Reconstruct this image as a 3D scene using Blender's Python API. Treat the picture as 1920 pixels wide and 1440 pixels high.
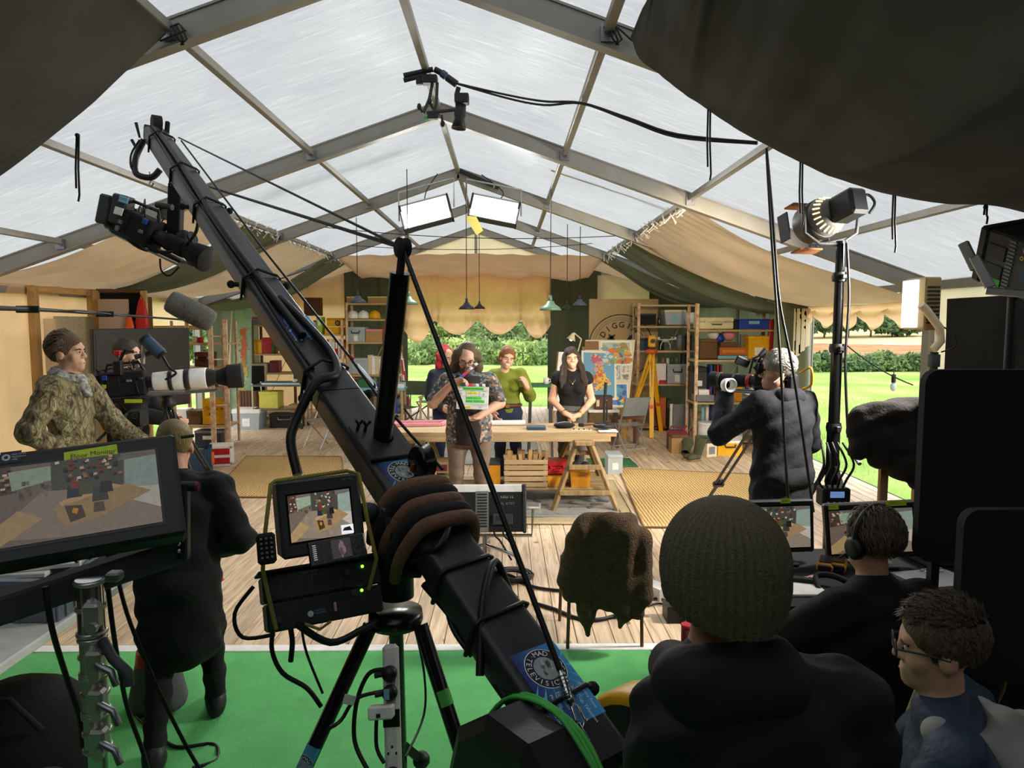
import bpy, math, random
import numpy as np
from mathutils import Vector as V, Matrix, Euler
C = bpy.context.scene.collection
sc = bpy.context.scene
for _o in list(bpy.data.objects):
    bpy.data.objects.remove(_o)
R = random.Random(7)
PI = math.pi
# ------------------------------------------------------------------ camera
EYE = V((0, 0, 1.95)); FOC = 1331.0
PITCH, YAW = math.atan(115 / FOC), math.atan(12 / FOC)
cam = bpy.data.cameras.new('camera'); cam.sensor_width = 36; cam.lens = FOC / 1920 * 36; cam.clip_end = 2000; cam.clip_start = .05
camo = bpy.data.objects.new('camera', cam); C.objects.link(camo)
camo.location = EYE; camo.rotation_euler = (PI / 2 - PITCH, 0, -YAW); sc.camera = camo
sc.view_settings.view_transform = 'Standard'; sc.view_settings.look = 'None'
sc.view_settings.gamma = 1; sc.view_settings.use_curve_mapping = False
sc.view_settings.exposure = 0.0
sc.cycles.max_bounces = 8; sc.cycles.diffuse_bounces = 4; sc.cycles.transparent_max_bounces = 8; sc.cycles.sample_clamp_indirect = 6
# ------------------------------------------------------------------ overcast sky
w = bpy.data.worlds.new('overcast'); sc.world = w; w.use_nodes = True
bg = w.node_tree.nodes['Background']; bg.inputs[0].default_value = (.93, .97, 1, 1); bg.inputs[1].default_value = 3.3
sun = bpy.data.lights.new('sun', 'SUN'); sun.energy = 2.0; sun.angle = math.radians(25); sun.color = (1, .96, .88)
so = bpy.data.objects.new('sun', sun); C.objects.link(so); so.rotation_euler = (math.radians(38), math.radians(22), 0)
def lamp(name, kind, loc, to, power, size=.3, col=(1, 1, 1), sy=None, spot=60, parent=None):
    l = bpy.data.lights.new(name, kind); l.energy = power; l.color = col
    if kind == 'AREA':
        l.size = size
        l.spread = math.radians(130)
        if sy: l.shape = 'RECTANGLE'; l.size_y = sy
    if kind == 'SPOT': l.spot_size = math.radians(spot); l.shadow_soft_size = size; l.spot_blend = .6
    o = bpy.data.objects.new(name, l); C.objects.link(o); o.location = loc
    o.rotation_euler = (V(to) - V(loc)).to_track_quat('-Z', 'Y').to_euler()
    return o
# ------------------------------------------------------------------ view rays: where a thing seen at a pixel stands
_f = V((math.sin(YAW) * math.cos(PITCH), math.cos(YAW) * math.cos(PITCH), -math.sin(PITCH)))
_r = V((math.cos(YAW), -math.sin(YAW), 0)); _u = _r.cross(_f)
def ray(x, y): return _f * FOC + _r * (x - 960) + _u * (720 - y)
def at(x, y, d): r = ray(x, y); return EYE + r * (d / r.y)            # on the plane Y = d
def fl(x, y, z=0): r = ray(x, y); return EYE + r * ((z - EYE.z) / r.z)  # on the plane Z = z
# ------------------------------------------------------------------ materials
MT = {}
def lin(c):
    if isinstance(c, str):
        c = [int(c[i:i + 2], 16) / 255 for i in (0, 2, 4)]
        return tuple((x / 12.92 if x <= .04045 else ((x + .055) / 1.055) ** 2.4) for x in c)
    return tuple(c)
def nodes(name):
    m = bpy.data.materials.new(name); m.use_nodes = True; t = m.node_tree; t.nodes.clear()
    o = t.nodes.new('ShaderNodeOutputMaterial')
    def N(k, inp=None, **a):
        n = t.nodes.new('ShaderNode' + k)
        for p, v in a.items(): setattr(n, p, v)
        for p, v in (inp or {}).items():
            s = n.inputs[p]
            if isinstance(v, bpy.types.NodeSocket): t.links.new(v, s)
            else:
                if isinstance(v, tuple) and len(v) == 3 and s.type == 'RGBA': v = v + (1,)
                s.default_value = v
        return n
    return m, t, o, N
def ramp(N, fac, stops, interp='LINEAR'):
    n = N('ValToRGB', {0: fac}); cr = n.color_ramp; cr.interpolation = interp
    while len(cr.elements) < len(stops): cr.elements.new(.5)
    for e, (p, c) in zip(cr.elements, stops): e.position = p; e.color = tuple(lin(c)) + (1,)
    return n.outputs[0]
def mat(name, col='808080', rough=.55, metal=0, var=.12, vs=7, bump=0, bs=60, st=(1, 1, 1), col2=None, trans=0, rnd=0, spec=.4, emit=0, coat=0):
    if name in MT: return MT[name]
    m, t, o, N = nodes(name); c = lin(col)
    tc = N('TexCoord'); mp = N('Mapping', {0: tc.outputs['Object'], 3: st})
    nz = N('TexNoise', {'Vector': mp.outputs[0], 'Scale': vs, 'Detail': 5, 'Roughness': .6})
    a = tuple(x * (1 - var) for x in c); b = lin(col2) if col2 else tuple(min(1, x * (1 + var)) for x in c)
    rp = N('ValToRGB', {0: nz.outputs[0]}); rp.color_ramp.elements[0].position = .3; rp.color_ramp.elements[1].position = .7
    rp.color_ramp.elements[0].color = a + (1,); rp.color_ramp.elements[1].color = b + (1,)
    cs = rp.outputs[0]
    if rnd:
        oi = N('ObjectInfo'); mr = N('MapRange', {0: oi.outputs['Random'], 3: 1 - rnd, 4: 1 + rnd})
        cs = N('HueSaturation', {'Value': mr.outputs[0], 'Color': cs}).outputs[0]
    bs_ = N('BsdfPrincipled', {'Base Color': cs, 'Roughness': rough, 'Metallic': metal, 'Specular IOR Level': spec})
    if coat: bs_.inputs['Coat Weight'].default_value = coat
    if bump:
        n2 = N('TexNoise', {'Vector': mp.outputs[0], 'Scale': bs, 'Detail': 3})
        bp = N('Bump', {'Height': n2.outputs[0], 'Strength': bump, 'Distance': .02}); t.links.new(bp.outputs[0], bs_.inputs['Normal'])
    if emit:
        bs_.inputs['Emission Color'].default_value = c + (1,); bs_.inputs['Emission Strength'].default_value = emit
    out = bs_.outputs[0]
    if trans:
        tr = N('BsdfTranslucent', {0: cs}); out = N('MixShader', {0: trans, 1: out, 2: tr.outputs[0]}).outputs[0]
    t.links.new(out, o.inputs[0]); MT[name] = m; return m
def wood(name, c1, c2, axis=1, rough=.6, rnd=.15, bump=.15):
    st = [14, 14, 14]; st[axis] = 1.2
    return mat(name, c1, rough, 0, 0, 2.2, bump, 4, tuple(st), c2, rnd=rnd)
def colattr(name, emit=0, rough=.6):
    m, t, o, N = nodes(name); a = N('VertexColor', layer_name='Col'); tc = N('TexCoord')
    nz = N('TexNoise', {'Vector': tc.outputs['Object'], 'Scale': 90, 'Detail': 2})
    mr = N('MapRange', {0: nz.outputs[0], 3: .75, 4: 1.25})
    h = N('HueSaturation', {'Value': mr.outputs[0], 'Color': a.outputs[0]})
    b = N('BsdfPrincipled', {'Base Color': (0., 0., 0.) if emit else h.outputs[0], 'Roughness': .25 if emit else rough})
    if emit: t.links.new(h.outputs[0], b.inputs['Emission Color']); b.inputs['Emission Strength'].default_value = emit
    t.links.new(b.outputs[0], o.inputs[0]); MT[name] = m; return m
colattr('print'); colattr('screen', .75)
# ------------------------------------------------------------------ mesh builder
def frame(o, x, y):
    x = V(x).normalized(); y = V(y); y = (y - x * y.dot(x)).normalized(); z = x.cross(y)
    m = Matrix((x, y, z)).transposed().to_4x4(); m.translation = V(o); return m
def rot(rx=0, ry=0, rz=0, loc=(0, 0, 0)): return Matrix.Translation(V(loc)) @ Euler((rx, ry, rz)).to_matrix().to_4x4()
class G:
    def __init__(s, M=None): s.v = []; s.f = []; s.s = []; s.c = []; s.M = M
    def add(s, vs, fs, sm=False, M=None, col=None):
        k = len(s.v)
        if s.M is not None: M = s.M if M is None else s.M @ M
        s.v += [(M @ V(p))[:] for p in vs] if M is not None else [tuple(p) for p in vs]
        s.f += [tuple(i + k for i in f) for f in fs]; s.s += [sm] * len(fs); s.c += [col] * len(fs); return s
    def box(s, c, d, b=0, M=None, col=None):
        x, y, z = [q / 2 for q in d]; b = min(b, x * .9, y * .9, z * .9)
        cm = Matrix.Translation(V(c)); M = cm if M is None else M @ cm
        if b <= 0:
            return s.add([(i * x, j * y, k * z) for i in (-1, 1) for j in (-1, 1) for k in (-1, 1)],
                         [(0, 1, 3, 2), (4, 6, 7, 5), (0, 4, 5, 1), (2, 3, 7, 6), (0, 2, 6, 4), (1, 5, 7, 3)], M=M, col=col)
        vs = []
        for i in (-1, 1):
            for j in (-1, 1):
                for k in (-1, 1):
                    vs += [(i * x, j * (y - b), k * (z - b)), (i * (x - b), j * y, k * (z - b)), (i * (x - b), j * (y - b), k * z)]
        I = lambda i, j, k, a: ((i > 0) * 4 + (j > 0) * 2 + (k > 0)) * 3 + a
        fs = []
        for a in range(3):
            for g in (-1, 1):
                q = []
                for (m, n) in ((-1, -1), (1, -1), (1, 1), (-1, 1)):
                    t = [0, 0, 0]; t[a] = g; t[(a + 1) % 3] = m; t[(a + 2) % 3] = n; q.append(I(*t, a))
                fs.append(tuple(q if g > 0 else q[::-1]))
            a1, a2 = (a + 1) % 3, (a + 2) % 3
            for m in (-1, 1):
                for n in (-1, 1):
                    t0 = [0, 0, 0]; t1 = [0, 0, 0]; t0[a] = -1; t1[a] = 1
                    for t in (t0, t1): t[a1] = m; t[a2] = n
                    q = (I(*t0, a1), I(*t1, a1), I(*t1, a2), I(*t0, a2)); fs.append(q if m * n < 0 else q[::-1])
        for i in (-1, 1):
            for j in (-1, 1):
                for k in (-1, 1):
                    q = (I(i, j, k, 0), I(i, j, k, 1), I(i, j, k, 2)); fs.append(q if i * j * k > 0 else q[::-1])
        return s.add(vs, fs, M=M, col=col)
    def bar(s, a, b, w, h, bv=0, up=(0, 0, 1), M=None):
        a, b = V(a), V(b); y = b - a; u = V(up)
        if abs(y.normalized().dot(u)) > .98: u = V((0, 1, 0))
        x = y.cross(u); F = frame((a + b) / 2, x, y)
        return s.box((0, 0, 0), (w, y.length, h), bv, F if M is None else M @ F)
    def tube(s, pts, r, n=8, cap=True, closed=False, M=None, col=None):
        pts = [V(p) for p in pts]; m = len(pts); rr = r if isinstance(r, (list, tuple)) else [r] * m
        vs = []; d0 = (pts[1] - pts[0]).normalized(); x = d0.orthogonal().normalized()
        for i, p in enumerate(pts):
            a = pts[i - 1] if (i or closed) else p; b = pts[(i + 1) % m] if (i < m - 1 or closed) else p
            d = (b - a); d = d.normalized() if d.length > 1e-9 else d0
            x = x - d * x.dot(d); x = x.normalized() if x.length > 1e-6 else d.orthogonal().normalized(); y = d.cross(x)
            for k in range(n): t = 2 * PI * k / n; vs.append(p + (x * math.cos(t) + y * math.sin(t)) * rr[i])
        q = m if closed else m - 1
        fs = [(i * n + k, i * n + (k + 1) % n, ((i + 1) % m) * n + (k + 1) % n, ((i + 1) % m) * n + k) for i in range(q) for k in range(n)]
        s.add(vs, fs, n > 4, M, col)
        if cap and not closed: s.add(vs[:n], [tuple(range(n))[::-1]], False, M, col); s.add(vs[-n:], [tuple(range(n))], False, M, col)
        return s
    def cyl(s, a, b, r, r2=None, n=14, M=None, col=None): return s.tube([a, b], [r, r if r2 is None else r2], n, M=M, col=col)
    def lathe(s, prof, n=20, M=None, sm=True, col=None):
        vs = [(r * math.cos(2 * PI * k / n), r * math.sin(2 * PI * k / n), z) for r, z in prof for k in range(n)]
        fs = [(i * n + k, i * n + (k + 1) % n, (i + 1) * n + (k + 1) % n, (i + 1) * n + k) for i in range(len(prof) - 1) for k in range(n)]
        return s.add(vs, fs, sm, M, col)
    def ell(s, c, r, n=14, M=None, rx=0, ry=0, rz=0, col=None):
        r = (r, r, r) if not isinstance(r, (tuple, list)) else r; h = n // 2
        prof = [(math.sin(PI * i / h) + 1e-5, -math.cos(PI * i / h)) for i in range(h + 1)]
        F = Matrix.Translation(V(c)) @ Euler((rx, ry, rz)).to_matrix().to_4x4() @ Matrix.Diagonal((*r, 1))
        return s.lathe(prof, n, F if M is None else M @ F, col=col)
    def prism(s, poly, h, M=None, col=None):
        n = len(poly); return s.add([(x, y, 0) for x, y in poly] + [(x, y, h) for x, y in poly],
            [tuple(range(n))[::-1], tuple(range(n, 2 * n))] + [(i, (i + 1) % n, (i + 1) % n + n, i + n) for i in range(n)], M=M, col=col)
    def sheet(s, nu, nv, fn, sm=True, M=None, col=None):
        vs = [fn(i / nu, j / nv) for i in range(nu + 1) for j in range(nv + 1)]; k = nv + 1
        return s.add(vs, [(i * k + j, (i + 1) * k + j, (i + 1) * k + j + 1, i * k + j + 1) for i in range(nu) for j in range(nv)], sm, M, col)
    def quad(s, *p, col=None, M=None): return s.add(p, [tuple(range(len(p)))], M=M, col=col)
    def text(s, st, size, M, col=None, th=0):
        x = 0
        for ch in st:
            vs, fs, adv = glyph(ch); s.add([((p[0]) * size + x, p[1] * size, 0) for p in vs], fs, M=M, col=col); x += adv * size
        return s
    def ring(s, st, r, size, a0, a1, M, col=None, out=True):
        n = len(st)
        for i, ch in enumerate(st):
            a = a0 + (a1 - a0) * i / max(1, n - 1); vs, fs, adv = glyph(ch)
            F = rot(rz=a - PI / 2, loc=(r * math.cos(a), r * math.sin(a), 0)) if out else rot(rz=a + PI / 2, loc=(r * math.cos(a), r * math.sin(a), 0))
            s.add([((p[0] - adv / 2) * size, (p[1] - .35) * size, 0) for p in vs], fs, M=M @ F, col=col)
        return s
    def mk(s, name, m, parent=None, kind=None, label=None, cat=None, group=None, org=True):
        me = bpy.data.meshes.new(name); vs = s.v; off = V((0, 0, 0))
        if parent is None and org and vs:
            a = np.array(vs); lo, hi = a.min(0), a.max(0); off = V(((lo[0] + hi[0]) / 2, (lo[1] + hi[1]) / 2, lo[2])); vs = (a - np.array(off)).tolist()
        me.from_pydata(vs, [], s.f); me.polygons.foreach_set('use_smooth', s.s)
        if any(c is not None for c in s.c):
            at_ = me.color_attributes.new('Col', 'FLOAT_COLOR', 'CORNER'); k = 0
            buf = np.ones((len(me.loops), 4), np.float32)
            for p, c in zip(me.polygons, s.c): buf[p.loop_start:p.loop_start + p.loop_total, :3] = lin(c or '808080')
            at_.data.foreach_set('color', buf.ravel())
        return link(name, me, m, parent, kind, label, cat, group, off)
def link(name, me, m, parent=None, kind=None, label=None, cat=None, group=None, off=(0, 0, 0)):
    o = bpy.data.objects.new(name, me); C.objects.link(o); o.location = off
    if m: me.materials.append(MT[m] if isinstance(m, str) else m)
    if parent: o.parent = parent
    return tag(o, label, cat, group, kind)
def tag(o, label=None, cat=None, group=None, kind=None):
    for k, v in (('label', label), ('category', cat), ('group', group), ('kind', kind)):
        if v: o[k] = v
    return o
def T(name, label, cat, loc=(0, 0, 0), rz=0, group=None, rx=0, ry=0, kind=None, M=None):
    o = bpy.data.objects.new(name, None); C.objects.link(o); o.empty_display_size = .1
    if M is not None: o.matrix_world = M
    else: o.location = loc; o.rotation_euler = (rx, ry, rz)
    return tag(o, label, cat, group, kind)
def dup(o, loc=None, rz=None, label=None, group=None, parent=None, sc_=None):
    r = o.copy(); C.objects.link(r)
    if parent: r.parent = parent
    if loc is not None: r.location = loc
    if rz is not None: r.rotation_euler.z = rz
    if sc_ is not None: r.scale = sc_
    if label: r['label'] = label
    if group: r['group'] = group
    for ch in list(o.children): dup(ch, parent=r)
    return r
_gl = {}
def glyph(ch):
    if ch not in _gl:
        cu = bpy.data.curves.new('glyph', 'FONT'); cu.body = 'H' + ch + 'H' if ch != ' ' else 'H'; cu.resolution_u = 2; cu.size = 1
        def mesh(b):
            cu.body = b; o = bpy.data.objects.new('glyph', cu); me = bpy.data.meshes.new_from_object(o)
            vs = [v.co[:2] for v in me.vertices]; fs = [tuple(p.vertices) for p in me.polygons]; bpy.data.objects.remove(o); bpy.data.meshes.remove(me); return vs, fs
        if ch == ' ': _gl[ch] = ([], [], .32)
        else:
            vs, fs = mesh(ch); a, b = mesh('H' + ch + 'H'), mesh('HH')
            adv = max(p[0] for p in a[0]) - max(p[0] for p in b[0]) if vs else .3; _gl[ch] = (vs, fs, adv)
    return _gl[ch]
def circ(cx, cy, r, n=24, a0=0, a1=2 * PI): return [(cx + r * math.cos(a0 + (a1 - a0) * i / n), cy + r * math.sin(a0 + (a1 - a0) * i / n)) for i in range(n)]
def annulus(g, r0, r1, M, col, n=36, a0=0, a1=2 * PI):
    for i in range(n):
        t, u = a0 + (a1 - a0) * i / n, a0 + (a1 - a0) * (i + 1) / n
        g.add([(r0 * math.cos(t), r0 * math.sin(t), 0), (r1 * math.cos(t), r1 * math.sin(t), 0), (r1 * math.cos(u), r1 * math.sin(u), 0), (r0 * math.cos(u), r0 * math.sin(u), 0)], [(0, 1, 2, 3)], M=M, col=col)
def scrib(g, x, y, w, h, M, col):                                   # writing too small to read in the photograph: a row of pen strokes
    n = max(3, int(w / h * 1.3))
    for i in range(n):
        if i % 6 == 5: continue
        a = x + w * i / n; b = a + w / n * R.uniform(.25, .6); s = h * R.uniform(-.15, .25); t = h * .16
        g.add([(a, y, 0), (a + t, y, 0), (a + t + s, y + h, 0), (a + s, y + h, 0)], [(0, 1, 2, 3)], M=M, col=col); y0 = y + h * R.choice((0, .45, .85)); g.add([(a, y0, 0), (b + t, y0, 0), (b + t, y0 + t, 0), (a, y0 + t, 0)], [(0, 1, 2, 3)], M=M, col=col)
def spl(pts, n=6):
    pts = [V(p) for p in pts]; out = []
    for i in range(len(pts) - 1):
        p0 = pts[max(i - 1, 0)]; p1 = pts[i]; p2 = pts[i + 1]; p3 = pts[min(i + 2, len(pts) - 1)]
        for k in range(n):
            t = k / n; out.append(.5 * ((2 * p1) + (p2 - p0) * t + (2 * p0 - 5 * p1 + 4 * p2 - p3) * t * t + (3 * p1 - p0 - 3 * p2 + p3) * t ** 3))
    return out + [pts[-1]]
def hang(a, b, sag, n=12):
    a, b = V(a), V(b); return [a.lerp(b, i / n) - V((0, 0, sag * 4 * (i / n) * (1 - i / n))) for i in range(n + 1)]
def ns(x, y, s=0): return math.sin(x * 1.7 + s) * math.sin(y * 2.3 + s * 1.3) * .5 + math.sin(x * 4.1 + y * 3.3 + s * 2.1) * .3 + math.sin(x * 9.3 - y * 7.1 + s) * .2
# shared materials
for a in [('black', '1b1b1c', .5), ('matte_black', '151515', .85), ('gloss_black', '111112', .25), ('dark_grey', '37383a', .6), ('mid_grey', '77787a', .6), ('grey_plastic', '6b7480', .5),
          ('white', 'e6e4de', .5), ('cream', 'd9cba6', .6), ('yellow', 'e2a810', .45), ('paleyellow', 'd9cf5a', .5), ('amber', 'd08a1c', .45), ('red', 'b01d20', .45), ('orange', 'd8582a', .5),
          ('blue', '1f3f9a', .45), ('navy', '1c2336', .7), ('lightblue', '7fb2c8', .5), ('green', '2f6a3c', .6), ('tape_green', '49b04a', .7), ('tape_yellow', 'c6dd2a', .7), ('brown', '6b4128', .6),
          ('leather', '5a2f1c', .5), ('cardboard', 'b08758', .8), ('terracotta', 'b8613a', .7), ('pink', 'd38b95', .6), ('slate_blue', '2f475e', .6), ('paper', 'ebe9e2', .8), ('rust', '8d5a36', .8),
          ('sand_brown', '9a7a4e', .8), ('teal', '2b6f70', .6), ('lime', 'a5c63b', .5), ('maroon', '6e1c2a', .5), ('olive', '47492f', .85), ('rubber', '161616', .8)]:
    mat(a[0], a[1], a[2], var=.12, vs=12, bump=.05, bs=90)
mat('alu', 'b6b5b0', .38, .85, .12, 5); mat('frame_alu', '9b9a95', .5, .35, .12, 4, col2='8a857a'); mat('chrome', 'd0d2d4', .18, 1, .05, 4); mat('steel', '8a8d90', .35, .9, .1, 6); mat('gold', 'c29a3a', .3, 1)
mat('crane_black', '2e2f31', .4, .2, .1, 6, .04, 220); mat('cable', '0f0f10', .5); mat('frosted', 'c9d3d8', .3, 0, .06, 5, trans=.35)
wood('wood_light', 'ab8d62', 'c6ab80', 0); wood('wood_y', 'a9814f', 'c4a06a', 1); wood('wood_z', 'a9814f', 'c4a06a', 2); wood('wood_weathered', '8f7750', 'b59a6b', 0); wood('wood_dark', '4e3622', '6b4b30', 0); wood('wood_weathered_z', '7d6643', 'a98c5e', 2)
mat('perf_rust', 'ecdcc0', .7, .1, .03, 11, .1, 60, col2='b5793f', rnd=.1)
# ================================================================== setting
CX = -.67; EAVE = 5.06; ZR, SL = 4.13, .348
PORT = [-1.7, 1.3, 4.3, 7.3, 10.3, 13.3, 16.3]
def zr(x): return ZR - SL * abs(x - CX)
def cloth(name, col, tr=.4, fold=(1, 1, 1), var=.1, bs=30, bump=.12):
    m, t, o, N = nodes(name); c = lin(col); tc = N('TexCoord'); mp = N('Mapping', {0: tc.outputs['Object'], 3: fold})
    nz = N('TexNoise', {'Vector': mp.outputs[0], 'Scale': 2.2, 'Detail': 6}); n2 = N('TexNoise', {'Vector': tc.outputs['Object'], 'Scale': 180, 'Detail': 2})
    cc = ramp(N, nz.outputs[0], [(.25, tuple(x * (1 - var) for x in c)), (.75, tuple(min(1, x * (1 + var)) for x in c))])
    n3 = N('TexNoise', {'Vector': mp.outputs[0], 'Scale': bs, 'Detail': 4}); ad = N('Math', {0: n3.outputs[0], 1: n2.outputs[0]}, operation='ADD')
    bp = N('Bump', {'Height': ad.outputs[0], 'Strength': bump, 'Distance': .02})
    d = N('BsdfDiffuse', {0: cc, 'Normal': bp.outputs[0]}); tl = N('BsdfTranslucent', {0: cc, 'Normal': bp.outputs[0]})
    out = N('MixShader', {0: tr, 1: d.outputs[0], 2: tl.outputs[0]}); t.links.new(out.outputs[0], o.inputs[0]); MT[name] = m
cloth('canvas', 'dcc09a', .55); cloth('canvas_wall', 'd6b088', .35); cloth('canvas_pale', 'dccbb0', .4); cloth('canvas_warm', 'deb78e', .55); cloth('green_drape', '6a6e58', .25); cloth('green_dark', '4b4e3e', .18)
cloth('black_drape', '55534f', .12, var=.2, bump=.2); cloth('blackout', '2a2a2a', .0, var=.2, bump=.2)
def roofmat():
    m, t, o, N = nodes('roof_pvc'); tc = N('TexCoord'); mp = N('Mapping', {0: tc.outputs['Object'], 2: (0, 0, .35), 3: (1.2, 9, 1)})
    n1 = N('TexNoise', {'Vector': mp.outputs[0], 'Scale': 2.4, 'Detail': 7, 'Roughness': .65, 'Distortion': .6}); n2 = N('TexNoise', {'Vector': tc.outputs['Object'], 'Scale': .8, 'Detail': 3})
    c = ramp(N, n1.outputs[0], [(.3, (.19, .195, .2)), (.55, (.225, .228, .232)), (.72, (.3, .3, .3))]); c2 = N('MixRGB', {0: .35, 1: c, 2: ramp(N, n2.outputs[0], [(.3, (.17, .175, .18)), (.7, (.27, .268, .26))])}).outputs[0]  # pale streaks paint the wrinkle highlights into the skin colour
    bp = N('Bump', {'Height': n1.outputs[0], 'Strength': .5, 'Distance': .04})
    tl = N('BsdfTranslucent', {0: c2, 'Normal': bp.outputs[0]}); d = N('BsdfPrincipled', {'Base Color': (.5, .5, .5), 'Roughness': .25, 'Normal': bp.outputs[0]})
    a = N('MixShader', {0: .12, 1: tl.outputs[0], 2: d.outputs[0]}); t.links.new(a.outputs[0], o.inputs[0]); MT['roof_pvc'] = m
roofmat()
# roof skin: one welded panel per bay and side
ceil = T('ceiling', 'clear-white ridged marquee roof skin over the whole set', 'roof', (0, 0, 0), kind='structure')
for i in range(6):
    for sd in (-1, 1):
        def fn(u, v, sd=sd, i=i):
            x = CX + sd * EAVE * u * 1.01; y = PORT[i] + 3 * v
            return (x, y, zr(x) + .012 + .05 * math.sin(PI * v) * math.sin(PI * u) + .012 * ns(x * 1.3 + y, y * 2 - x, i) * math.sin(PI * v))
        G().sheet(26, 16, fn).mk('roof_panel', 'roof_pvc', ceil)
fr = T('tent_frame', 'grey aluminium portal frame of the marquee', 'tent frame', (0, 0, 0), kind='structure')
def isec(a, b, wd, hg, up):
    g = G(); a, b = V(a), V(b); n = V(up)
    for s in (-1, 1): g.bar(a + n * s * hg / 2, b + n * s * hg / 2, wd, .014, 0, up)
    for s in (-1, 1): g.bar(a + V((0, s * wd * .34, 0)) if abs(a.y - b.y) < .01 else a, b + V((0, s * wd * .34, 0)) if abs(a.y - b.y) < .01 else b, .01, hg, 0, up)
    return g
for y in PORT[1:]:
    for sd in (-1, 1):
        p, q = V((CX, y, ZR - .075)), V((CX + sd * EAVE, y, ZR - SL * EAVE - .075)); n = V((sd * SL, 0, 1)).normalized()
        isec(p, q, .1, .14, n).mk('rafter', 'frame_alu', fr)
        x = CX + sd * EAVE; isec((x, y, 0), (x, y, 2.36), .12, .11, (1, 0, 0)).mk('post', 'frame_alu', fr)
        for k in range(1, 4):
            xx = CX + sd * 1.265 * k; g = G().box((xx, y - .056, zr(xx) - .075), (.09, .012, .1)); g.box((xx, y - .066, zr(xx) - .06), (.02, .02, .02)); g.box((xx + .02, y - .066, zr(xx) - .09), (.014, .02, .014)); g.mk('bracket', 'steel', fr)
    if y < 16:
        for k in (0, -1, -2, -3, 1, 2, 3):
            xx = CX + 1.265 * k; G().bar((xx, y + .05, zr(xx) - .05), (xx, y + 2.95, zr(xx) - .05), .055, .055, .004).mk('purlin', 'frame_alu', fr)
        for sd in (-1, 1): x = CX + sd * EAVE; G().bar((x, y + .06, 2.33), (x, y + 2.94, 2.33), .07, .09, .005).mk('eave_beam', 'frame_alu', fr)
G().bar((CX, 16.3, 3.2), (CX, 16.3, 4.05), .06, .06).mk('post', 'frame_alu', fr)
# floor of boards
fb = T('floor', 'worn timber board floor of the set', 'floor', (0, 0, 0), kind='structure')
G().box((-.67, 8, -.06), (10.3, 16.8, .07)).mk('sub_floor', 'matte_black', fb)
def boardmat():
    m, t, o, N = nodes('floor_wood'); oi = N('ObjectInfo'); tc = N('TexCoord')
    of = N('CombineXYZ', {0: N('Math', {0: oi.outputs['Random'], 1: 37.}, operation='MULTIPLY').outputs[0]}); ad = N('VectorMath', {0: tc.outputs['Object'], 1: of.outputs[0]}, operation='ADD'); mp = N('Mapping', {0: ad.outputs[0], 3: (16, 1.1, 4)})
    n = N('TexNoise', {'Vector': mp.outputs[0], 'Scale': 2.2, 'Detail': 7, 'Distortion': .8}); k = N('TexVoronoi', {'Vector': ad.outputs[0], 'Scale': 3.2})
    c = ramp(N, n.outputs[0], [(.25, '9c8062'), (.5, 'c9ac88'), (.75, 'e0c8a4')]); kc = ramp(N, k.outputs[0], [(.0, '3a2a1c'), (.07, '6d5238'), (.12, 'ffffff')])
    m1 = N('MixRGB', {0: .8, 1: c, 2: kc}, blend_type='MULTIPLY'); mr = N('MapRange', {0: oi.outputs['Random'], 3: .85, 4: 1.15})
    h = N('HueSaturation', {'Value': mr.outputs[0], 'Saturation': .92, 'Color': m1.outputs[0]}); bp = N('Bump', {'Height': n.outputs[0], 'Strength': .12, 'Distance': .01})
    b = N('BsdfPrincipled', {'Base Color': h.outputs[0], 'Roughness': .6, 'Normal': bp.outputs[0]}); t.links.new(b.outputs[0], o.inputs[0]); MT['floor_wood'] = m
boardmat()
bw = 10.14 / 87; far = G()
b0 = G().box((0, 0, -.0125), (bw - .004, 2.44, .025), .003).mk('floor_board', 'floor_wood', fb)
for j in range(5):
    for i in range(87):
        x, y, z = -5.74 + bw * (i + .5), 4.17 + 2.45 * (j + .5), R.uniform(-.0015, .0015)
        if j < 3:
            o = b0 if i == j == 0 else dup(b0); o.location = (x, y, z)
        else: far.box((x, y, z - .0125), (bw - .005, 2.44, .025))
far.mk('far_boards', 'floor_wood', fb, 'stuff')
G().box((-.67, 4.115, -.005), (10.2, .085, .03), .004).mk('trim_1', 'paper', fb)
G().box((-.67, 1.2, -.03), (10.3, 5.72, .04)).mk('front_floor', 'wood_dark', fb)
def carpetmat():
    mat('carpet_green', '66c070', .95, var=.12, vs=5, bump=.5, bs=260)
carpetmat()
g = G()
def cfn(u, v):
    x = -3.6 + 4.46 * u; y = -1 + 5.12 * v; return (x, y, .004 + .006 * max(0, ns(x * 3, y * 2.2, 3)) + (.02 * math.exp(-((x + 1.9 - (4.1 - y) * .55) / .025) ** 2)) * (y > 2))
g.sheet(120, 60, cfn).mk('green_carpet', 'carpet_green', label='bright green carpet runner in front of the timber floor', cat='carpet')
# ------------------------------------------------------------------ walls
wl = T('wall_left', 'beige canvas side wall of the set behind the camouflage jacket', 'wall', (0, 0, 0), kind='structure')
XL, XR = -5.72, 4.38
def vsheet(x0, y0, x1, y1, z0, z1, amp=.02, fr_=9, nu=40, seed=0, nv=6):
    dx, dy = x1 - x0, y1 - y0; L = math.hypot(dx, dy); nx, ny = -dy / L, dx / L
    def fn(u, v):
        a = amp * (math.sin(u * L * fr_ + seed + v * .6) + .5 * math.sin(u * L * fr_ * 2.3 + seed * 2)) * (1 - .4 * v) + amp * .6 * ns(u * L * 2, v * 4, seed); return (x0 + dx * u + nx * a, y0 + dy * u + ny * a, z0 + (z1 - z0) * v)
    return G().sheet(nu, nv, fn)
vsheet(XL + .02, 1.3, XL + .02, 10.9, 0, 2.42, .02, 3, 60, 1).mk('canvas_panel', 'canvas_wall', wl)
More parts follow.
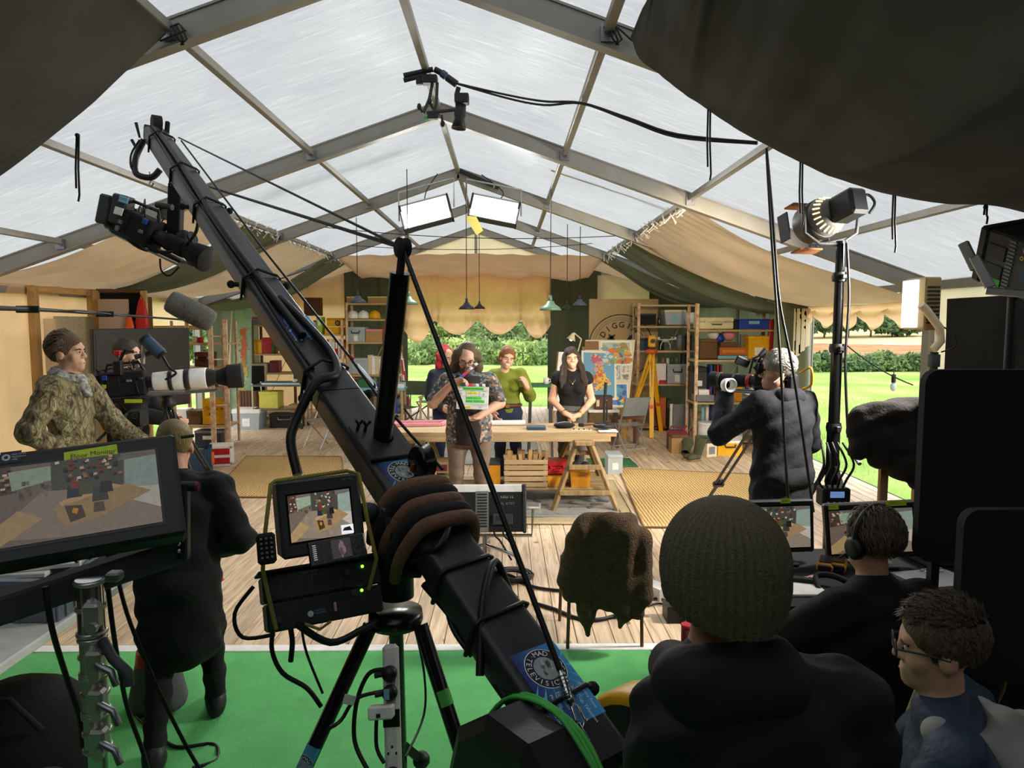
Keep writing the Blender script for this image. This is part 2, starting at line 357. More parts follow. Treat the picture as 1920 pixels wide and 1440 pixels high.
for y in (8.55, 9.75, 10.85): G().box((XL + .1, y, 1.2), (.09, .09, 2.4), .005).mk('timber_post', 'wood_z', wl)
G().bar((XL + .1, 8.5, 2.36), (XL + .1, 10.9, 2.36), .07, .09, .005).mk('timber_rail', 'wood_y', wl)
G().bar((XL + .1, 10.9, 1.86), (XL + .1, 13.6, 1.86), .05, .08, .005).mk('timber_rail', 'wood_y', wl)
mat('speckled', 'c2b796', .9, var=.0, vs=60, col2='8d8266')
g = G(); g.sheet(12, 8, lambda u, v: (XL + .14 + .01 * ns(u * 3, v * 3), 8.85 + 1.6 * u, .1 + 1.93 * v)); g.mk('speckled_sheet', 'speckled', wl)
g = G(); g.sheet(6, 6, lambda u, v: (XL + .16, 8.62 + .33 * u, 1.15 + .85 * v - .15 * u * (1 - v))); g.mk('canvas_flap', 'canvas_pale', wl)
vsheet(XL + .1, 13.5, XL + .1, 16.2, 0, 2.5, .04, 12, 40, 4).mk('canvas_panel', 'green_drape', wl)
G().box((XL + .16, 11.0, 1.95), (.04, .5, .8), .004).mk('dark_board', 'wood_dark', wl)
vsheet(XL + .06, 10.95, XL + .06, 13.5, 1.9, 2.45, .02, 5, 20, 8).mk('canvas_panel', 'canvas', wl)
wb = T('wall_back', 'canvas and green drape rear wall of the set around the open doorway', 'wall', (0, 0, 0), kind='structure')
YB = 16.15
vsheet(XL, YB, -3.55, YB, 0, 3.1, .03, 6, 40, 2).mk('canvas_panel', 'canvas_wall', wb)
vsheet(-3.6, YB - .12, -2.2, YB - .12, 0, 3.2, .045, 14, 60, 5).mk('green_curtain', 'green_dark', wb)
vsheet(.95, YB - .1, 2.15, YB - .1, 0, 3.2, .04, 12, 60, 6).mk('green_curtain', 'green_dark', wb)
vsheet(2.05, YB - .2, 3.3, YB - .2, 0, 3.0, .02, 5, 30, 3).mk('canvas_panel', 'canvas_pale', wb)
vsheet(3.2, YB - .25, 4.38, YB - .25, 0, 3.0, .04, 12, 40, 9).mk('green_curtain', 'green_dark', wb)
G().add([(CX - EAVE, 16.33, 2.37), (CX + EAVE, 16.33, 2.37), (CX, 16.33, 4.13)], [(0, 1, 2)]).mk('gable', 'canvas_pale', wb)
def scal(u, v):                                  # gathered festoon blind over the rear doorway
    x = -2.3 + 3.3 * u; c = [0, .22, .8, 1.0]; b = 1.72
    s = abs(math.sin(PI * (u - .22) / .29)) if .22 < u < .8 else (math.sin(PI * min(1, u / .22) * .9 + .3) if u <= .22 else math.sin(PI * (1 - u) / .2 * .9 + .3))
    zb = 2.02 - .42 * max(0, s) * (1.25 if u < .22 else .8 if u < .8 else 1); z = 3.35 + (zb - 3.35) * v
    k = max(0, v - .55) / .45; gt = math.exp(-((u - .22) / .05) ** 2) + math.exp(-((u - .8) / .05) ** 2); return (x, YB - .22 - .16 * k * math.sin(v * 26 + 5 * s) * .5 - .1 * k - .03 * ns(u * 6, v * 4, 2) - .05 * gt * v * math.sin(u * 160) - .03 * v * math.sin(9 * abs(u - .5) + 22 * v * s), z)
G().sheet(90, 44, scal).mk('festoon_blind', 'canvas_warm', None, label='gathered tan festoon blind with scalloped hem over the rear doorway', cat='blind')
wr = T('wall_right', 'side wall of the marquee on the right with one open bay', 'wall', (0, 0, 0), kind='structure')
vsheet(XR - .05, 10.35, XR - .05, 16.1, 0, 2.5, .035, 9, 60, 3).mk('green_curtain', 'green_drape', wr)
vsheet(XR + .03, 1.3, XR + .03, 7.25, 0, 2.4, .01, 3, 30, 3).mk('pvc_panel', 'canvas_pale', wr)
vsheet(3.85, 10.2, 4.35, 10.2, 0, 2.3, .05, 16, 24, 3).mk('green_curtain', 'green_drape', wr)
g = G(); g.sheet(10, 20, lambda u, v: (4.1 + .22 * u + .02 * math.sin(u * 20), 10.1, 2.15 - .75 * v * (1 - .3 * u))); g.mk('pale_curtain', 'canvas_pale', wr)
wf = T('unseen_blackout_wall', 'unseen blackout drapes added behind the crew to keep the foreground dark', 'wall', (0, 0, 0), kind='structure')  # unseen drapes added behind and left of the camera to darken the foreground
vsheet(CX - EAVE, -1.6, CX + EAVE, -1.6, 0, 3.6, .05, 8, 40, 3).mk('blackout_panel', 'blackout', wf)
vsheet(XL + .12, -1.6, XL + .12, 3.9, 0, 2.35, .05, 8, 40, 3).mk('blackout_panel', 'blackout', wf)
g = vsheet(XR - .12, 6.9, XR - .12, -1.5, 0, 2.18, .035, 5, 60, 7); g.mk('blackout_curtain', 'blackout', None, label='black blackout curtain hung along the right side wall by eyelets', cat='curtain')
# ------------------------------------------------------------------ drapes slung from the purlins to the side walls
def sling(lbl, side, pa, pb, zo, m, sag=.22, seed=0, nf=7):
    xp, zp, xo = CX + side * 2.53, 3.17, (XL + .08 if side < 0 else XR - .02)
    def fn(u, v):
        y = (pa[0] + (pa[1] - pa[0]) * v) * (1 - u) + (pb[0] + (pb[1] - pb[0]) * v) * u
        s = math.sin(PI * u); z = zp + (zo - zp) * u - sag * 4 * u * (1 - u) * (.55 + .45 * math.sin(PI * min(1, max(0, v * .9 + .1)))) + .05 * s * math.sin(v * nf * 2.2 + u * 3 + seed) + .028 * s * math.sin(v * nf * 5.1 + seed * 2 + u * 5) + .035 * s * (abs(math.sin(v * nf * 1.6 + u * 1.5 + seed)) ** .4 - .7)
        return (xp + (xo - xp) * u, y, z - .03 * abs(math.sin(v * 14 * max(1, pa[1] - pa[0]))) * (1 - u) ** 8)
    G().sheet(40, 80, fn).mk('slung_drape', m, None, label=lbl, cat='drape', group=None)
sling('beige canvas drape slung nearest the camouflage jacket on the left', -1, (7.38, 8.95), (7.4, 9.9), 2.39, 'canvas', .2, 1, 12)
sling('dark green drape slung first behind the beige on the left', -1, (8.9, 10.5), (9.8, 10.7), 2.36, 'green_drape', .2, 2)
sling('beige canvas drape slung between the two green drapes on the left', -1, (10.4, 13.0), (10.6, 12.9), 2.4, 'canvas', .2, 3, 9)
sling('dark green drape slung farthest back on the left above the shelves', -1, (13.0, 14.6), (12.6, 14.0), 2.2, 'green_drape', .3, 4)
sling('wide beige canvas drape slung above the open bay on the right', 1, (7.38, 11.0), (7.35, 10.4), 2.17, 'canvas', .2, 5, 6)
sling('broad green drape slung above the right-hand shelving', 1, (10.7, 12.2), (10.3, 12.2), 2.1, 'green_drape', .22, 6)
sling('narrow dark green drape slung above the round sign', 1, (12.9, 14.0), (12.3, 13.8), 2.3, 'green_drape', .34, 7)
sling('pale canvas drape slung at the rear right corner', 1, (13.9, 16.0), (13.7, 16.0), 2.7, 'canvas', .1, 8)
sling('pale canvas drape slung at the rear left corner', -1, (14.5, 16.0), (13.9, 16.0), 2.75, 'canvas', .1, 9)
G().sheet(50, 16, lambda u, v: (-3.2 + 5.06 * u, 13.4 + 2.65 * v, 3.3 - .1 * abs(2 * u - 1) - .28 * v + .04 * math.sin(u * 26) * v - .06 * math.sin(PI * u) + .01 * math.sin(u * 60))).mk('slung_drape', 'canvas_warm', None, label='tan canvas drape slung across the rear between the purlins', cat='drape')
def pel(u, v):
    y = 7.45 + 2.85 * u; n = 4.5; s = abs(math.sin(PI * u * n)); d = .1 + .2 * s
    return (XR - .06 - .05 * math.sin(v * 9 + s * 3) * v, y, 2.2 - .04 * math.sin(PI * u) - d * v - .02 * (1 - s) * 0)
G().sheet(100, 18, pel).mk('ruched_pelmet', 'canvas_warm', None, label='ruched tan pelmet with scallops above the open side bay', cat='pelmet')
# white rope lacing along the two purlins
for sd in (-1, 1):
    g = G(); x = CX + sd * 2.53
    for k in range(110):
        y = 7.3 + 8.6 * k / 110; a = R.uniform(0, 6.3); p = V((x + R.uniform(-.03, .03), y, 3.2 + R.uniform(-.03, .02)))
        g.tube([p, p + V((.05 * math.cos(a), .07 * math.sin(a), .03)), p + V((.05 * math.cos(a + 2), .08 * math.sin(a + 1), -.03)), p + V((.06 * math.cos(a), .05 * math.sin(a), R.uniform(-.13, -.06)))], .007, 4)
    g.tube([(x, 7.3 + .5 * k, 3.215 + .012 * (k % 2)) for k in range(18)], .014, 5)
    g.mk('rope_lacing', 'paper', None, label=('white rope ties lacing the %s drapes to their purlin' % ('left' if sd < 0 else 'right')), cat='rope')
# ------------------------------------------------------------------ black drapes above the crew
def fold(t, s): return math.sin(t * 3 + s) * .6 + math.sin(t * 7.3 + s * 2) * .3 + math.sin(t * 13 + s) * .15
def ldr(u, v):
    y = 4.22 - 5.2 * v; x = -1.93 - 3.75 * u; z = zr(x) - .1 - .5 * math.sin(PI * min(1, u * 1.05)) * (.5 + .5 * math.sin(PI * (.5 + v * .4))) - .05 * u
    return (x + .25 * v * (1 - u), y + .12 * math.sin(PI * u) , z + .03 * fold(u * 3 + v * 6, 1) * math.sin(PI * u) + .05 * (abs(math.sin(v * 5 - u * 4 + .5)) ** .4 - .7) * math.sin(PI * u))
G().sheet(50, 40, ldr).mk('black_drape', 'black_drape', None, label='black overhead drape tied at the roof bracket on the left', cat='drape')
E = [at(*p) for p in ((1182, 66, 4.15), (1200, 112, 4.15), (1240, 143, 4.15), (1300, 188, 4.15), (1365, 232, 4.15), (1440, 275, 4.15), (1520, 314, 4.15), (1600, 345, 4.15), (1680, 369, 4.15), (1780, 383, 4.15), (1870, 387, 4.1), (1990, 420, 4.0))]
ES = spl(E, 6)
def rdr(u, v):
    i = min(len(ES) - 1.001, u * (len(ES) - 1)); k = int(i); p = ES[k].lerp(ES[k + 1], i - k); y = p.y - 5.3 * v; x = p.x * (1 + .05 * v) - .1 * v + .0
    zt = zr(x) - .16; s = p.z - zt; z = zt + s * (1 - .25 * v) - .22 * math.sin(PI * min(1, v * 2.2)) * math.sin(PI * min(1, u + .1)) * .5
    ph = u * 11 + v * 5 * (1.2 - u) + .8 * math.sin(u * 4 + v * 3); f = fold(ph, 2) * .6 + 1.1 * (abs(math.sin(ph * .9)) ** .35 - .7) + .5 * (abs(math.sin(ph * 1.7 + 1)) ** .4 - .7); return (x, y, min(z + .055 * f * min(1, v * 6 + .1), zr(x) - .1))
G().sheet(170, 70, rdr).mk('black_drape', 'black_drape', None, label='large sagging black drape over the crew on the right', cat='drape')
# ------------------------------------------------------------------ land outside
def landmat():
    for nm, cs, sc1, sc2 in (('lawn', ('93ad68', 'abc47c', 'bfcc90'), .35, 30), ('stubble', ('a3805f', 'b8977a', 'c2a587'), .3, 8), ('pale_field', ('cdbb90', 'dccda6', 'd6c99c'), .03, .5)):
        m, t, o, N = nodes(nm); tc = N('TexCoord'); n = N('TexNoise', {'Vector': tc.outputs['Object'], 'Scale': sc1, 'Detail': 6}); n2 = N('TexNoise', {'Vector': tc.outputs['Object'], 'Scale': sc2, 'Detail': 3})
        c = ramp(N, n.outputs[0], [(.3, cs[0]), (.5, cs[1]), (.7, cs[2])]); h = N('MapRange', {0: n2.outputs[0], 3: .6, 4: 1.15}); hh = N('HueSaturation', {'Value': h.outputs[0], 'Color': c})
        gm = N('Gamma', {0: hh.outputs[0], 1: 1.35})
        d = N('BsdfDiffuse', {0: gm.outputs[0]}); t.links.new(d.outputs[0], o.inputs[0]); MT[nm] = m
landmat()
def ringland(name, r0, r1, z0, z1, m, lbl, a0=-.75, a1=.75, nr=10):
    g = G()
    g.sheet(60, nr, lambda u, v: ((r0 + (r1 - r0) * v) * math.sin(a0 + (a1 - a0) * u), (r0 + (r1 - r0) * v) * math.cos(a0 + (a1 - a0) * u), z0 + (z1 - z0) * v + .12 * ns((r0 + (r1 - r0) * v) * .05, u * 9, 1) * (r0 > 10)))
    g.mk(name, m, None, 'structure', lbl, 'land')
g = G(); g.sheet(60, 30, lambda u, v: (-45 + 90 * u, -3 + 40 * v, -.2 - .08 * ns(u * 9, v * 8, 1) - (0 if 0 else 0))); g.mk('lawn_ground', 'lawn', None, 'structure', 'mown grass field around the marquee', 'land')
ringland('stubble_field', 36, 100, -.3, -.75, 'stubble', 'brown stubble field beyond the hedge on the right', .2, .85)
ringland('pale_field', 36, 100, -.3, -.6, 'pale_field', 'pale dry field beyond the rear bushes', -.95, .2)
ringland('pale_hillside', 99, 420, -.75, 13, 'pale_field', 'pale sloping hillside on the horizon', -.95, .95)
mat('leaf', '788f58', .6, var=.35, vs=.8, trans=.35, rnd=.25); mat('leaf_dark', '566f4a', .6, var=.3, vs=.8, trans=.25, rnd=.25); mat('leaf_pale', 'a3b56c', .6, var=.3, vs=.8, trans=.35, rnd=.2)
def foliage(c, r, n, s, seed):
    q = np.random.default_rng(seed); d = q.normal(size=(n, 3)); d /= np.linalg.norm(d, axis=1)[:, None]; rad = .55 + .5 * q.random(n) ** .5
    lump = 1 + .22 * np.sin(d[:, 0] * 5 + seed) * np.sin(d[:, 2] * 6 + seed * 2) + .12 * np.sin(d[:, 1] * 9 + d[:, 0] * 7)
    p = np.array(c) + d * (rad * lump)[:, None] * np.array(r); a = q.normal(size=(n, 3)); a /= np.linalg.norm(a, axis=1)[:, None]; b = np.cross(a, q.normal(size=(n, 3))); b /= np.linalg.norm(b, axis=1)[:, None]
    z = s * (.6 + .8 * q.random(n))[:, None]; vs = np.stack([p - a * z, p + b * z * .45, p + a * z, p - b * z * .45], 1).reshape(-1, 3)
    g = G(); g.add(vs.tolist(), [(4 * i, 4 * i + 1, 4 * i + 2, 4 * i + 3) for i in range(n)]); return g
def bush(x, y, h, wd, m, lbl, grp, n=900, s=.13, name='bush', trunk=None, cat='bush'):
    t = T(name, lbl, cat, (x, y, -.3), group=grp); sd = R.randint(1, 9999)
    if trunk: foliage((0, 0, h * .66), (wd / 2, wd / 2, h * .38), n, s, sd).mk('foliage', m, t, 'stuff'); G().tube([(0, 0, 0), (.05, 0, h * .3), (0, .05, h * .6)], [trunk, trunk * .7, trunk * .3], 7).mk('trunk', 'wood_dark', t)
    else: foliage((0, 0, h * .42), (wd / 2, wd / 2, h * .5), n, s, sd).mk('foliage', m, t, 'stuff'); G().tube([(0, 0, 0), (.03, 0, h * .4)], [.06, .02], 5).mk('stem', 'wood_dark', t)
BG = 'bushes along the far edge of the lawn'
for i, px in enumerate(range(590, 1140, 38)):
    d = 37 + R.uniform(-1, 2); p = at(px, 650, d); bush(p.x, d, R.uniform(1.2, 1.75), R.uniform(1.6, 2.2), ['leaf', 'leaf_pale', 'leaf'][i % 3], ['mid-green leafy bush in the row behind the lawn, seen through the rear doorway', 'pale yellow-green leafy bush in the row behind the lawn, seen through the rear doorway'][i % 3 == 1], BG)
for px, d, h, wd, m, l in ((862, 45, 2.9, 3.3, 'leaf_dark', 'rounded dark tree above the bushes, left in the rear doorway'), (975, 43, 3.6, 3.6, 'leaf', 'tall light-green tree above the bushes, right in the rear doorway'), (930, 41, 2.3, 3.6, 'leaf', 'broad green shrub behind the green blouse'), (800, 44, 3.1, 3.2, 'leaf_pale', 'pale green tree at the left edge of the rear doorway'), (1020, 44, 3.4, 3.0, 'leaf_dark', 'dark tree at the right edge of the rear doorway')):
    p = at(px, 640, d); bush(p.x, d, h, wd, m, l, None, 1700, .17, 'tree', .12, 'tree')
for px, d, h, wd, m, l in ((380, 28, 3.0, 3.6, 'leaf', 'leafy tree seen past the ladder on the left'), (310, 27, 2.6, 3.0, 'leaf_dark', 'dark tree seen above the large television')):
    p = at(px, 640, d); bush(p.x, d, h, wd, m, l, None, 1700, .14, 'tree', .1, 'tree')
for i in range(14):
    px = 1480 + i * 20; d = 31.5 + R.uniform(-.4, .6); p = at(px, 690, d); bush(p.x, d, R.uniform(.8, 1.0), 1.0, 'leaf_dark' if i % 2 else 'leaf', ['brighter green bush in the low hedge before the stubble field', 'darker green bush in the low hedge before the stubble field'][i % 2], 'low hedge before the stubble field', 700, .1)
for i, (px, h, wd) in enumerate(((1545, 3.6, 6), (1590, 3.8, 5.), (1632, 4.6, 8), (1515, 3.2, 5), (1672, 2.4, 5), (1700, 3.0, 5))):
    p = at(px, 640, 101); bush(p.x, 101, h, wd, 'leaf_dark', ['small round tree on the far field edge', 'tree behind the light stand on the far field edge', 'largest round tree on the far field edge', 'tree beside the pale curtain on the far field edge', 'lowest shrub on the far field edge', 'shrub by the white post on the far field edge'][i], None, 900, .4, 'tree', .15, 'tree')
for i in range(9):
    a = .25 + .06 * i; bush(330 * math.sin(a), 330 * math.cos(a), 13, 34, 'leaf_dark', 'dark wood on the skyline', 'woods on the skyline', 500, 2.2, 'tree', .5, 'tree')
q = np.random.default_rng(5); n = 9000; g = G()
xs = np.where(q.random(n) < .5, q.uniform(4.7, 12, n), q.uniform(-3.5, 3, n)); ys = np.where(xs > 4.6, q.uniform(7, 20, n), q.uniform(16.6, 26, n))
for x, y in zip(xs, ys):
    a = q.uniform(0, 6.3); h = q.uniform(.05, .13); l = q.uniform(-.05, .05); z = -.22; w_ = .008
    g.add([(x - w_, y, z), (x + w_, y, z), (x + l, y + l, z + h)], [(0, 1, 2)])
mat('blade', '8bb34c', .7, var=.3, vs=.5, trans=.3); g.mk('grass_blades', 'blade', None, 'stuff', 'longer grass blades standing in the lawn', 'grass')
# ================================================================== set dressing
def rc(x0, y0, x1, y1, d):
    a, b = at(x0, y1, d), at(x1, y0, d); return (a.x + b.x) / 2, a.z, b.x - a.x, b.z - a.z
def spot(name, lbl, cat, x0, y0, x1, y1, d, group=None, rz=0, z=None, dx=0):
    cx, zb, w, h = rc(x0, y0, x1, y1, d); t = T(name, lbl, cat, (cx, d, zb if z is None else z), rz, group); return t, w, h
def hbox(lbl, x0, y0, x1, y1, d, dep, m, lid=None, name='storage_box', cat='box', lh=.16, group=None, rz=0, z=None, hnd=None, mark=None, taper=.0):
    t, w, h = spot(name, lbl, cat, x0, y0, x1, y1, d, group, rz, z); k = lh if lid else 0
    g = G(); b = h * (1 - k)
    g.add([(sx * (w / 2 - taper * w * (1 - zz)), dep / 2 + sy * dep / 2, zz * b) for zz in (0, 1) for sx, sy in ((-1, -1), (1, -1), (1, 1), (-1, 1))], [(3, 2, 1, 0), (4, 5, 6, 7), (0, 1, 5, 4), (1, 2, 6, 5), (2, 3, 7, 6), (3, 0, 4, 7)]); bd = g.mk('body', m, t)
    if lid: G().box((0, dep / 2, h * (1 - k / 2)), (w * 1.04, dep * 1.04, h * k), .008).mk('lid', lid, t)
    if hnd: G().tube([(-w * .22, -.012, b * .9), (-w * .2, -.03, b * .72), (w * .2, -.03, b * .72), (w * .22, -.012, b * .9)], .012, 6).mk('handle', hnd, bd)
    if mark: G().quad((-w * mark[0], -.004, b * mark[1]), (w * mark[0], -.004, b * mark[1]), (w * mark[0], -.004, b * mark[2]), (-w * mark[0], -.004, b * mark[2])).mk('paper_label', mark[3], bd)
    return t
def case(lbl, x0, y0, x1, y1, d, dep, m, name='case', cat='case', trim='steel', group=None, rz=0, hm='black', z=None, lid=None):
    t, w, h = spot(name, lbl, cat, x0, y0, x1, y1, d, group, rz, z)
    bd = G().box((0, dep / 2, h * .3), (w, dep, h * .6), .012).mk('body', m, t); ld = G().box((0, dep / 2, h * .81), (w * 1.01, dep * 1.01, h * .38), .012).mk('lid', lid or m, t)
    for s in (-1, 1): G().box((s * w * .3, -.008, h * .62), (w * .1, .02, h * .2), .003).mk('latch', trim, ld)
    G().tube([(-w * .14, -.005, h * .45), (-w * .13, -.04, h * .4), (w * .13, -.04, h * .4), (w * .14, -.005, h * .45)], .01, 6).mk('handle', hm, bd); return t
def shelving(lbl, x0, x1, y0, y1, h, zs, mu, ms, brace=True, name='shelving_unit'):
    t = T(name, lbl, 'shelving', ((x0 + x1) / 2, (y0 + y1) / 2, 0)); w, dp = x1 - x0, y1 - y0
    for sx in (-1, 1):
        for sy in (-1, 1):
            g = G(); x, y = sx * w / 2, sy * dp / 2; g.box((x - sx * .02, y, h / 2), (.045, .006, h)); g.box((x, y - sy * .02, h / 2), (.006, .045, h))
            for k in range(int(h / .08)): g.box((x - sx * .02, y - .004 if sy < 0 else y + .004, .05 + .08 * k), (.014, .004, .03))
            g.mk('upright', mu, t)
    for z in zs: G().box((0, 0, z - .017), (w, dp, .034), .004).mk('shelf', ms, t)
    if brace: G().bar((-w / 2, dp / 2, zs[0]), (w / 2, dp / 2, zs[-1]), .03, .004).mk('brace', mu, t)
    return t
# shelving units
shelving('tall rusted perforated shelving unit behind the round sign and survey tripod', 2.36, 3.42, 12.7, 13.2, 2.3, [.08, .85, 1.45, 1.89, 2.27], 'perf_rust', 'wood_light')
shelving('cream perforated shelving unit behind the camera operator in the dark jacket', 3.02, 4.3, 11.25, 11.8, 2.25, [.06, .68, 1.36, 1.84], 'perf_rust', 'wood_light')
shelving('shelving unit with the three safety helmets', -3.2, -2.15, 14.3, 14.8, 2.35, [.1, .9, 1.56, 2.02, 2.34], 'perf_rust', 'wood_light')
shelving('shelving unit with ring binders beside the helmet shelves', -3.95, -3.26, 14.3, 14.75, 2.0, [.1, .55, 1.25, 1.72], 'perf_rust', 'wood_light')
shelving('low shelving unit with red boxes behind the long crane arm', -5.05, -4.2, 14.2, 14.7, 2.0, [.1, .95, 1.33, 1.9], 'wood_dark', 'wood_light')
shelving('rusted ladder-like shelving unit in the open left bay', -5.25, -4.42, 11.2, 11.75, 1.98, [.32, .92, 1.25, 1.63], 'perf_rust', 'wood_light', False)
t = T('step_ladder', 'rust-stained ladder leaning at the end of the left shelving', 'ladder', (-4.48, 11.05, 0))
for s in (0, 1): G().bar((-.09 + .19 * s, .0 + s * .1, 0), (-.11 + .19 * s, .05 + s * .1, 2.0), .075, .035, .004).mk('stile', 'perf_rust', t)
for k in range(5): G().bar((-.09, .02, .3 + .36 * k), (.11, .12, .3 + .36 * k), .05, .02).mk('rung', 'perf_rust', t)
# ---- shelf by the sign
HB = hbox
HB('black fabric box on the top shelf by the sign', 1202, 588, 1230, 609, 12.8, .3, 'matte_black', 'black', lh=.2)
HB('pale translucent plastic tub on the top shelf by the sign', 1246, 581, 1286, 609, 12.75, .35, 'frosted', 'cream', name='plastic_tub', cat='tub', mark=(.12, .35, .75, 'lightblue'), taper=.08)
def can(lbl, px, y0, y1, d, wpx, m, name='paint_can', cat='can', lid='steel', group=None):
    t, w, h = spot(name, lbl, cat, px - wpx / 2, y0, px + wpx / 2, y1, d, group); r = w / 2
    G().lathe([(.001, 0), (r, 0), (r, h * .93), (r * .98, h * .93)], 16).mk('body', m, t); G().lathe([(r * 1.03, h * .9), (r * 1.03, h), (r * .8, h), (.001, h * .98)], 16).mk('lid', lid, t); return t
can('white bucket at the right end of the top shelf by the sign', 1294, 586, 609, 12.8, 20, 'white', 'bucket', 'bucket', 'white')
can('left grey paint tin on the middle shelf by the sign', 1275, 628, 656, 12.8, 14, 'mid_grey'); can('right dark paint tin on the middle shelf by the sign', 1290, 626, 656, 12.85, 14, 'dark_grey')
t, w_, h_ = spot('drone', 'small white quadcopter drone on the middle shelf', 'drone', 1232, 632, 1268, 656, 12.8)
G().ell((0, .1, h_ * .72), (.07, .09, .035)).mk('body', 'white', t)
for sx in (-1, 1):
    for sy in (-1, 1): g = G(); g.tube([(0, .1, h_ * .75), (sx * .15, .1 + sy * .13, h_ * .85)], .011, 6); g.cyl((sx * .15, .1 + sy * .13, h_ * .8), (sx * .15, .1 + sy * .13, h_), .02); g.mk('arm', 'white', t); G().box((sx * .15, .1 + sy * .13, h_ * 1.01), (.15, .016, .004)).mk('propeller', 'mid_grey', t)
    G().tube([(sx * .05, .1, h_ * .65), (sx * .09, .1, h_ * .3), (sx * .09, .1, .006)], .008, 6).mk('leg', 'white', t)
HB('red book lying on the shelf beside the survey instrument', 1200, 626, 1222, 632, 12.8, .25, 'red', None, 'book', 'book', z=1.55)
HB('dark case under the red book on the middle shelf', 1200, 633, 1224, 656, 12.75, .3, 'slate_blue', 'dark_grey', z=1.45)
for i, (px, m) in enumerate(((1243, 'sand_brown'), (1252, 'white'), (1260, 'green'), (1268, 'mid_grey'))): can(['brown jar', 'white jar', 'green jar', 'grey jar'][i] + ' standing on the clear tub by the sign', px, 670, 682, 12.9, 6, m, 'jar', 'jar')
HB('white upright box on the third shelf by the sign', 1228, 682, 1249, 719, 12.75, .3, 'white', None, 'white_box')
HB('clear plastic tub with a dark blue handle on the third shelf by the sign', 1251, 683, 1289, 719, 12.75, .36, 'frosted', 'frosted', 'plastic_tub', 'tub', hnd='navy', mark=(.12, .1, .55, 'paper'))
HB('small red pencil box in front of the white upright box', 1236, 713, 1249, 720, 12.72, .06, 'red', 'red')
t, w_, h_ = spot('picture_frame', 'small dark picture in a thin wooden frame on the shelf by the sign', 'picture', 1274, 662, 1289, 684, 13.0); G().box((0, 0, h_ / 2), (w_, .02, h_), .004).mk('frame', 'wood_light', t); G().box((0, -.012, h_ / 2), (w_ * .86, .006, h_ * .86)).mk('picture', 'dark_grey', t)
for i, (x0, x1, y0, m, l) in enumerate(((1224, 1236, 748, 'maroon', 'dark red marbled folder'), (1237, 1249, 746, 'terracotta', 'rust-coloured patterned board'), (1250, 1262, 750, 'olive', 'olive green board'))): HB(l + ' standing on the floor of the shelves by the sign', x0, y0, x1, 802, 12.7, .35, m, None, 'standing_board', 'board')
HB('tall grey panel leaning below the shelves by the sign', 1262, 763, 1294, 822, 12.1, .06, 'mid_grey', None, 'leaning_sheet', 'panel', z=.0, mark=(.3, .1, .85, 'steel'))
HB('white wooden panel leaning beside the tall grey panel', 1256, 764, 1263, 822, 12.2, .05, 'white', None, 'narrow_panel', 'panel', z=0.)
# survey tripod with level
t = T('survey_tripod', 'yellow wooden survey tripod with an orange head in front of the shelves', 'tripod', (0, 0, 0)); tp = at(1222, 662, 12.2)
for fx, fy, d in ((1170, 772, 11.9), (1222, 800, 11.9), (1240, 795, 12.6)):
    f = at(fx, fy, d); f.z = 0; m_ = tp.lerp(f, .5); G().bar(tp + V((.03, 0, 0)), m_ + V((.02, 0, 0)), .035, .02).bar(tp - V((.03, 0, 0)), m_ - V((.02, 0, 0)), .035, .02).bar(tp.lerp(f, .4), f, .075, .03, .004).mk('leg', 'yellow', t)
    G().bar(tp.lerp(f, .62), tp.lerp(f, .66), .085, .04).mk('clamp', 'orange', t)
G().lathe([(.001, 0), (.1, 0), (.1, .05), (.05, .07), (.001, .07)], 16, rot(loc=tp)).mk('head', 'orange', t)
t2 = T('survey_level', 'yellow survey instrument standing on the survey tripod', 'instrument', tp + V((0, 0, .07))); G().box((0, 0, .13), (.12, .1, .2), .02).mk('body', 'yellow', t2); G().cyl((0, -.13, .14), (0, .1, .14), .035).mk('telescope', 'dark_grey', t2); G().lathe([(.001, 0), (.055, 0), (.055, .03), (.001, .03)], 14).mk('base', 'dark_grey', t2)
# ---- shelf behind the operator
case('green and cream flight case on the top shelf at the right', 1311, 595, 1376, 617, 11.3, .36, 'cream', 'flight_case', 'case', 'alu', hm='green', lid='cream')
HB('bright blue plastic box on the top shelf at the right', 1386, 598, 1442, 617, 11.3, .36, 'blue', 'blue', 'plastic_box', mark=(.18, .6, .95, 'lightblue'))
t, w_, h_ = spot('inflatable_tubes', 'red inflatable tubes standing at the end of the right-hand shelves', 'inflatable', 1443, 598, 1458, 672, 11.3)
for k in (-1, 0, 1): G().tube([(k * .045, .05, 0), (k * .045, .05, .03), (k * .045 + .0, .05, h_ - .05), (k * .045, .05, h_)], [.02, .03, .03, .012], 10).mk('tube', 'red', t)
for l, px, py, r, m in (('white ball on the second shelf', 1337, 627, 11, 'white'), ('blue ball on the second shelf', 1349, 634, 10, 'blue'), ('pink ball on the second shelf', 1366, 627, 13, 'pink')):
    p = at(px, py, 11.55); G().ell((0, 0, 0), r * 11.5 / 1331, 20, Matrix.Translation(p)).mk('ball', m, None, None, l + ', behind the operator', 'ball')
t, w_, h_ = spot('wicker_hamper', 'brown wicker hamper on the second shelf at the right', 'hamper', 1312, 636, 1345, 673, 11.3); mat('wicker', '6e5132', .8, var=.4, vs=60, bump=.8, bs=90)
G().box((0, .17, h_ * .42), (w_, .34, h_ * .84), .01).mk('body', 'wicker', t); G().box((0, .17, h_ * .92), (w_ * 1.05, .36, h_ * .16), .01).mk('lid', 'wicker', t)
for k in range(5): G().box((0, -.008, h_ * (.12 + .15 * k)), (w_ * .9, .016, .016)).mk('band', 'wicker', t)
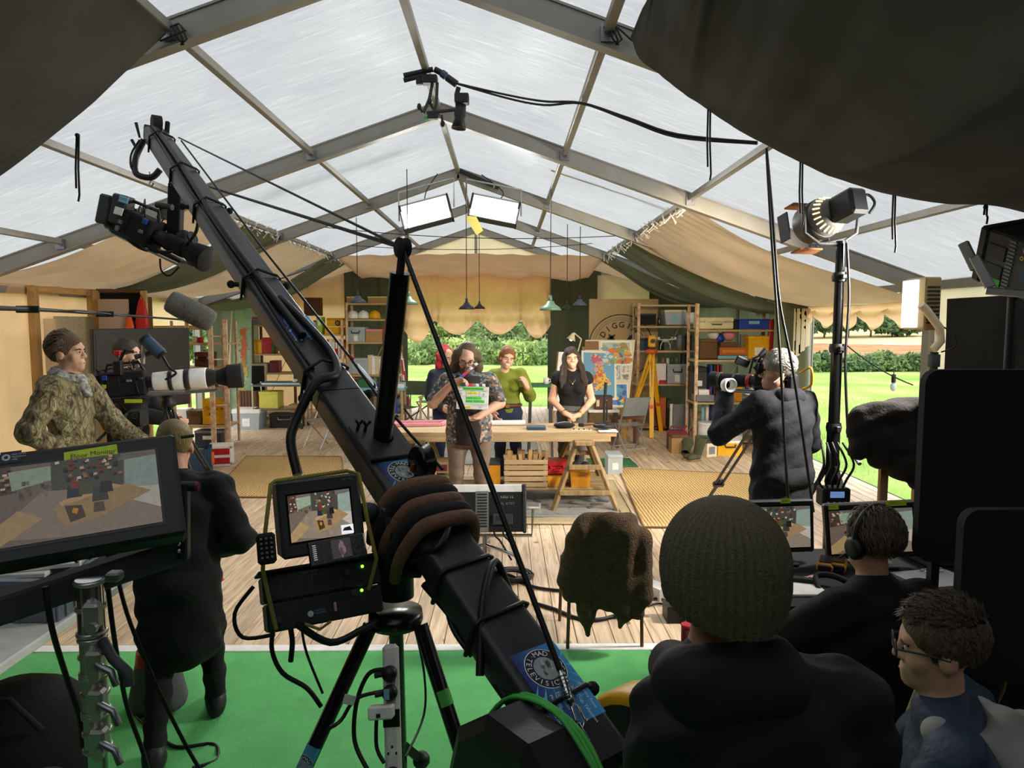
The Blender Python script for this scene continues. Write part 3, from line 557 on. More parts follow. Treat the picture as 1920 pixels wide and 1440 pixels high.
HB('orange wooden box with small drawers on the second shelf', 1349, 651, 1402, 666, 11.4, .3, 'terracotta', None, 'drawer_box', mark=(.4, .3, .7, 'amber')); HB('coarse brown brush mat on the orange wooden box', 1351, 642, 1386, 650, 11.4, .25, 'wicker', None, 'brush_mat', 'mat')
HB('pale blue board under the orange wooden box', 1346, 667, 1408, 673, 11.35, .3, 'lightblue', None, 'flat_board', 'board'); HB('grey plank upright between the balls and the yellow box', 1388, 620, 1401, 665, 11.55, .05, 'mid_grey', None, 'upright_plank', 'plank', z=1.37)
HB('big yellow plastic box on the second shelf at the right', 1403, 630, 1442, 673, 11.3, .36, 'yellow', 'yellow', 'plastic_box', mark=(.2, .2, .6, 'paper'))
HB('dark grey equipment case between the two right-hand shelving units', 1298, 688, 1325, 750, 11.5, .3, 'dark_grey', 'black', 'equipment_case', 'case', mark=(.2, .5, .7, 'paper'))
for i, (px, m) in enumerate(((1331, 'blue'), (1337, 'navy'), (1343, 'red'), (1349, 'maroon'))): HB(['blue', 'navy', 'red', 'maroon'][i] + ' folder leaning in the row on the third right-hand shelf', px, 684, px + 5, 752, 11.4, .22, m, None, 'folder', 'folder', group='folders on the third right-hand shelf')
HB('folded mustard blanket on the third right-hand shelf', 1356, 720, 1392, 752, 11.4, .3, 'amber', 'yellow', 'blanket', 'blanket', lh=.4)
HB('grey plastic tray at the front of the third right-hand shelf', 1306, 741, 1339, 753, 11.2, .3, 'mid_grey', None, 'tray', 'tray'); HB('white paper bundle on the grey plastic tray', 1310, 731, 1330, 741, 11.25, .2, 'paper', None, 'paper_bundle', 'paper')
G().lathe([(.05, 0), (.045, .01), (.012, .2), (.001, .2)], 12, Matrix.Translation(at(1329, 752, 11.3))).mk('traffic_cone', 'red', None, None, 'little red cone on the third right-hand shelf', 'cone')
for i, (px, m) in enumerate(((1318, 'lightblue'), (1326, 'white'), (1334, 'blue'))): can(['light blue', 'white', 'dark blue'][i] + ' paper roll standing below the right-hand shelves', px, 757, 800, 11.5, 7, m, 'paper_roll', 'roll', m)
def pcrate(lbl, x0, y0, x1, y1, d, dep, m, rz=0, z=None, nx=4, name='plastic_crate'):
    t, w, h = spot(name, lbl, 'crate', x0, y0, x1, y1, d, None, rz, z); G().box((0, dep / 2, .012), (w, dep, .024)).mk('base', m, t)
    for (cx, cy, lx, ly) in ((0, 0, w, .02), (0, dep, w, .02), (-w / 2, dep / 2, .02, dep), (w / 2, dep / 2, .02, dep)):
        g = G(); g.box((cx, cy, h * .12), (lx, ly, h * .2)); g.box((cx, cy, h * .9), (lx * 1.01, ly * 1.01, h * .2))
        for k in range(nx + 1): f = -.5 + k / nx; g.box((cx + (f * (lx - .03) if lx > ly else 0), cy + (f * (ly - .03) if ly > lx else 0), h / 2), (.03, .03, h))
        g.mk('side', m, t)
    return t
pcrate('terracotta plastic bottle crate behind the operator', 1352, 786, 1410, 808, 11.2, .35, 'terracotta', nx=6); pcrate('brown plastic crate tilted above the terracotta crate', 1336, 757, 1356, 790, 11.45, .3, 'leather')
can('white plastic barrel with rounded lid under the right-hand shelves', 1329, 791, 831, 11.3, 40, 'white', 'barrel', 'barrel', 'white')
HB('lime green lidded box on the floor before the white barrel', 1312, 822, 1338, 842, 10.9, .25, 'lime', 'green', z=.0)
HB('large white plastic box lid-up on the floor before the operator', 1345, 812, 1392, 840, 10.9, .3, 'white', 'lightblue', z=.0); HB('yellow plastic toolbox on the floor beside the operator', 1346, 826, 1392, 853, 10.3, .3, 'yellow', 'white', 'toolbox', 'toolbox', z=0., hnd='black')
HB('cream radio set leaning on the floor between boot and toolbox', 1324, 826, 1346, 856, 10.2, .12, 'cream', 'dark_grey', 'radio_set', 'radio', rz=.3, z=0., mark=(.3, .2, .75, 'mid_grey'))
t, w_, h_ = spot('fuel_can', 'dark red jerry can with handle on the floor before the shelves', 'jerry can', 1253, 806, 1290, 850, 10.7, z=0); G().box((0, .09, h_ * .42), (w_, .17, h_ * .84), .03).mk('body', 'maroon', t); G().tube([(-w_ * .35, .09, h_ * .8), (-w_ * .3, .09, h_), (w_ * .2, .09, h_ * .98), (w_ * .35, .09, h_ * .8)], .016, 7).mk('handle', 'maroon', t); G().cyl((w_ * .3, .09, h_ * .8), (w_ * .48, .09, h_ * 1.05), .022).mk('spout', 'maroon', t)
HB('brown cardboard box before the dark red jerry can', 1259, 818, 1290, 853, 10.45, .2, 'sand_brown', 'brown', 'carton', z=0.)
for i, (px, rz) in enumerate(((1284, 1.2), (1305, -.7))):
    p = fl(px, 862); t = T('rubber_boot', ['olive rubber boot lying with its sole outward beside the carton', 'olive rubber boot upright with a wide folded shaft'][i], 'boot', p, rz, 'olive rubber boots')
    g = G(); g.lathe([(.06, .05), (.062, .1), (.07, .2), (.09, .32), (.085, .325), (.06, .2)], 16, rot(ry=.25 if i else 1.1, loc=(0, 0, .02 if i else .06))); g.mk('shaft', 'olive', t); G().ell((0, -.1, .05), (.055, .13, .05), 14).mk('foot', 'olive', t); G().ell((0, -.09, .012), (.06, .15, .014), 12).mk('sole', 'sand_brown', t)
# ---- round sign on its board
sg = T('sign_board', 'tan board with a round black DIGGING emblem behind the pinned maps', 'sign', (0, 0, 0)); D_ = 13.6
a, b = at(1105, 560, D_), at(1235, 560, D_); G().box(((a.x + b.x) / 2, D_ + .02, 1.2), (b.x - a.x, .03, 2.4), .004).mk('board', mat('sign_tan', 'b89d70', .8, var=.06, vs=3), sg)
c_ = at(1164, 650, D_ - .002); M_ = frame(c_, (1, 0, 0), (0, 0, 1)); px = D_ / 1331; g = G(); K = '2b2a25'
annulus(g, 59 * px, 61 * px, M_, K, 60)
for k in range(110): t_ = 2 * PI * k / 110; x, y = 54 * px * math.cos(t_), 54 * px * math.sin(t_); g.add([(x - .006, y - .006, 0), (x + .006, y - .006, 0), (x + .006, y + .006, 0), (x - .006, y + .006, 0)], [(0, 1, 2, 3)], M=M_, col=K)
annulus(g, 50 * px, 50.6 * px, M_, K, 50)
for dx in (0, .006): g.ring('DIGGING', 41 * px, .155, math.radians(146), math.radians(32), M_ @ Matrix.Translation((dx, 0, 0)), K)
g.ring('DIGGING', 41 * px, .15, math.radians(146), math.radians(32), M_ @ Matrix.Translation((0, .006, .0004)), K)
for s in (-1, 1): g.prism([(s * -20 * px, -24 * px), (s * -17 * px, -26 * px), (s * 22 * px, 20 * px), (s * 24 * px, 27 * px), (s * 16 * px, 23 * px)], .002, M_ @ Matrix.Translation((0, -.03, 0)), K)
g.prism([(-26 * px, 16 * px), (-10 * px, 24 * px), (-12 * px, 18 * px), (-24 * px, 10 * px)], .002, M_, K); g.mk('emblem', 'print', sg)
# ---- maps pinned to a leaning board
mb = T('map_board', 'pinboard on an easel covered with coloured geological maps', 'map board', (0, 0, 0))
BL, TL, TR = at(1090, 764, 11.6), at(1101, 638, 11.95), at(1194, 639, 11.95); MF = frame(BL, TR - TL, TL - BL); W_, H_ = (TR - TL).length, (TL - BL).length
MF = frame(BL, (1, 0, 0), TL - BL); g = G(); g.add([(0, 0, 0), (W_ * .93, 0, 0), (W_ + .1, H_, 0), (.1, H_, 0), (0, 0, -.025), (W_ * .93, 0, -.025), (W_ + .1, H_, -.025), (.1, H_, -.025)], [(0, 1, 2, 3), (7, 6, 5, 4), (0, 4, 5, 1), (1, 5, 6, 2), (2, 6, 7, 3), (3, 7, 4, 0)], M=MF); g.mk('board', mat('pinboard', 'ddd0b4', .8, var=.04), mb)
for s in (.08, .9): G().bar(MF @ V((W_ * s, H_ * .9, -.03)), V((BL.x + W_ * s, 12.35, 0)), .04, .03).mk('leg', 'wood_z', mb); G().bar(MF @ V((W_ * s, 0.02, -.02)), V((BL.x + W_ * s, 11.5, 0)), .04, .03).mk('leg', 'wood_z', mb)
def blot(g, M, cx, cy, rx, ry, col, z, n=14, jit=.35): g.add([(cx + rx * math.cos(2 * PI * k / n) * (1 + R.uniform(-jit, jit)), cy + ry * math.sin(2 * PI * k / n) * (1 + R.uniform(-jit, jit)), z) for k in range(n)], [tuple(range(n))], M=M, col=col)
def poster(lbl, u0, v0, u1, v1, bg_, blobs, rz=0, z=.004, edge='ece6d6', M0=None, par=None, sc=None):
    sw, sh = sc or (W_, H_); M = (M0 or MF) @ rot(rz=rz, loc=(u0 * sw, v0 * sh, z)); w, h = (u1 - u0) * sw, (v1 - v0) * sh; g = G(); m_ = min(w, h) * .06
    g.add([(0, 0, 0), (w, 0, 0), (w, h, 0), (0, h, 0)], [(0, 1, 2, 3)], M=M, col=edge); g.add([(m_, m_, .001), (w - m_, m_, .001), (w - m_, h - m_, .001), (m_, h - m_, .001)], [(0, 1, 2, 3)], M=M, col=bg_)
    for i, bl in enumerate(blobs): blot(g, M, bl[0] * w, bl[1] * h, bl[2] * w, bl[3] * h, bl[4], .0015 + .0002 * i, jit=bl[5] if len(bl) > 5 else .3)
    return g.mk('poster', 'print', par or mb, label=lbl)
def rb(n, cols, s=.1, lo=(.1, .1), hi=(.9, .9)): return [(R.uniform(lo[0], hi[0]), R.uniform(lo[1], hi[1]), R.uniform(.4, 1) * s, R.uniform(.4, 1) * s * .8, R.choice(cols)) for _ in range(n)]
poster('plain brown card', .1, .85, .38, .98, '8a6238', [], z=.004, edge='8a6238')
poster('upper geological map', .42, .62, 1.04, .98, 'b9c3b0', rb(60, ['7ea0b8', 'd9a23c', '8c9a5a', 'c7d3d8', 'd87a3a', '9fb07a', '566f80'], .13))
uk = [(.42, .8, .2, .1, 'c8607a'), (.36, .88, .1, .05, 'b8506a'), (.5, .72, .14, .08, 'cf8fa0'), (.44, .62, .09, .07, 'd9a6a0'), (.56, .6, .08, .12, 'e3b23a'), (.52, .48, .13, .1, 'd98a4a'), (.4, .42, .12, .08, 'd8643c'), (.34, .34, .11, .05, 'cf6a5a'), (.62, .42, .16, .13, 'efd23a'), (.6, .3, .2, .08, 'eac83a'), (.45, .22, .18, .05, 'e5cf62'), (.74, .34, .12, .07, 'e8d75a'), (.55, .52, .06, .08, 'e05a30'), (.3, .2, .09, .03, 'b86a7a'), (.48, .36, .07, .05, 'e9a63a'), (.15, .1, .1, .06, 'c0807a'), (.24, .5, .09, .06, 'd9909a')] + [(R.uniform(.68, .85), R.uniform(.7, .92), .012, .02, 'cfe0e6') for _ in range(8)]
uk = [(x, y, rx * .8, ry * .8, c) for x, y, rx, ry, c in uk]; uk += [(b[0] + R.uniform(-1, 1) * b[2] * 1.2, b[1] + R.uniform(-1, 1) * b[3] * 1.2, .03, .018, R.choice(['d98a4a', 'efd23a', 'cf6a5a', 'e3b23a', 'c8607a', 'd9a6a0'])) for b in uk[:17] for _ in range(5)]
poster('large geological map of an island, blue sea and yellow land', .0, .12, .7, .84, '6fa6c4', uk, -.03, .009)
for u0, v0, u1, v1, b_, cs in ((.68, .4, .8, .62, '7fb2c8', ['d98a4a', 'c7d3d8']), (.83, .5, .98, .62, 'd9d3c8', ['c09aa0', 'b8b0a0']), (.83, .4, .97, .49, 'b8a99a', ['8a7a6a', '77828a']), (.6, .02, .93, .35, '4f86c0', ['2f5fa0', 'e0c050', '79b060', '5aa0b0', 'd06a40'])): poster(None, u0, v0, u1, v1, b_, rb(22, cs, .16))
t, w_, h_ = spot('suitcase', 'old red-brown suitcase with labels under the maps', 'suitcase', 1114, 744, 1149, 768, 11.0); bd = G().box((0, .1, h_ / 2), (w_, .2, h_), .015).mk('body', 'leather', t); G().box((0, .1, h_ * .98), (w_ * 1.03, .21, .03), .005).mk('lid', 'dark_grey', t)
for s in (-.3, .1): G().box((s * w_, -.003, h_ * .5), (w_ * .16, .004, h_ * .5)).mk('paper_label', 'cream', bd)
t = T('side_table', 'small white-topped table with brown legs under the suitcase', 'table', (at(1130, 768, 11.1).x, 11.1, 0)); zt = at(1130, 768, 11.0).z; G().box((0, 0, zt - .02), (.48, .34, .04), .005).mk('table_top', 'white', t)
for sx in (-1, 1):
    for sy in (-1, 1): G().bar((sx * .2, sy * .12, zt - .04), (sx * .22, sy * .14, 0), .04, .04).mk('leg', 'wood_dark', t)
t = T('bench', 'brown wooden bench behind the folding chair', 'bench', (at(1170, 770, 11.3).x, 11.3, 0)); G().box((0, 0, .44), (.5, .3, .04), .004).mk('seat', 'brown', t)
for sx in (-1, 1): G().box((sx * .2, 0, .21), (.05, .26, .42)).mk('leg', 'brown', t)
# whiteboard on easel and desk lamp
t = T('flip_chart', 'whiteboard flip chart on an easel behind the dark-haired woman', 'flip chart', (0, 0, 0)); p, q = at(1037, 770, 10.6), at(1048, 660, 10.8); g = G(); g.add([p, p + V((.22, 0, 0)), q + V((.24, 0, 0)), q, p + V((0, .03, 0)), p + V((.22, .03, 0)), q + V((.24, .03, 0)), q + V((0, .03, 0))], [(0, 1, 2, 3), (7, 6, 5, 4), (0, 4, 5, 1), (1, 5, 6, 2), (2, 6, 7, 3), (3, 7, 4, 0)]); g.mk('board', 'white', t)
for k in (0, .2): G().bar(q + V((k, .04, 0)), V((p.x + k * 1.3 - .05, 10.5, 0)), .03, .02).mk('leg', 'wood_z', t); G().bar(q + V((k, .04, 0)), V((p.x + k, 11.2, 0)), .03, .02).mk('leg', 'wood_z', t)
t = T('desk_lamp', 'cream jointed desk lamp clamped above the dark-haired woman', 'lamp', (0, 0, 0)); a, b, c = at(1082, 665, 11.0), at(1090, 636, 11.0), at(1076, 624, 11.0); G().tube([a, b], .011, 6).tube([b, c], .011, 6).mk('arm', 'cream', t); d = at(1071, 636, 10.95)
G().lathe([(.02, .1), (.035, .06), (.075, -.01), (.07, -.01), (.03, .055)], 16, frame(d, (1, 0, -.4), (0, 1, 0))).mk('shade', 'cream', t); G().bar(a, V((a.x, 11.0, 0)), .035, .035).mk('post', 'wood_z', t); G().ell(d, .028, 10).mk('bulb', mat('bulb', 'fff0d0', emit=4), t)
# tall green table with mug, stools
t = T('bar_table', 'tall dark green table beside the dark-haired woman', 'table', (at(1013, 722, 10.4).x, 10.4, 0)); zt = at(1013, 722, 10.4).z; G().box((0, 0, zt), (.42, .42, .035), .006).mk('table_top', 'green', t)
for sx in (-1, 1):
    for sy in (-1, 1): G().bar((sx * .14, sy * .14, zt), (sx * .17, sy * .17, 0), .035, .035).mk('leg', 'dark_grey', t)
tt = T('mug', 'white mug on the tall green table', 'mug', (at(1024, 720, 10.4).x, 10.4, zt + .02)); G().lathe([(.001, 0), (.04, 0), (.04, .09), (.036, .09), (.034, .01)], 14).mk('body', 'white', tt); G().tube([(.04, 0, .07), (.065, 0, .06), (.065, 0, .03), (.04, 0, .02)], .007, 6).mk('handle', 'white', tt)
# folding chairs
def fchair(lbl, loc, rz, m, ms, name='folding_chair', back=.28, sh=.44):
    t = T(name, lbl, 'chair', loc, rz)
    for s in (-.2, .2):
        G().tube([(s, .22, 0), (s, -.02, sh), (s, -.2, .86)], .012, 6).mk('leg', m, t); G().tube([(s * .9, -.24, 0), (s * .9, .16, sh)], .012, 6).mk('leg', m, t)
    G().tube([(-.18, -.2, .1), (.18, -.2, .1)], .009, 6).tube([(-.2, .17, .1), (.2, .17, .1)], .009, 6).mk('stretcher', m, t)
    G().sheet(6, 6, lambda u, v: (-.19 + .38 * u, -.14 + .34 * v, sh - .01 * math.sin(PI * u))).mk('seat', ms, t)
    g = G(); g.sheet(8, 4, lambda u, v: (-.2 + .4 * u, -.2 + .1 * (1 - v) + .02 * -math.sin(PI * u), .86 - back + back * v)); g.mk('backrest', ms, t); return t
mat('chair_grey', '8b9296', .35, .5, .08)
fchair('grey metal folding chair at the right end of the trestle table', fl(1182, 850), .35, 'chair_grey', 'chair_grey'); fchair('pale grey folding chair standing left behind the crane arm', fl(606, 838), 2.5, 'alu', 'chair_grey')
fchair('dark folding chair behind the red-haired person', fl(805, 795), 2.6, 'steel', 'dark_grey')
t = T('director_chair', 'green canvas director chair left of the trestle table', 'chair', fl(770, 806), 2.9)
for s in (-.27, .27): G().bar((s, -.2, 0), (s, -.2, .86), .03, .03).bar((s, .2, 0), (s, .2, .62), .03, .03).bar((s, -.22, .63), (s, .24, .63), .05, .025).mk('side_frame', 'wood_light', t)
G().bar((-.27, .2, .04), (.27, -.2, .44), .03, .02).bar((.27, .2, .04), (-.27, -.2, .44), .03, .02).mk('cross_legs', 'wood_dark', t); mat('chair_green', '4d5a44', .85)
G().sheet(8, 4, lambda u, v: (-.26 + .52 * u, -.2 + .4 * v, .46 - .05 * math.sin(PI * u))).mk('seat', 'chair_green', t); G().sheet(8, 4, lambda u, v: (-.27 + .54 * u, -.2 - .03 * math.sin(PI * u), .62 + .26 * v)).mk('backrest', 'chair_green', t)
t = T('folding_table', 'white folding table in the rear doorway behind the director chair', 'table', (at(790, 700, 14).x, 14, 0)); G().box((0, 0, .72), (.6, .6, .03), .006).mk('table_top', 'white', t)
for s in (-1, 1): G().tube([(s * .25, -.25, .7), (s * .22, .0, .3), (s * .25, .25, .0)], .012, 6).tube([(s * .25, .25, .7), (s * .22, 0, .3), (s * .25, -.25, 0)], .012, 6).mk('leg', 'steel', t)
HB('white papers on the table behind the director chair', 778, 696, 800, 700, 13.9, .25, 'paper', None, 'paper_stack', 'paper', z=.735)
t = T('work_table', 'cluttered table behind the crane mast under the helmet shelves', 'table', (at(705, 722, 12.9).x, 12.9, 0)); G().box((0, 0, .76), (1.1, .5, .04), .004).mk('table_top', 'lightblue', t)
for sx in (-1, 1):
    for sy in (-1, 1): G().bar((sx * .5, sy * .2, .74), (sx * .5, sy * .2, 0), .04, .04).mk('leg', 'wood_light', t)
G().box((0, 0, .3), (1.0, .4, .03)).mk('lower_shelf', 'wood_light', t)
HB('dark blue plastic bin under the work table', 728, 730, 745, 762, 12.7, .3, 'blue', 'navy', 'bin', 'bin', z=.32); HB('green lidded box on the work table under the helmet shelves', 672, 702, 700, 721, 12.8, .3, 'green', 'dark_grey', z=.78); HB('brown suitcase on the lower shelf of the work table', 672, 730, 700, 760, 12.7, .3, 'leather', 'leather', 'suitcase', 'suitcase', z=.315, hnd='black')
HB('light blue file box on the work table next to the mast', 735, 712, 757, 721, 12.75, .25, 'white', 'lightblue', 'file_box', z=.78)
# ---- helmet shelves
for i, (px, m) in enumerate(((662, 'white'), (682, 'white'), (703, 'yellow'))):
    p = at(px, 599, 14.45); p.z = 2.022; t = T('safety_helmet', ['white safety helmet at the left end of the helmet shelf', 'white safety helmet next to the yellow one', 'yellow safety helmet on the helmet shelf'][i], 'helmet', p, 0, 'safety helmets on the shelf')
    G().lathe([(.11, .03), (.115, .06), (.105, .11), (.07, .155), (.001, .17)], 18).mk('shell', m, t); G().lathe([(.105, .035), (.14, .02), (.14, .012), (.1, .025)], 18).mk('brim', m, t); G().box((0, 0, .165), (.03, .16, .02), .006).mk('ridge', m, t)
HB('speckled cream box on top of the helmet shelves, left', 650, 556, 668, 568, 14.4, .3, 'sand_brown', 'cream', z=2.345); HB('speckled cream box on top of the helmet shelves, right', 690, 556, 724, 568, 14.4, .3, 'sand_brown', 'cream', z=2.345)
HB('clear plastic tub with a dark handle below the helmets', 650, 613, 684, 641, 14.35, .36, 'frosted', 'frosted', 'plastic_tub', 'tub', hnd='navy', mark=(.1, .1, .55, 'paper'), z=1.562)
HB('brown cardboard box, the lower of two below the helmets', 686, 629, 716, 641, 14.35, .3, 'cardboard', None, 'carton', z=1.562); HB('brown cardboard box with a pink lid, stacked below the helmets', 686, 617, 716, 629, 14.35, .3, 'cardboard', 'pink', 'carton', lh=.35, z=1.692)
for i in range(3): HB('red book leaning beside the cardboard boxes, number %s from the left' % ['first', 'second', 'third'][i], 718 + 5 * i, 612 + 2 * i, 722 + 5 * i, 641, 14.45, .2, 'red', None, 'book', 'book', group='red books by the cardboard boxes', z=1.562)
HB('clear tub full of papers on the lowest helmet shelf', 652, 666, 689, 697, 14.35, .36, 'frosted', 'frosted', 'plastic_tub', 'tub', z=.902)
for i, (px, y, m) in enumerate(((690, 661, 'cream'), (697, 663, 'paper'), (704, 664, 'cream'), (710, 668, 'white'), (716, 666, 'lightblue'))): HB(['tall cream', 'white', 'second cream', 'short white', 'light blue'][i] + ' book standing right of the paper-filled tub', px, y, px + 6, 697, 14.4, .25, m, None, 'book', 'book', group='books beside the paper-filled tub', z=.902)
t = T('balance', 'small brass balance with an orange box under the helmet shelves', 'balance', (at(660, 720, 13.0).x, 12.95, .78)); G().box((0, 0, .04), (.18, .1, .08), .01).mk('base', 'leather', t); G().cyl((0, 0, .08), (0, 0, .24), .012).mk('post', 'gold', t); G().bar((-.12, 0, .23), (.12, 0, .23), .015, .015).mk('beam', 'gold', t)
for s in (-1, 1): G().lathe([(.001, .12), (.04, .125), (.06, .15)], 12, Matrix.Translation((s * .11, 0, 0))).mk('pan', 'gold', t)
# binders and boxes
for i in range(8): px = 600 + i * 5.6; b_ = HB('%s ring binder, %s in the row' % (['red', 'white', 'red', 'white', 'cream', 'red', 'white', 'red'][i], ['first', 'second', 'third', 'fourth', 'fifth', 'sixth', 'seventh', 'last'][i]), px, 631, px + 5.3, 664, 14.4, .28, ['red', 'white', 'red', 'paper', 'cream', 'red', 'white', 'red'][i], None, 'ring_binder', 'binder', group='ring binders in a row', z=1.252, mark=(.3, .5, .85, 'paper'))
HB('lime green ring binder above the binder row', 594, 592, 603, 624, 14.4, .28, 'lime', None, 'ring_binder', 'binder', z=1.722, mark=(.3, .5, .85, 'paper')); HB('yellow box, the lower of two with round symbols', 609, 612, 642, 625, 14.4, .3, 'yellow', None, 'card_box', z=1.722); yb = HB('yellow box, the upper of two with round symbols', 613, 596, 642, 612, 14.42, .28, 'yellow', 'amber', 'card_box', z=1.872, lh=.25)
g = G(); Mx = frame((.06, -.006, .07), (1, 0, 0), (0, 0, 1)); annulus(g, .03, .055, Mx, '2a2418', 20); annulus(g, 0.001, .014, Mx, '2a2418', 10); g.mk('symbol', 'print', yb)
HB('cardboard box below the binder row', 604, 668, 642, 690, 14.4, .3, 'cardboard', 'cardboard', 'carton', z=.57); HB('brown wooden crate on edge beside the lime binder', 570, 558, 600, 592, 14.5, .2, 'leather', None, 'tray_box'); HB('small white box left of the lime binder', 584, 602, 594, 624, 14.45, .2, 'white', None, 'card_box', z=1.722)
HB('red toolbox on the low shelves behind the crane', 470, 596, 498, 611, 14.3, .3, 'mid_grey', 'red', 'toolbox', 'toolbox', z=1.902); HB('yellow box on the low shelves behind the crane', 474, 634, 490, 660, 14.3, .3, 'yellow', 'amber', 'card_box', z=1.332); HB('red box beside the yellow one on the low shelves', 491, 630, 512, 660, 14.3, .3, 'red', 'red', 'card_box', z=1.332)
HB('dark green plank standing before the low shelves', 484, 636, 492, 722, 13.9, .05, 'green', None, 'upright_plank', 'plank', z=.0)
t = T('chalkboard', 'black chalkboard in a pale wooden frame left of the trolley', 'chalkboard', (at(482, 760, 13.7).x, 13.7, .45)); G().box((0, 0, .35), (.4, .03, .72), .004).mk('frame', 'wood_light', t); G().box((0, -.02, .35), (.33, .01, .65)).mk('panel', 'matte_black', t)
# small clutter on the shelves
for l, px, y0, y1, wp, d, z, m, k in (('green bottle on the low shelves behind the crane', 512, 641, 660, 5, 14.3, 1.332, 'green', 'b'), ('brown jar on the low shelves behind the crane', 518, 646, 660, 6, 14.3, 1.332, 'brown', 'b'), ('grey box under the yellow one on the low shelves', 488, 672, 690, 26, 14.3, .952, 'mid_grey', 'x'), ('maroon box beside the grey one on the low shelves', 514, 668, 690, 16, 14.3, .952, 'maroon', 'x'),
    ('orange tin under the helmet shelves', 657, 702, 712, 10, 14.4, .602 + .3, 'orange', 'x'), ('yellow carton under the binder shelves', 625, 694, 712, 30, 14.4, .11, 'yellow', 'x'), ('cardboard carton at the bottom of the helmet shelves', 664, 754, 778, 34, 14.4, .11, 'cardboard', 'x'), ('dark toolbox at the bottom of the helmet shelves', 704, 758, 778, 30, 14.4, .11, 'dark_grey', 'x'), ('cream file between helmets and tub', 727, 612, 641, 6, 14.4, 1.562, 'cream', 'x'),
    ('black spool on the middle shelf by the sign', 1240, 640, 656, 10, 13.0, 1.452, 'black', 'b'), ('silver flask on the top shelf by the sign', 1236, 592, 609, 7, 13.0, 1.892, 'steel', 'b'), ('dark bag behind the white upright box', 1238, 735, 758, 30, 13.0, .1, 'dark_grey', 'x'), ('red box low on the shelves by the sign', 1284, 752, 766, 22, 12.9, .1, 'red', 'x'), ('yellow tin low on the shelves by the sign', 1272, 770, 790, 12, 12.9, .1, 'yellow', 'b'),
    ('blue bottle on the third right-hand shelf', 1400, 716, 753, 8, 11.5, .682, 'blue', 'b'), ('white bottle on the third right-hand shelf', 1410, 720, 753, 9, 11.5, .682, 'white', 'b'), ('tan carton on the third right-hand shelf', 1428, 714, 753, 26, 11.5, .682, 'cardboard', 'x'), ('green box on the lowest right-hand shelf', 1375, 790, 812, 26, 11.5, .062, 'green', 'x'), ('navy box on the top shelf beside the blue one', 1380, 600, 617, 9, 11.4, 1.842, 'navy', 'x'), ('olive tin on the second right-hand shelf', 1378, 640, 650, 14, 11.6, 1.362, 'olive', 'b'),
    ('red tin on the left bay shelving', 376, 632, 642, 10, 11.4, 1.632, 'red', 'b'), ('cream tin on the left bay shelving', 366, 630, 642, 9, 11.4, 1.632, 'cream', 'b'), ('black case on the left bay shelving', 384, 704, 726, 30, 11.4, .922, 'black', 'x'), ('grey tin beside the black case on the left bay shelving', 362, 712, 726, 12, 11.4, .922, 'mid_grey', 'b'), ('small blue box on the work table', 712, 712, 721, 12, 12.8, .782, 'blue', 'x'), ('white mug on the trolley', 552, 708, 717, 7, 13.2, .816, 'white', 'b')):
    if k == 'x': HB(l, px - wp / 2, y0, px + wp / 2, y1, d, .2, m, m, 'small_box', 'box', z=z)
    else: can(l, px, y0, y1, d, wp, m, 'small_container', 'container', m).location.z = z
# mural banner
def mural():
    m, t, o, N = nodes('mural'); tc = N('TexCoord'); n = N('TexNoise', {'Vector': tc.outputs['Object'], 'Scale': 2.5, 'Detail': 6}); c = ramp(N, n.outputs[0], [(.3, '7f9a86'), (.5, '93ab98'), (.7, '7d8f74')]); b = N('BsdfDiffuse', {0: c}); t.links.new(b.outputs[0], o.inputs[0]); MT['mural'] = m
mural(); t = T('painted_banner', 'tall green painted map banner with orange and yellow patches', 'banner', (0, 0, 0)); fnb = lambda u, v: at(428 + 44 * u + 8 * v * (1 - u), 775 - 200 * v, 13.4) + V((0, .03 * math.sin(u * 6), 0)); G().sheet(16, 10, fnb).mk('cloth', 'mural', t)
g = G(); q = np.random.default_rng(3)
for k in range(420):
    v = q.random(); u = .62 + .14 * q.normal() * .6 - .06 * (v < .4); p = fnb(min(.95, max(.1, u)), .05 + .75 * v) - V((0, .012 + .002 * q.random(), 0)); s = .012 + .012 * q.random(); g.add([p + V((s * math.cos(2 * PI * i / 6), 0, s * math.sin(2 * PI * i / 6))) for i in range(6)], [tuple(range(6))], col=('b5502a' if v > .62 else 'b89a2a' if v < .5 else 'a8742c'))
g.mk('painted_patches', 'print', t); G().tube([fnb(0, k / 8) - V((.0, .02, 0)) for k in range(9)], .02, 6).mk('edge_roll', 'canvas_pale', t)
# trolley, tub, crate
t = T('trolley', 'chrome two-tier trolley with a yellow box behind the crane arm', 'trolley', (at(528, 797, 13.2).x, 13.2, 0)); 
for z in (.36, .8): G().box((0, 0, z), (.92, .5, .03), .006).mk('tray', 'steel', t)
for sx in (-1, 1):
    for sy in (-1, 1): G().cyl((sx * .44, sy * .23, .08), (sx * .44, sy * .23, .84), .014).mk('leg', 'chrome', t); G().lathe([(.02, -.015), (.06, -.015), (.06, .015), (.02, .015)], 14, frame((sx * .44, sy * .23, .06), (0, 1, 0), (0, 0, 1))).mk('wheel', 'dark_grey', t)
HB('pale yellow box on the lower tray of the trolley', 486, 727, 520, 758, 13.05, .35, 'paleyellow', 'paleyellow', z=.377); HB('black flight case on the floor under the trolley', 506, 768, 562, 795, 13.1, .3, 'black', 'dark_grey', 'flight_case', 'case', z=.0, hnd='steel'); HB('yellow flat tray on top of the black flight case', 545, 764, 562, 769, 13.1, .2, 'yellow', None, 'tray', 'tray', z=.29)
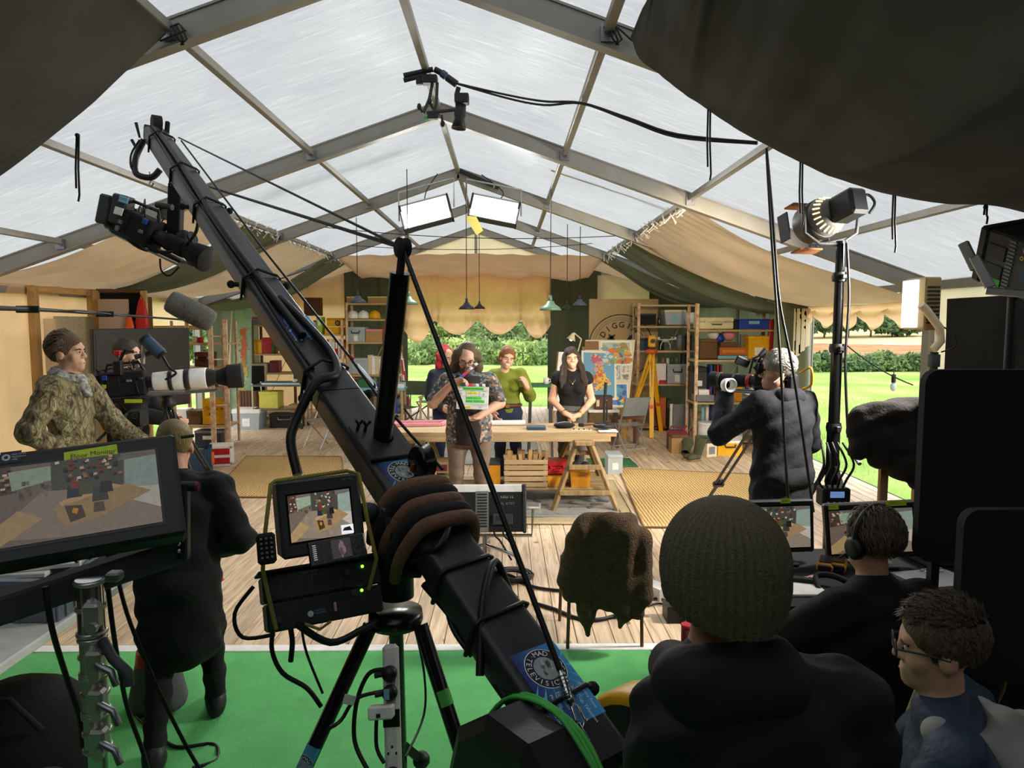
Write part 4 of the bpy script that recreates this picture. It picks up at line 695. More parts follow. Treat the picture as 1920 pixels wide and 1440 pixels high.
HB('wooden board on the lower tray of the trolley', 540, 750, 572, 756, 13.05, .3, 'wood_light', None, 'chopping_board', 'board', z=.377); HB('open magazines on the top tray of the trolley', 490, 713, 560, 717, 13.05, .35, 'paper', 'teal', 'magazine_pile', 'magazines', z=.816, lh=.3)
tb = HB('large clear plastic tub with white clip lid on the floor by the trolley', 436, 763, 486, 801, 12.9, .42, 'frosted', 'white', 'plastic_tub', 'tub', z=0., mark=(.14, .2, .7, 'paper'), lh=.2, taper=.05)
def crate(lbl, x0, y0, x1, y1, d, dep, m, rows, z=None, rz=0, vert=False, ends=None):
    t, w, h = spot('wooden_crate', lbl, 'crate', x0, y0, x1, y1, d, None, rz, z); ph = h / rows
    if vert:
        for k in range(rows): G().box((-w / 2 + w * (k + .5) / rows, 0, h / 2), (w / rows - .008, .015, h), .003).mk('plank', m, t)
        for s in (-1, 1): G().box((s * w / 2, dep / 2, h / 2), (.015, dep, h), .003).mk('side', m, t)
    else:
        for k in range(rows):
            for y in (0, dep): G().box((0, y, ph * (k + .5)), (w, .014, ph - .012), .003).mk('plank', m, t)
            for s in (-1, 1): G().box((s * (w / 2 - .007), dep / 2, ph * (k + .5)), (.014, dep, ph - .012), .003).mk('plank', m, t)
        for s in (-1, 1):
            for y in (.02, dep - .02): G().box((s * (w / 2 - .03), y, h / 2), (.03, .03, h)).mk('corner_post', m, t)
    G().box((0, dep / 2, .01), (w - .02, dep - .02, .02)).mk('base', m, t); return t, w, h
crate('small brown slatted crate behind the clear tub', 448, 737, 481, 770, 13.35, .3, 'leather', 6, vert=True, z=.34); HB('dark box under the small brown slatted crate', 448, 770, 481, 797, 13.35, .3, 'dark_grey', None, 'dark_box', z=0.)
# left bay shelf contents, crates on the floor
case('red-brown suitcase on the left bay shelving', 364, 662, 395, 689, 11.3, .25, 'leather', 'suitcase', 'suitcase', z=1.255); case('bright yellow hard case on the lowest left bay shelf', 380, 748, 419, 796, 11.3, .25, 'yellow', 'hard_case', 'case', 'amber', z=.325)
HB('brown wicker basket on the lowest left bay shelf', 350, 771, 378, 796, 11.35, .3, 'wicker', None, 'basket', 'basket', z=.325, hnd='leather', taper=.05); HB('crumpled white cloth on the lowest left bay shelf', 330, 768, 350, 796, 11.35, .25, 'white', None, 'cloth_bundle', 'cloth', z=.325)
HB('grey long box under the left bay shelving', 366, 808, 414, 836, 11.2, .3, 'dark_grey', 'mid_grey', z=0., mark=(.2, .5, .8, 'paper'))
t, w_, h_ = spot('flight_case', 'white flight case with two red panels on the floor at left', 'case', 390, 838, 432, 877, 9.55, None, .25, 0); G().box((0, .15, h_ / 2), (w_, .3, h_), .008).mk('body', 'white', t)
for k in (.28, .72): G().box((0, -.004, h_ * k), (w_ * .86, .012, h_ * .3), .003).mk('panel', 'red', t)
for sx in (-1, 1):
    for z in (0.04, h_ - .02): G().ell((sx * w_ / 2, 0, z), .02, 8).mk('corner_cap', 'alu', t)
pcrate('blue slatted plastic crate on the floor behind the bent crew member', 345, 848, 391, 899, 8.9, .4, 'slate_blue', .35, 0., 9); HB('crumpled orange cloth in the blue crate', 366, 838, 386, 860, 8.95, .25, 'orange', None, 'cloth_bundle', 'cloth', z=.12); HB('brown carton in the blue crate', 346, 840, 366, 870, 9.0, .25, 'cardboard', None, 'carton', z=.1)
HB('blue plastic barrel-like bin behind the second camera', 278, 772, 300, 805, 9.6, .3, 'blue', 'navy', 'bin', 'bin', z=0.)
# dark tool rack with hanging map and bags
t = T('tool_rack', 'dark timber rack with hanging gear behind the camera crew', 'rack', (0, 0, 0)); a, b = at(178, 545, 9.5), at(268, 545, 9.5)
for x in (a.x, b.x): G().bar((x, 9.52, 0), (x, 9.52, a.z), .07, .05).mk('upright', 'wood_z', t)
for z in (a.z, 1.95, 1.7): G().bar((a.x, 9.55, z), (b.x, 9.55, z), .06, .05).mk('rail', 'wood_dark', t)
G().box(((a.x + b.x) / 2, 9.6, 1.18), (b.x - a.x, .02, 2.36)).mk('back_panel', 'matte_black', t)
t, w_, h_ = spot('wall_map', 'faded hanging map sheet on the dark timber rack', 'map', 187, 561, 241, 640, 9.42); g = G(); g.sheet(8, 8, lambda u, v: (-w_ / 2 + w_ * u, -.02 * math.sin(PI * u), h_ * v)); g.mk('sheet', mat('faded_map', 'c9b7a0', .9, var=.3, vs=6, col2='b09a94'), t)
for l, x0, y0, x1, y1, m in (('red dry bag hanging on the dark timber rack', 256, 560, 277, 640, 'red'), ('orange pouch hanging on the dark timber rack', 236, 592, 251, 640, 'orange')):
    t, w_, h_ = spot('hanging_bag', l, 'bag', x0, y0, x1, y1, 9.38); G().lathe([(.001, 0), (w_ * .5, .02), (w_ * .5, h_ * .6), (w_ * .25, h_ * .93), (w_ * .15, h_)], 12, Matrix.Diagonal((1, .5, 1, 1))).mk('body', m, t); G().tube([(-.02, 0, h_), (0, 0, h_ + .05), (.02, 0, h_)], .006, 5).mk('loop', 'black', t)
# ranging poles
for i, (x0, y0, x1, y1) in enumerate(((748, 620, 764, 722), (752, 650, 770, 724), (756, 690, 762, 724))):
    a, b = at(x0, y0, 14.3), at(x1, y1, 13.6); b.z = 0 if i == 2 else b.z - .7; t = T('ranging_pole', 'red and white ranging pole, %s of three leaning by the rear doorway' % ['longest', 'middle', 'shortest'][i], 'pole', b, group='ranging poles by the rear doorway')
    for k in range(6): G().cyl((a - b) * (k / 6), (a - b) * ((k + 1) / 6), .016, n=8).mk('segment', 'red' if k % 2 else 'white', t)
# ================================================================== trestle table and what is on and under it
TY0, TY1, TZ = 7.4, 8.1, .80; xa, xb = -1.32, 1.16
t = T('trestle_table', 'long rough timber table top on trestles, heart of the set', 'table', (0, 0, 0))
for k in range(3): y = TY0 + (TY1 - TY0) * (k + .5) / 3; G().box(((xa + xb) / 2 + R.uniform(-.02, .02), y, TZ - .025), (xb - xa, (TY1 - TY0) / 3 - .006, .05), .005).mk('plank', 'wood_light', t)
G().box(((xa + xb) / 2, TY0 + .02, TZ - .075), (xb - xa - .1, .04, .055), .004).mk('apron', 'wood_light', t)
def trestle(lbl, x, y0, y1, sp, top, m):
    t = T('trestle', lbl, 'trestle', (x, 0, 0))
    for y, dy in ((y0, -.12), (y1, .12)):
        for s in (-1, 1): G().bar((s * .07, (y0 + y1) / 2 + (y - (y0 + y1) / 2) * .75, top), (s * sp, y + dy, .0), .055, .04, .004).mk('leg', m, t)
        for f in (.35, .72): G().bar((-.07 - (sp - .07) * f, y + dy * f, top * (1 - f)), (.07 + (sp - .07) * f, y + dy * f, top * (1 - f)), .04, .05, .004).mk('rung', m, t)
    G().bar((0, y0 - .05, top), (0, y1 + .05, top), .2, .04, .004).mk('head_beam', m, t); return t
trestle('weathered A-frame trestle at the right end of the table', .82, 7.3, 8.05, .34, .7, 'wood_weathered_z'); trestle('weathered A-frame trestle at the left end of the table', -.95, 7.45, 8.05, .3, .7, 'wood_weathered_z')
t = T('low_shelf', 'plank shelf resting low across the two trestles', 'shelf', (0, 0, 0))
for k in range(3): G().box((-.03, 7.5 + .2 * k, .19), (2.3, .18, .025), .004).mk('plank', 'wood_weathered', t)
TS = .205
cr, w_, h_ = crate('slatted wooden crate full of sticks under the table', 945, 845, 1027, 898, 7.42, .34, 'wood_light', 5, z=TS)
for k in range(16): x = -w_ / 2 + .05 + (w_ - .1) * (k % 8) / 7; G().bar((x, .08 + .18 * (k // 8), .03), (x + R.uniform(-.05, .05), .1 + .18 * (k // 8), h_ + R.uniform(.02, .09)), R.uniform(.03, .05), .025).mk('timber_stick', 'wood_z', None, None, 'short timber offcut standing in the slatted crate under the table', 'timber', 'timber offcuts in the slatted crate', False).matrix_world = cr.matrix_world.copy() if False else Matrix.Translation(cr.location)
def tb_box(lbl, x0, y0, x1, y1, d, dep, m, lid=None, **k): return HB(lbl, x0, y0, x1, y1, d, dep, m, lid, z=k.pop('z', TS), **k)
tb_box('amber plastic crate under the table beside the man with the slate', 912, 848, 938, 893, 7.45, .3, 'amber', 'dark_grey', name='plastic_crate', cat='crate', lh=.1)
case('red hard case with latches under the table', 1024, 856, 1066, 880, 7.5, .28, 'red', 'hard_case', 'case', 'red', z=TS + .12, hm='red')
tb_box('amber parts bin under the red hard case', 1026, 880, 1062, 899, 7.45, .28, 'amber', None, name='parts_bin', cat='bin', taper=.06); tb_box('amber parts bin holding dark pads at the right trestle', 1069, 871, 1108, 899, 7.42, .24, 'amber', None, name='parts_bin', cat='bin', taper=.06)
for s in (1078, 1098): p = at(s, 872, 7.5); G().ell((0, 0, 0), (.05, .07, .04), 12, Matrix.Translation(p)).mk('knee_pad', 'dark_grey', None, None, 'dark knee pad in the amber parts bin, ' + ('left one' if s < 1090 else 'right one'), 'pad', 'knee pads')
tb_box('grey metal sheet box behind the red hard case', 1072, 846, 1106, 870, 7.75, .2, 'steel', None, name='metal_box', z=TS)
tb_box('clear plastic tub with a white mark right of the trestle', 1140, 840, 1168, 877, 9.0, .3, 'frosted', 'frosted', name='plastic_tub', cat='tub', z=0., mark=(.2, .3, .7, 'paper'))
tb_box('wooden produce box, the upper of two at the left trestle', 806, 848, 846, 868, 7.45, .3, 'wood_weathered', None, name='produce_box', z=TS + .15, mark=(.3, .2, .8, 'maroon')); tb_box('wooden produce box, the lower of two at the left trestle', 804, 870, 846, 890, 7.43, .3, 'wood_weathered', None, name='produce_box')
# on the table
def on(px, py): return fl(px, py, TZ)
t = T('pink_tray', 'pink open frame lying at the left end of the table', 'tray', on(785, 797), .1); 
for a_, b_ in (((-.3, -.12), (.25, -.12)), ((.25, -.12), (.33, .12)), ((.33, .12), (-.22, .12)), ((-.22, .12), (-.3, -.12))): G().bar((*a_, .02), (*b_, .02), .035, .035, .004).mk('rail', 'pink', t)
t = T('rolled_map', 'white rolled sheet and dark tube lying behind the slate', 'roll', on(948, 798)); G().cyl((-.2, 0, .03), (.22, .02, .03), .03).mk('sheet_roll', 'paper', t); G().cyl((-.2, .08, .02), (.2, .1, .02), .018).mk('tube', 'wood_dark', t)
HB('dark blue book lying in the middle of the table', 988, 795, 1023, 800, 7.55, .17, 'slate_blue', 'slate_blue', 'book', 'book', z=TZ + .002); 
t = T('tool_pouch', 'black zipped pouch on the table before the dark-haired woman', 'pouch', on(1058, 802)); G().ell((0, 0, .03), (.12, .09, .035), 16).mk('body', 'matte_black', t); G().tube([(-.09, -.03, .055), (0, -.01, .068), (.08, .02, .055)], .005, 5).mk('zip', 'steel', t)
t = T('hand_brush', 'small dark brush with brown handle on the table', 'brush', on(1098, 800), .1); G().box((-.05, 0, .02), (.06, .04, .04), .008).mk('bristles', 'matte_black', t); G().cyl((-.02, 0, .022), (.08, 0, .022), .014, .009).mk('handle', 'leather', t)
t = T('sample_cards', 'pale cards with small finds on the table', 'cards', on(1090, 807)); 
for k in range(4): G().box((-.08 + .055 * k, .01 * (k % 2), .004), (.05, .07, .006)).mk('card', 'cream', t); G().ell((-.08 + .055 * k, 0, .012), .011, 8).mk('find', 'brown', t)
t = T('magnifier_lamp', 'black ring magnifier lamp on a jointed arm at the right table end', 'lamp', on(1132, 806)); G().lathe([(.075, .03), (.075, .06), (.11, .07), (.12, .05), (.11, .03), (.075, .03)], 26).mk('ring', 'black', t); G().lathe([(.001, .045), (.075, .045)], 20).mk('lens', 'white', t)
G().tube([(.02, .1, .05), (.02, .13, .2), (.035, .13, .5)], [.014, .014, .018], 7).tube([(.05, .13, .08), (.05, .13, .3)], .01, 6).mk('arm', 'matte_black', t); G().box((.03, .12, .03), (.07, .06, .06), .006).mk('clamp', 'black', t)
G().box((.02, -.02, .006), (.2, .17, .012), .003).mk('paper_block', 'paper', None, None, 'white paper block under the ring magnifier lamp', 'paper', org=False).location = on(1135, 808)
t = T('hand_light', 'black cylindrical hand light on the rug beside the trestle', 'torch', fl(1120, 932), .15); G().cyl((-.09, 0, .04), (.1, 0, .04), .028).mk('body', 'black', t); G().cyl((.1, 0, .04), (.13, 0, .04), .035).mk('head', 'black', t); G().ell((-.1, 0, .05), .035, 10).mk('grip', 'rubber', t)
# rugs
def rug(lbl, pts, m, border=None, name='rug', fringe=0):
    P = [fl(*p) for p in pts]; t = T(name, lbl, 'rug', (0, 0, 0)); f = lambda u, v: (P[0].lerp(P[1], u)).lerp(P[3].lerp(P[2], u), v) + V((0, 0, .012 + .004 * ns(u * 8, v * 6, 2)))
    G().sheet(24, 16, f).mk('pile', m, t); G().tube([f(0, 0), f(1, 0), f(1, 1), f(0, 1)], .012, 5, closed=True).mk('edge', border or m, t); return t
def jute():
    m, t, o, N = nodes('jute'); tc = N('TexCoord'); w1 = N('TexWave', {'Vector': tc.outputs['Object'], 'Scale': 9., 'Distortion': 2., 'Detail': 2., 'Detail Scale': 2.}, wave_type='BANDS', bands_direction='X'); n = N('TexNoise', {'Vector': tc.outputs['Object'], 'Scale': 70., 'Detail': 3})
    a = N('Math', {0: w1.outputs[1], 1: n.outputs[0]}, operation='ADD'); c = ramp(N, N('Math', {0: a.outputs[0], 1: .5}, operation='MULTIPLY').outputs[0], [(.25, 'a6834f'), (.5, 'c7a46c'), (.75, 'dcc08c')]); bp = N('Bump', {'Height': a.outputs[0], 'Strength': .6, 'Distance': .01}); b = N('BsdfDiffuse', {0: c, 'Normal': bp.outputs[0]}); t.links.new(b.outputs[0], o.inputs[0]); MT['jute'] = m
jute(); rug('woven jute rug left of the table', ((392, 934), (650, 934), (640, 858), (462, 857)), 'jute', 'sand_brown', 'jute_rug'); rug('woven jute rug on the right before the camera operator', ((1208, 991), (1425, 991), (1450, 893), (1160, 880)), 'jute', 'sand_brown', 'jute_rug')
mat('old_rug', '7d8285', .9, var=.0, vs=3.5, bump=.3, bs=200, col2='a89e8c'); mat('rug_border', 'b3a07a', .9, var=.15, vs=20)
main_rug = rug('faded grey-blue patterned rug under the trestle table', ((800, 984), (1196, 984), (1150, 903), (835, 903)), 'rug_border', 'rug_border'); t = rug('faded grey field', ((822, 972), (1168, 972), (1136, 908), (848, 908)), 'old_rug', None); 
for ob in list(t.children): ob.location.z = .006; ob.parent = main_rug; ob.name = 'inner_field' if ob.name.startswith('pile') else 'inner_border'
bpy.data.objects.remove(t); t = main_rug
g = G(); P = [fl(*p) for p in ((850, 966), (1150, 966), (1122, 912), (862, 912))]; f = lambda u, v: (P[0].lerp(P[1], u)).lerp(P[3].lerp(P[2], u), v) + V((0, 0, .0245))
for k in range(60): u, v = R.random(), R.random(); p = f(u, v); r_ = R.uniform(.02, .06); g.add([p + V((r_ * math.cos(2 * PI * i / 7) * R.uniform(.6, 1.2), r_ * math.sin(2 * PI * i / 7) * R.uniform(.6, 1.2), 0)) for i in range(7)], [tuple(range(7))], col=R.choice(['8c7a60', '6c747a', '9a8f80', 'a06a48', '70685a']))
g.mk('woven_motifs', 'print', t, 'stuff')
rug('flat green mat behind the clear tub right of the trestle', ((1115, 876), (1196, 876), (1180, 862), (1100, 862)), 'green', None, 'green_mat')
rug('pale checked rug on the floor behind the table', ((720, 872), (1015, 872), (1000, 810), (745, 810)), mat('checked', '9fa09a', .9, var=.0, vs=9, col2='bdbbb0'), None, 'pale_rug')
# ================================================================== roof-hung things
def pendant(lbl, px, py, wpx, d, m, rod=None, top=None, h=.0):
    p = at(px, py, d); r = wpx / 2 * d / 1331; t = T('pendant_lamp', lbl, 'lamp', p, group='industrial pendant lamps'); zt = (zr(p.x) - .12 if top is None else top) - p.z
    G().lathe([(r * .15, r * .85), (r * .3, r * .8), (r * .42, r * .55), (r * .8, r * .3), (r, 0), (r * .96, 0), (r * .7, r * .28), (r * .3, r * .5)], 22).mk('shade', m, t)
    G().lathe([(.001, r * 1.35), (r * .14, r * 1.3), (r * .17, r * .8), (.001, r * .8)], 12).mk('lamp_holder', 'dark_grey' if m != 'pgreen' else m, t); G().cyl((0, 0, r * 1.3), (0, 0, zt), .006, n=5).mk('cord', 'cable', t)
mat('pgreen', '5d7d68', .4); mat('pblue', '454f5c', .4); mat('pdark', '2b3038', .4)
pendant('dark blue pendant lamp left in the rear doorway', 875, 580, 31, 10.5, 'pdark'); pendant('black pendant lamp right behind the dark blue one', 899, 579, 22, 12.5, 'black'); pendant('green pendant lamp at the right edge of the doorway', 1032, 582, 42, 8.9, 'pgreen')
pendant('dark pendant lamp half hidden behind the green one', 1063, 581, 24, 11, 'black'); pendant('blue-grey pendant lamp above the desk lamp', 1087, 573, 28, 10.8, 'pblue'); pendant('dark grey pendant lamp in front of the helmet shelves', 671, 568, 32, 10.6, 'pblue'); pendant('green pendant lamp beside the crane mast', 766, 571, 36, 8.9, 'pgreen')
for l, a, b in (('wooden batten tied under the roof on the left', (475, 358, 8.6), (756, 267, 8.6)), ('wooden batten tied under the roof on the right', (1034, 317, 8.6), (1290, 395, 8.6))): G().bar(at(*a), at(*b), .04, .05, .004).mk('roof_batten', 'wood_light', None, None, l, 'batten')
# wires sagging across the rear
for k, (a, b, s) in enumerate((((660, 460, 13), (1125, 455, 13), .1), ((560, 420, 10.4), (1190, 440, 10.4), .12))): G().tube(hang(at(*a), at(*b), s), .006, 5).mk('span_wire', 'cable', None, None, ['thin wire spanning the rear between the purlins', 'thin wire spanning above the pendant lamps'][k], 'wire')
# ================================================================== people: one smooth surface grown round a posed skeleton
def field(prims, vox, off=0., k=.03, planes=(), wob=0.):
    L = [np.minimum(np.array(p[1]), np.array(p[2]) if p[0] == 'c' else np.array(p[1])) - (max(p[3], p[4]) if p[0] == 'c' else max(p[2])) for p in prims if not p[-1].get('sub')]
    H = [np.maximum(np.array(p[1]), np.array(p[2]) if p[0] == 'c' else np.array(p[1])) + (max(p[3], p[4]) if p[0] == 'c' else max(p[2])) for p in prims if not p[-1].get('sub')]
    lo, hi = np.min(L, 0) - off - .03, np.max(H, 0) + off + .03; n = np.ceil((hi - lo) / vox).astype(int) + 1; F = np.full(n, .1, np.float32)
    ax = [lo[i] + vox * np.arange(n[i]) for i in range(3)]
    for p in prims:
        o = p[-1]; a = np.array(p[1], float); b = np.array(p[2], float) if p[0] == 'c' else a; r = max(p[3], p[4]) if p[0] == 'c' else max(p[2]); pad = r + abs(off) + .12
        i0 = np.clip(((np.minimum(a, b) - pad - lo) / vox).astype(int), 0, n); i1 = np.clip(((np.maximum(a, b) + pad - lo) / vox).astype(int) + 2, 0, n)
        if (i1 <= i0).any(): continue
        X, Y, Z = np.meshgrid(*[ax[i][i0[i]:i1[i]] for i in range(3)], indexing='ij'); X, Y, Z = X - a[0], Y - a[1], Z - a[2]
        if p[0] == 'c':
            d = b - a
            if 'flat' in o:
                fx, ff = o['flat']; fx = np.array(fx, float); fx /= np.linalg.norm(fx); t = (X * fx[0] + Y * fx[1] + Z * fx[2]) * (ff - 1); X, Y, Z = X + fx[0] * t, Y + fx[1] * t, Z + fx[2] * t; d = d + fx * (d @ fx) * (ff - 1)
            h = np.clip((X * d[0] + Y * d[1] + Z * d[2]) / max(d @ d, 1e-9), 0, 1); D = np.sqrt((X - h * d[0]) ** 2 + (Y - h * d[1]) ** 2 + (Z - h * d[2]) ** 2) - (p[3] + (p[4] - p[3]) * h)
            if 'flat' in o: D = D / (1 + (o['flat'][1] - 1) * .35)
        else:
            rr = np.array(p[2], float); M = o.get('R')
            if M is not None: m = np.array(M.to_3x3()); X, Y, Z = m[0, 0] * X + m[1, 0] * Y + m[2, 0] * Z, m[0, 1] * X + m[1, 1] * Y + m[2, 1] * Z, m[0, 2] * X + m[1, 2] * Y + m[2, 2] * Z
            k0 = np.sqrt((X / rr[0]) ** 2 + (Y / rr[1]) ** 2 + (Z / rr[2]) ** 2); k1 = np.sqrt((X / rr[0] ** 2) ** 2 + (Y / rr[1] ** 2) ** 2 + (Z / rr[2] ** 2) ** 2); D = k0 * (k0 - 1) / np.maximum(k1, 1e-6)
        sl = tuple(slice(i0[i], i1[i]) for i in range(3)); A = F[sl]; kk = o.get('k', k)
        if o.get('sub'): D = -D; h = np.clip(.5 - .5 * (D - A) / kk, 0, 1); F[sl] = A + (D - A) * (1 - h) * 0 + np.where(D > A, D - A, 0) + kk * h * (1 - h) * 0
        else: h = np.clip(.5 + .5 * (A - D) / kk, 0, 1); F[sl] = A * (1 - h) + D * h - kk * h * (1 - h)
    F = F - off
    if wob or planes:
        X, Y, Z = np.meshgrid(*ax, indexing='ij', sparse=True)
        if wob: F = F + wob * (np.sin(31 * Z + 9 * X + 4 * np.sin(14 * Y)) * np.sin(17 * X + 13 * Y - 8 * Z) + .6 * np.sin(58 * Z - 21 * X + 30 * Y))
        for nn, pp in planes: F = np.maximum(F, (X - pp[0]) * nn[0] + (Y - pp[1]) * nn[1] + (Z - pp[2]) * nn[2])
    return F, lo
def nets(F, lo, vox):
    S = F < 0; c = sum(S[i:S.shape[0] - 1 + i, j:S.shape[1] - 1 + j, k:S.shape[2] - 1 + k].astype(np.uint8) for i in (0, 1) for j in (0, 1) for k in (0, 1)); act = (c > 0) & (c < 8); ix = np.argwhere(act)
    if len(ix) == 0: return np.zeros((0, 3)), np.zeros((0, 4), int)
    cor = [(i, j, k) for i in (0, 1) for j in (0, 1) for k in (0, 1)]; f = [F[ix[:, 0] + a, ix[:, 1] + b, ix[:, 2] + d] for a, b, d in cor]; P = np.zeros((len(ix), 3)); w_ = np.zeros(len(ix))
    for m in range(8):
        for q in range(m + 1, 8):
            dv = np.array(cor[q]) - np.array(cor[m])
            if abs(dv).sum() != 1: continue
            s = (f[m] < 0) != (f[q] < 0); t = np.where(s, f[m] / np.where(s, f[m] - f[q], 1), 0); P += s[:, None] * (np.array(cor[m]) + t[:, None] * dv); w_ += s
    V_ = lo + vox * (ix + P / w_[:, None]); I = np.full(act.shape, -1, np.int32); I[tuple(ix.T)] = np.arange(len(ix)); Q = []
    for a in range(3):
        b, d = (a + 1) % 3, (a + 2) % 3; s0 = [slice(None)] * 3; s1 = [slice(None)] * 3; s0[a] = slice(0, -1); s1[a] = slice(1, None); A, B = S[tuple(s0)], S[tuple(s1)]; e = np.argwhere(A != B); e = e[(e[:, b] > 0) & (e[:, d] > 0)]; sh = act.shape; e = e[(e[:, b] < sh[b]) & (e[:, d] < sh[d]) & (e[:, a] < sh[a])]
        def g(db, dd): t = e.copy(); t[:, b] += db; t[:, d] += dd; return I[tuple(t.T)]
        q = np.stack([g(-1, -1), g(0, -1), g(0, 0), g(-1, 0)], 1); fl_ = ~A[tuple(e.T)]; q[fl_] = q[fl_][:, ::-1]; Q.append(q)
    Q = np.concatenate(Q); return V_, Q[(Q >= 0).all(1)]
def grow(name, prims, m, parent, vox=.009, off=0., k=.03, planes=(), wob=0., label=None):
    F, lo = field([p if isinstance(p[-1], dict) else p + ({},) for p in prims], vox, off, k, planes, wob); v, q = nets(F, lo, vox); me = bpy.data.meshes.new(name); n = len(q)
    me.vertices.add(len(v)); me.vertices.foreach_set('co', v.astype(np.float32).ravel()); me.loops.add(4 * n); me.loops.foreach_set('vertex_index', q.astype(np.int32).ravel()); me.polygons.add(n); me.polygons.foreach_set('loop_start', np.arange(0, 4 * n, 4, dtype=np.int32)); me.polygons.foreach_set('use_smooth', np.ones(n, bool)); me.update(calc_edges=True)
    return link(name, me, m, parent, None, label)
for n_, c_ in (('skin', 'c9957a'), ('skin_pale', 'd3a48a'), ('skin_tan', 'b98366')): mat(n_, c_, .5, var=.1, vs=14, bump=.04, bs=160, spec=.35)
mat('lips', 'a8615a', .45); mat('eye', 'c9beb2', .3); mat('iris', '1f1712', .15); mat('teeth', 'f1ece0', .3)
def hairmat(n_, a, b, sc_=(60, 60, 7)): mat(n_, a, .5, var=.0, vs=3, bump=.6, bs=5, st=sc_, col2=b)
hairmat('hair_mid', '3f3226', '7d6853'); hairmat('hair_brown', '33221a', '70523a'); hairmat('hair_dark', '1c1410', '46352a'); hairmat('hair_red', '8c0f1f', 'c92237'); hairmat('hair_auburn', '6e3f22', '9c6a3c'); hairmat('hair_grey', '6f6a63', 'a8a298'); hairmat('hair_blond', '6b5a34', '9a8654'); hairmat('hair_frizz', '3a2c20', '7a6248')
def camomat():
    m, t, o, N = nodes('camo'); tc = N('TexCoord'); mp = N('Mapping', {0: tc.outputs['Object'], 3: (2.2, 2.2, 1)}); n = N('TexNoise', {'Vector': mp.outputs[0], 'Scale': 7., 'Detail': 5, 'Distortion': 1.6}); c = ramp(N, n.outputs[0], [(.3, '40362a'), (.4, '6b5d42'), (.48, '948560'), (.56, '676848'), (.64, 'ab9d78'), (.75, '564c34')], 'CONSTANT')
    v = N('TexVoronoi', {'Vector': mp.outputs[0], 'Scale': 9.}, feature='DISTANCE_TO_EDGE'); c2 = ramp(N, v.outputs[0], [(.0, '3c3426'), (.06, 'ffffff')]); mx = N('MixRGB', {0: .7, 1: c, 2: c2}, blend_type='MULTIPLY'); b = N('BsdfPrincipled', {'Base Color': mx.outputs[0], 'Roughness': .85}); t.links.new(b.outputs[0], o.inputs[0]); MT['camo'] = m
    m, t, o, N = nodes('floral'); tc = N('TexCoord'); v = N('TexVoronoi', {'Vector': tc.outputs['Object'], 'Scale': 46., 'Randomness': 1.}); s = N('SeparateColor', {0: v.outputs[1]}); c = ramp(N, s.outputs[0], [(0, '3c454d'), (.22, '6b7b84'), (.38, '7d5749'), (.5, '4a4f48'), (.62, 'b9a48c'), (.74, '35424c'), (.88, '8f7763')], 'CONSTANT'); b = N('BsdfPrincipled', {'Base Color': c, 'Roughness': .8}); t.links.new(b.outputs[0], o.inputs[0]); MT['floral'] = m
camomat()
mat('shirt_green', '6f7a22', .8, bump=.1); mat('denim', '1f2c44', .85, bump=.2, bs=200); mat('trousers_brown', '7a6658', .85, bump=.15); mat('cloth_black', '101012', .9, var=.2, bump=.2); mat('jacket_dark', '15161c', .9, var=.2, bump=.25, bs=30); mat('puffer', '131418', .75, var=.25, bump=.3, bs=18); mat('jacket_blue', '27364d', .65, var=.15, bump=.25, bs=40); mat('hood_grey', '8f8f88', .75, var=.12); mat('grey_trousers', '55574f', .85); mat('tee_dark', '2e2623', .9); mat('scarf', 'd8d4cc', .9, var=.0, vs=38, col2='24242a')
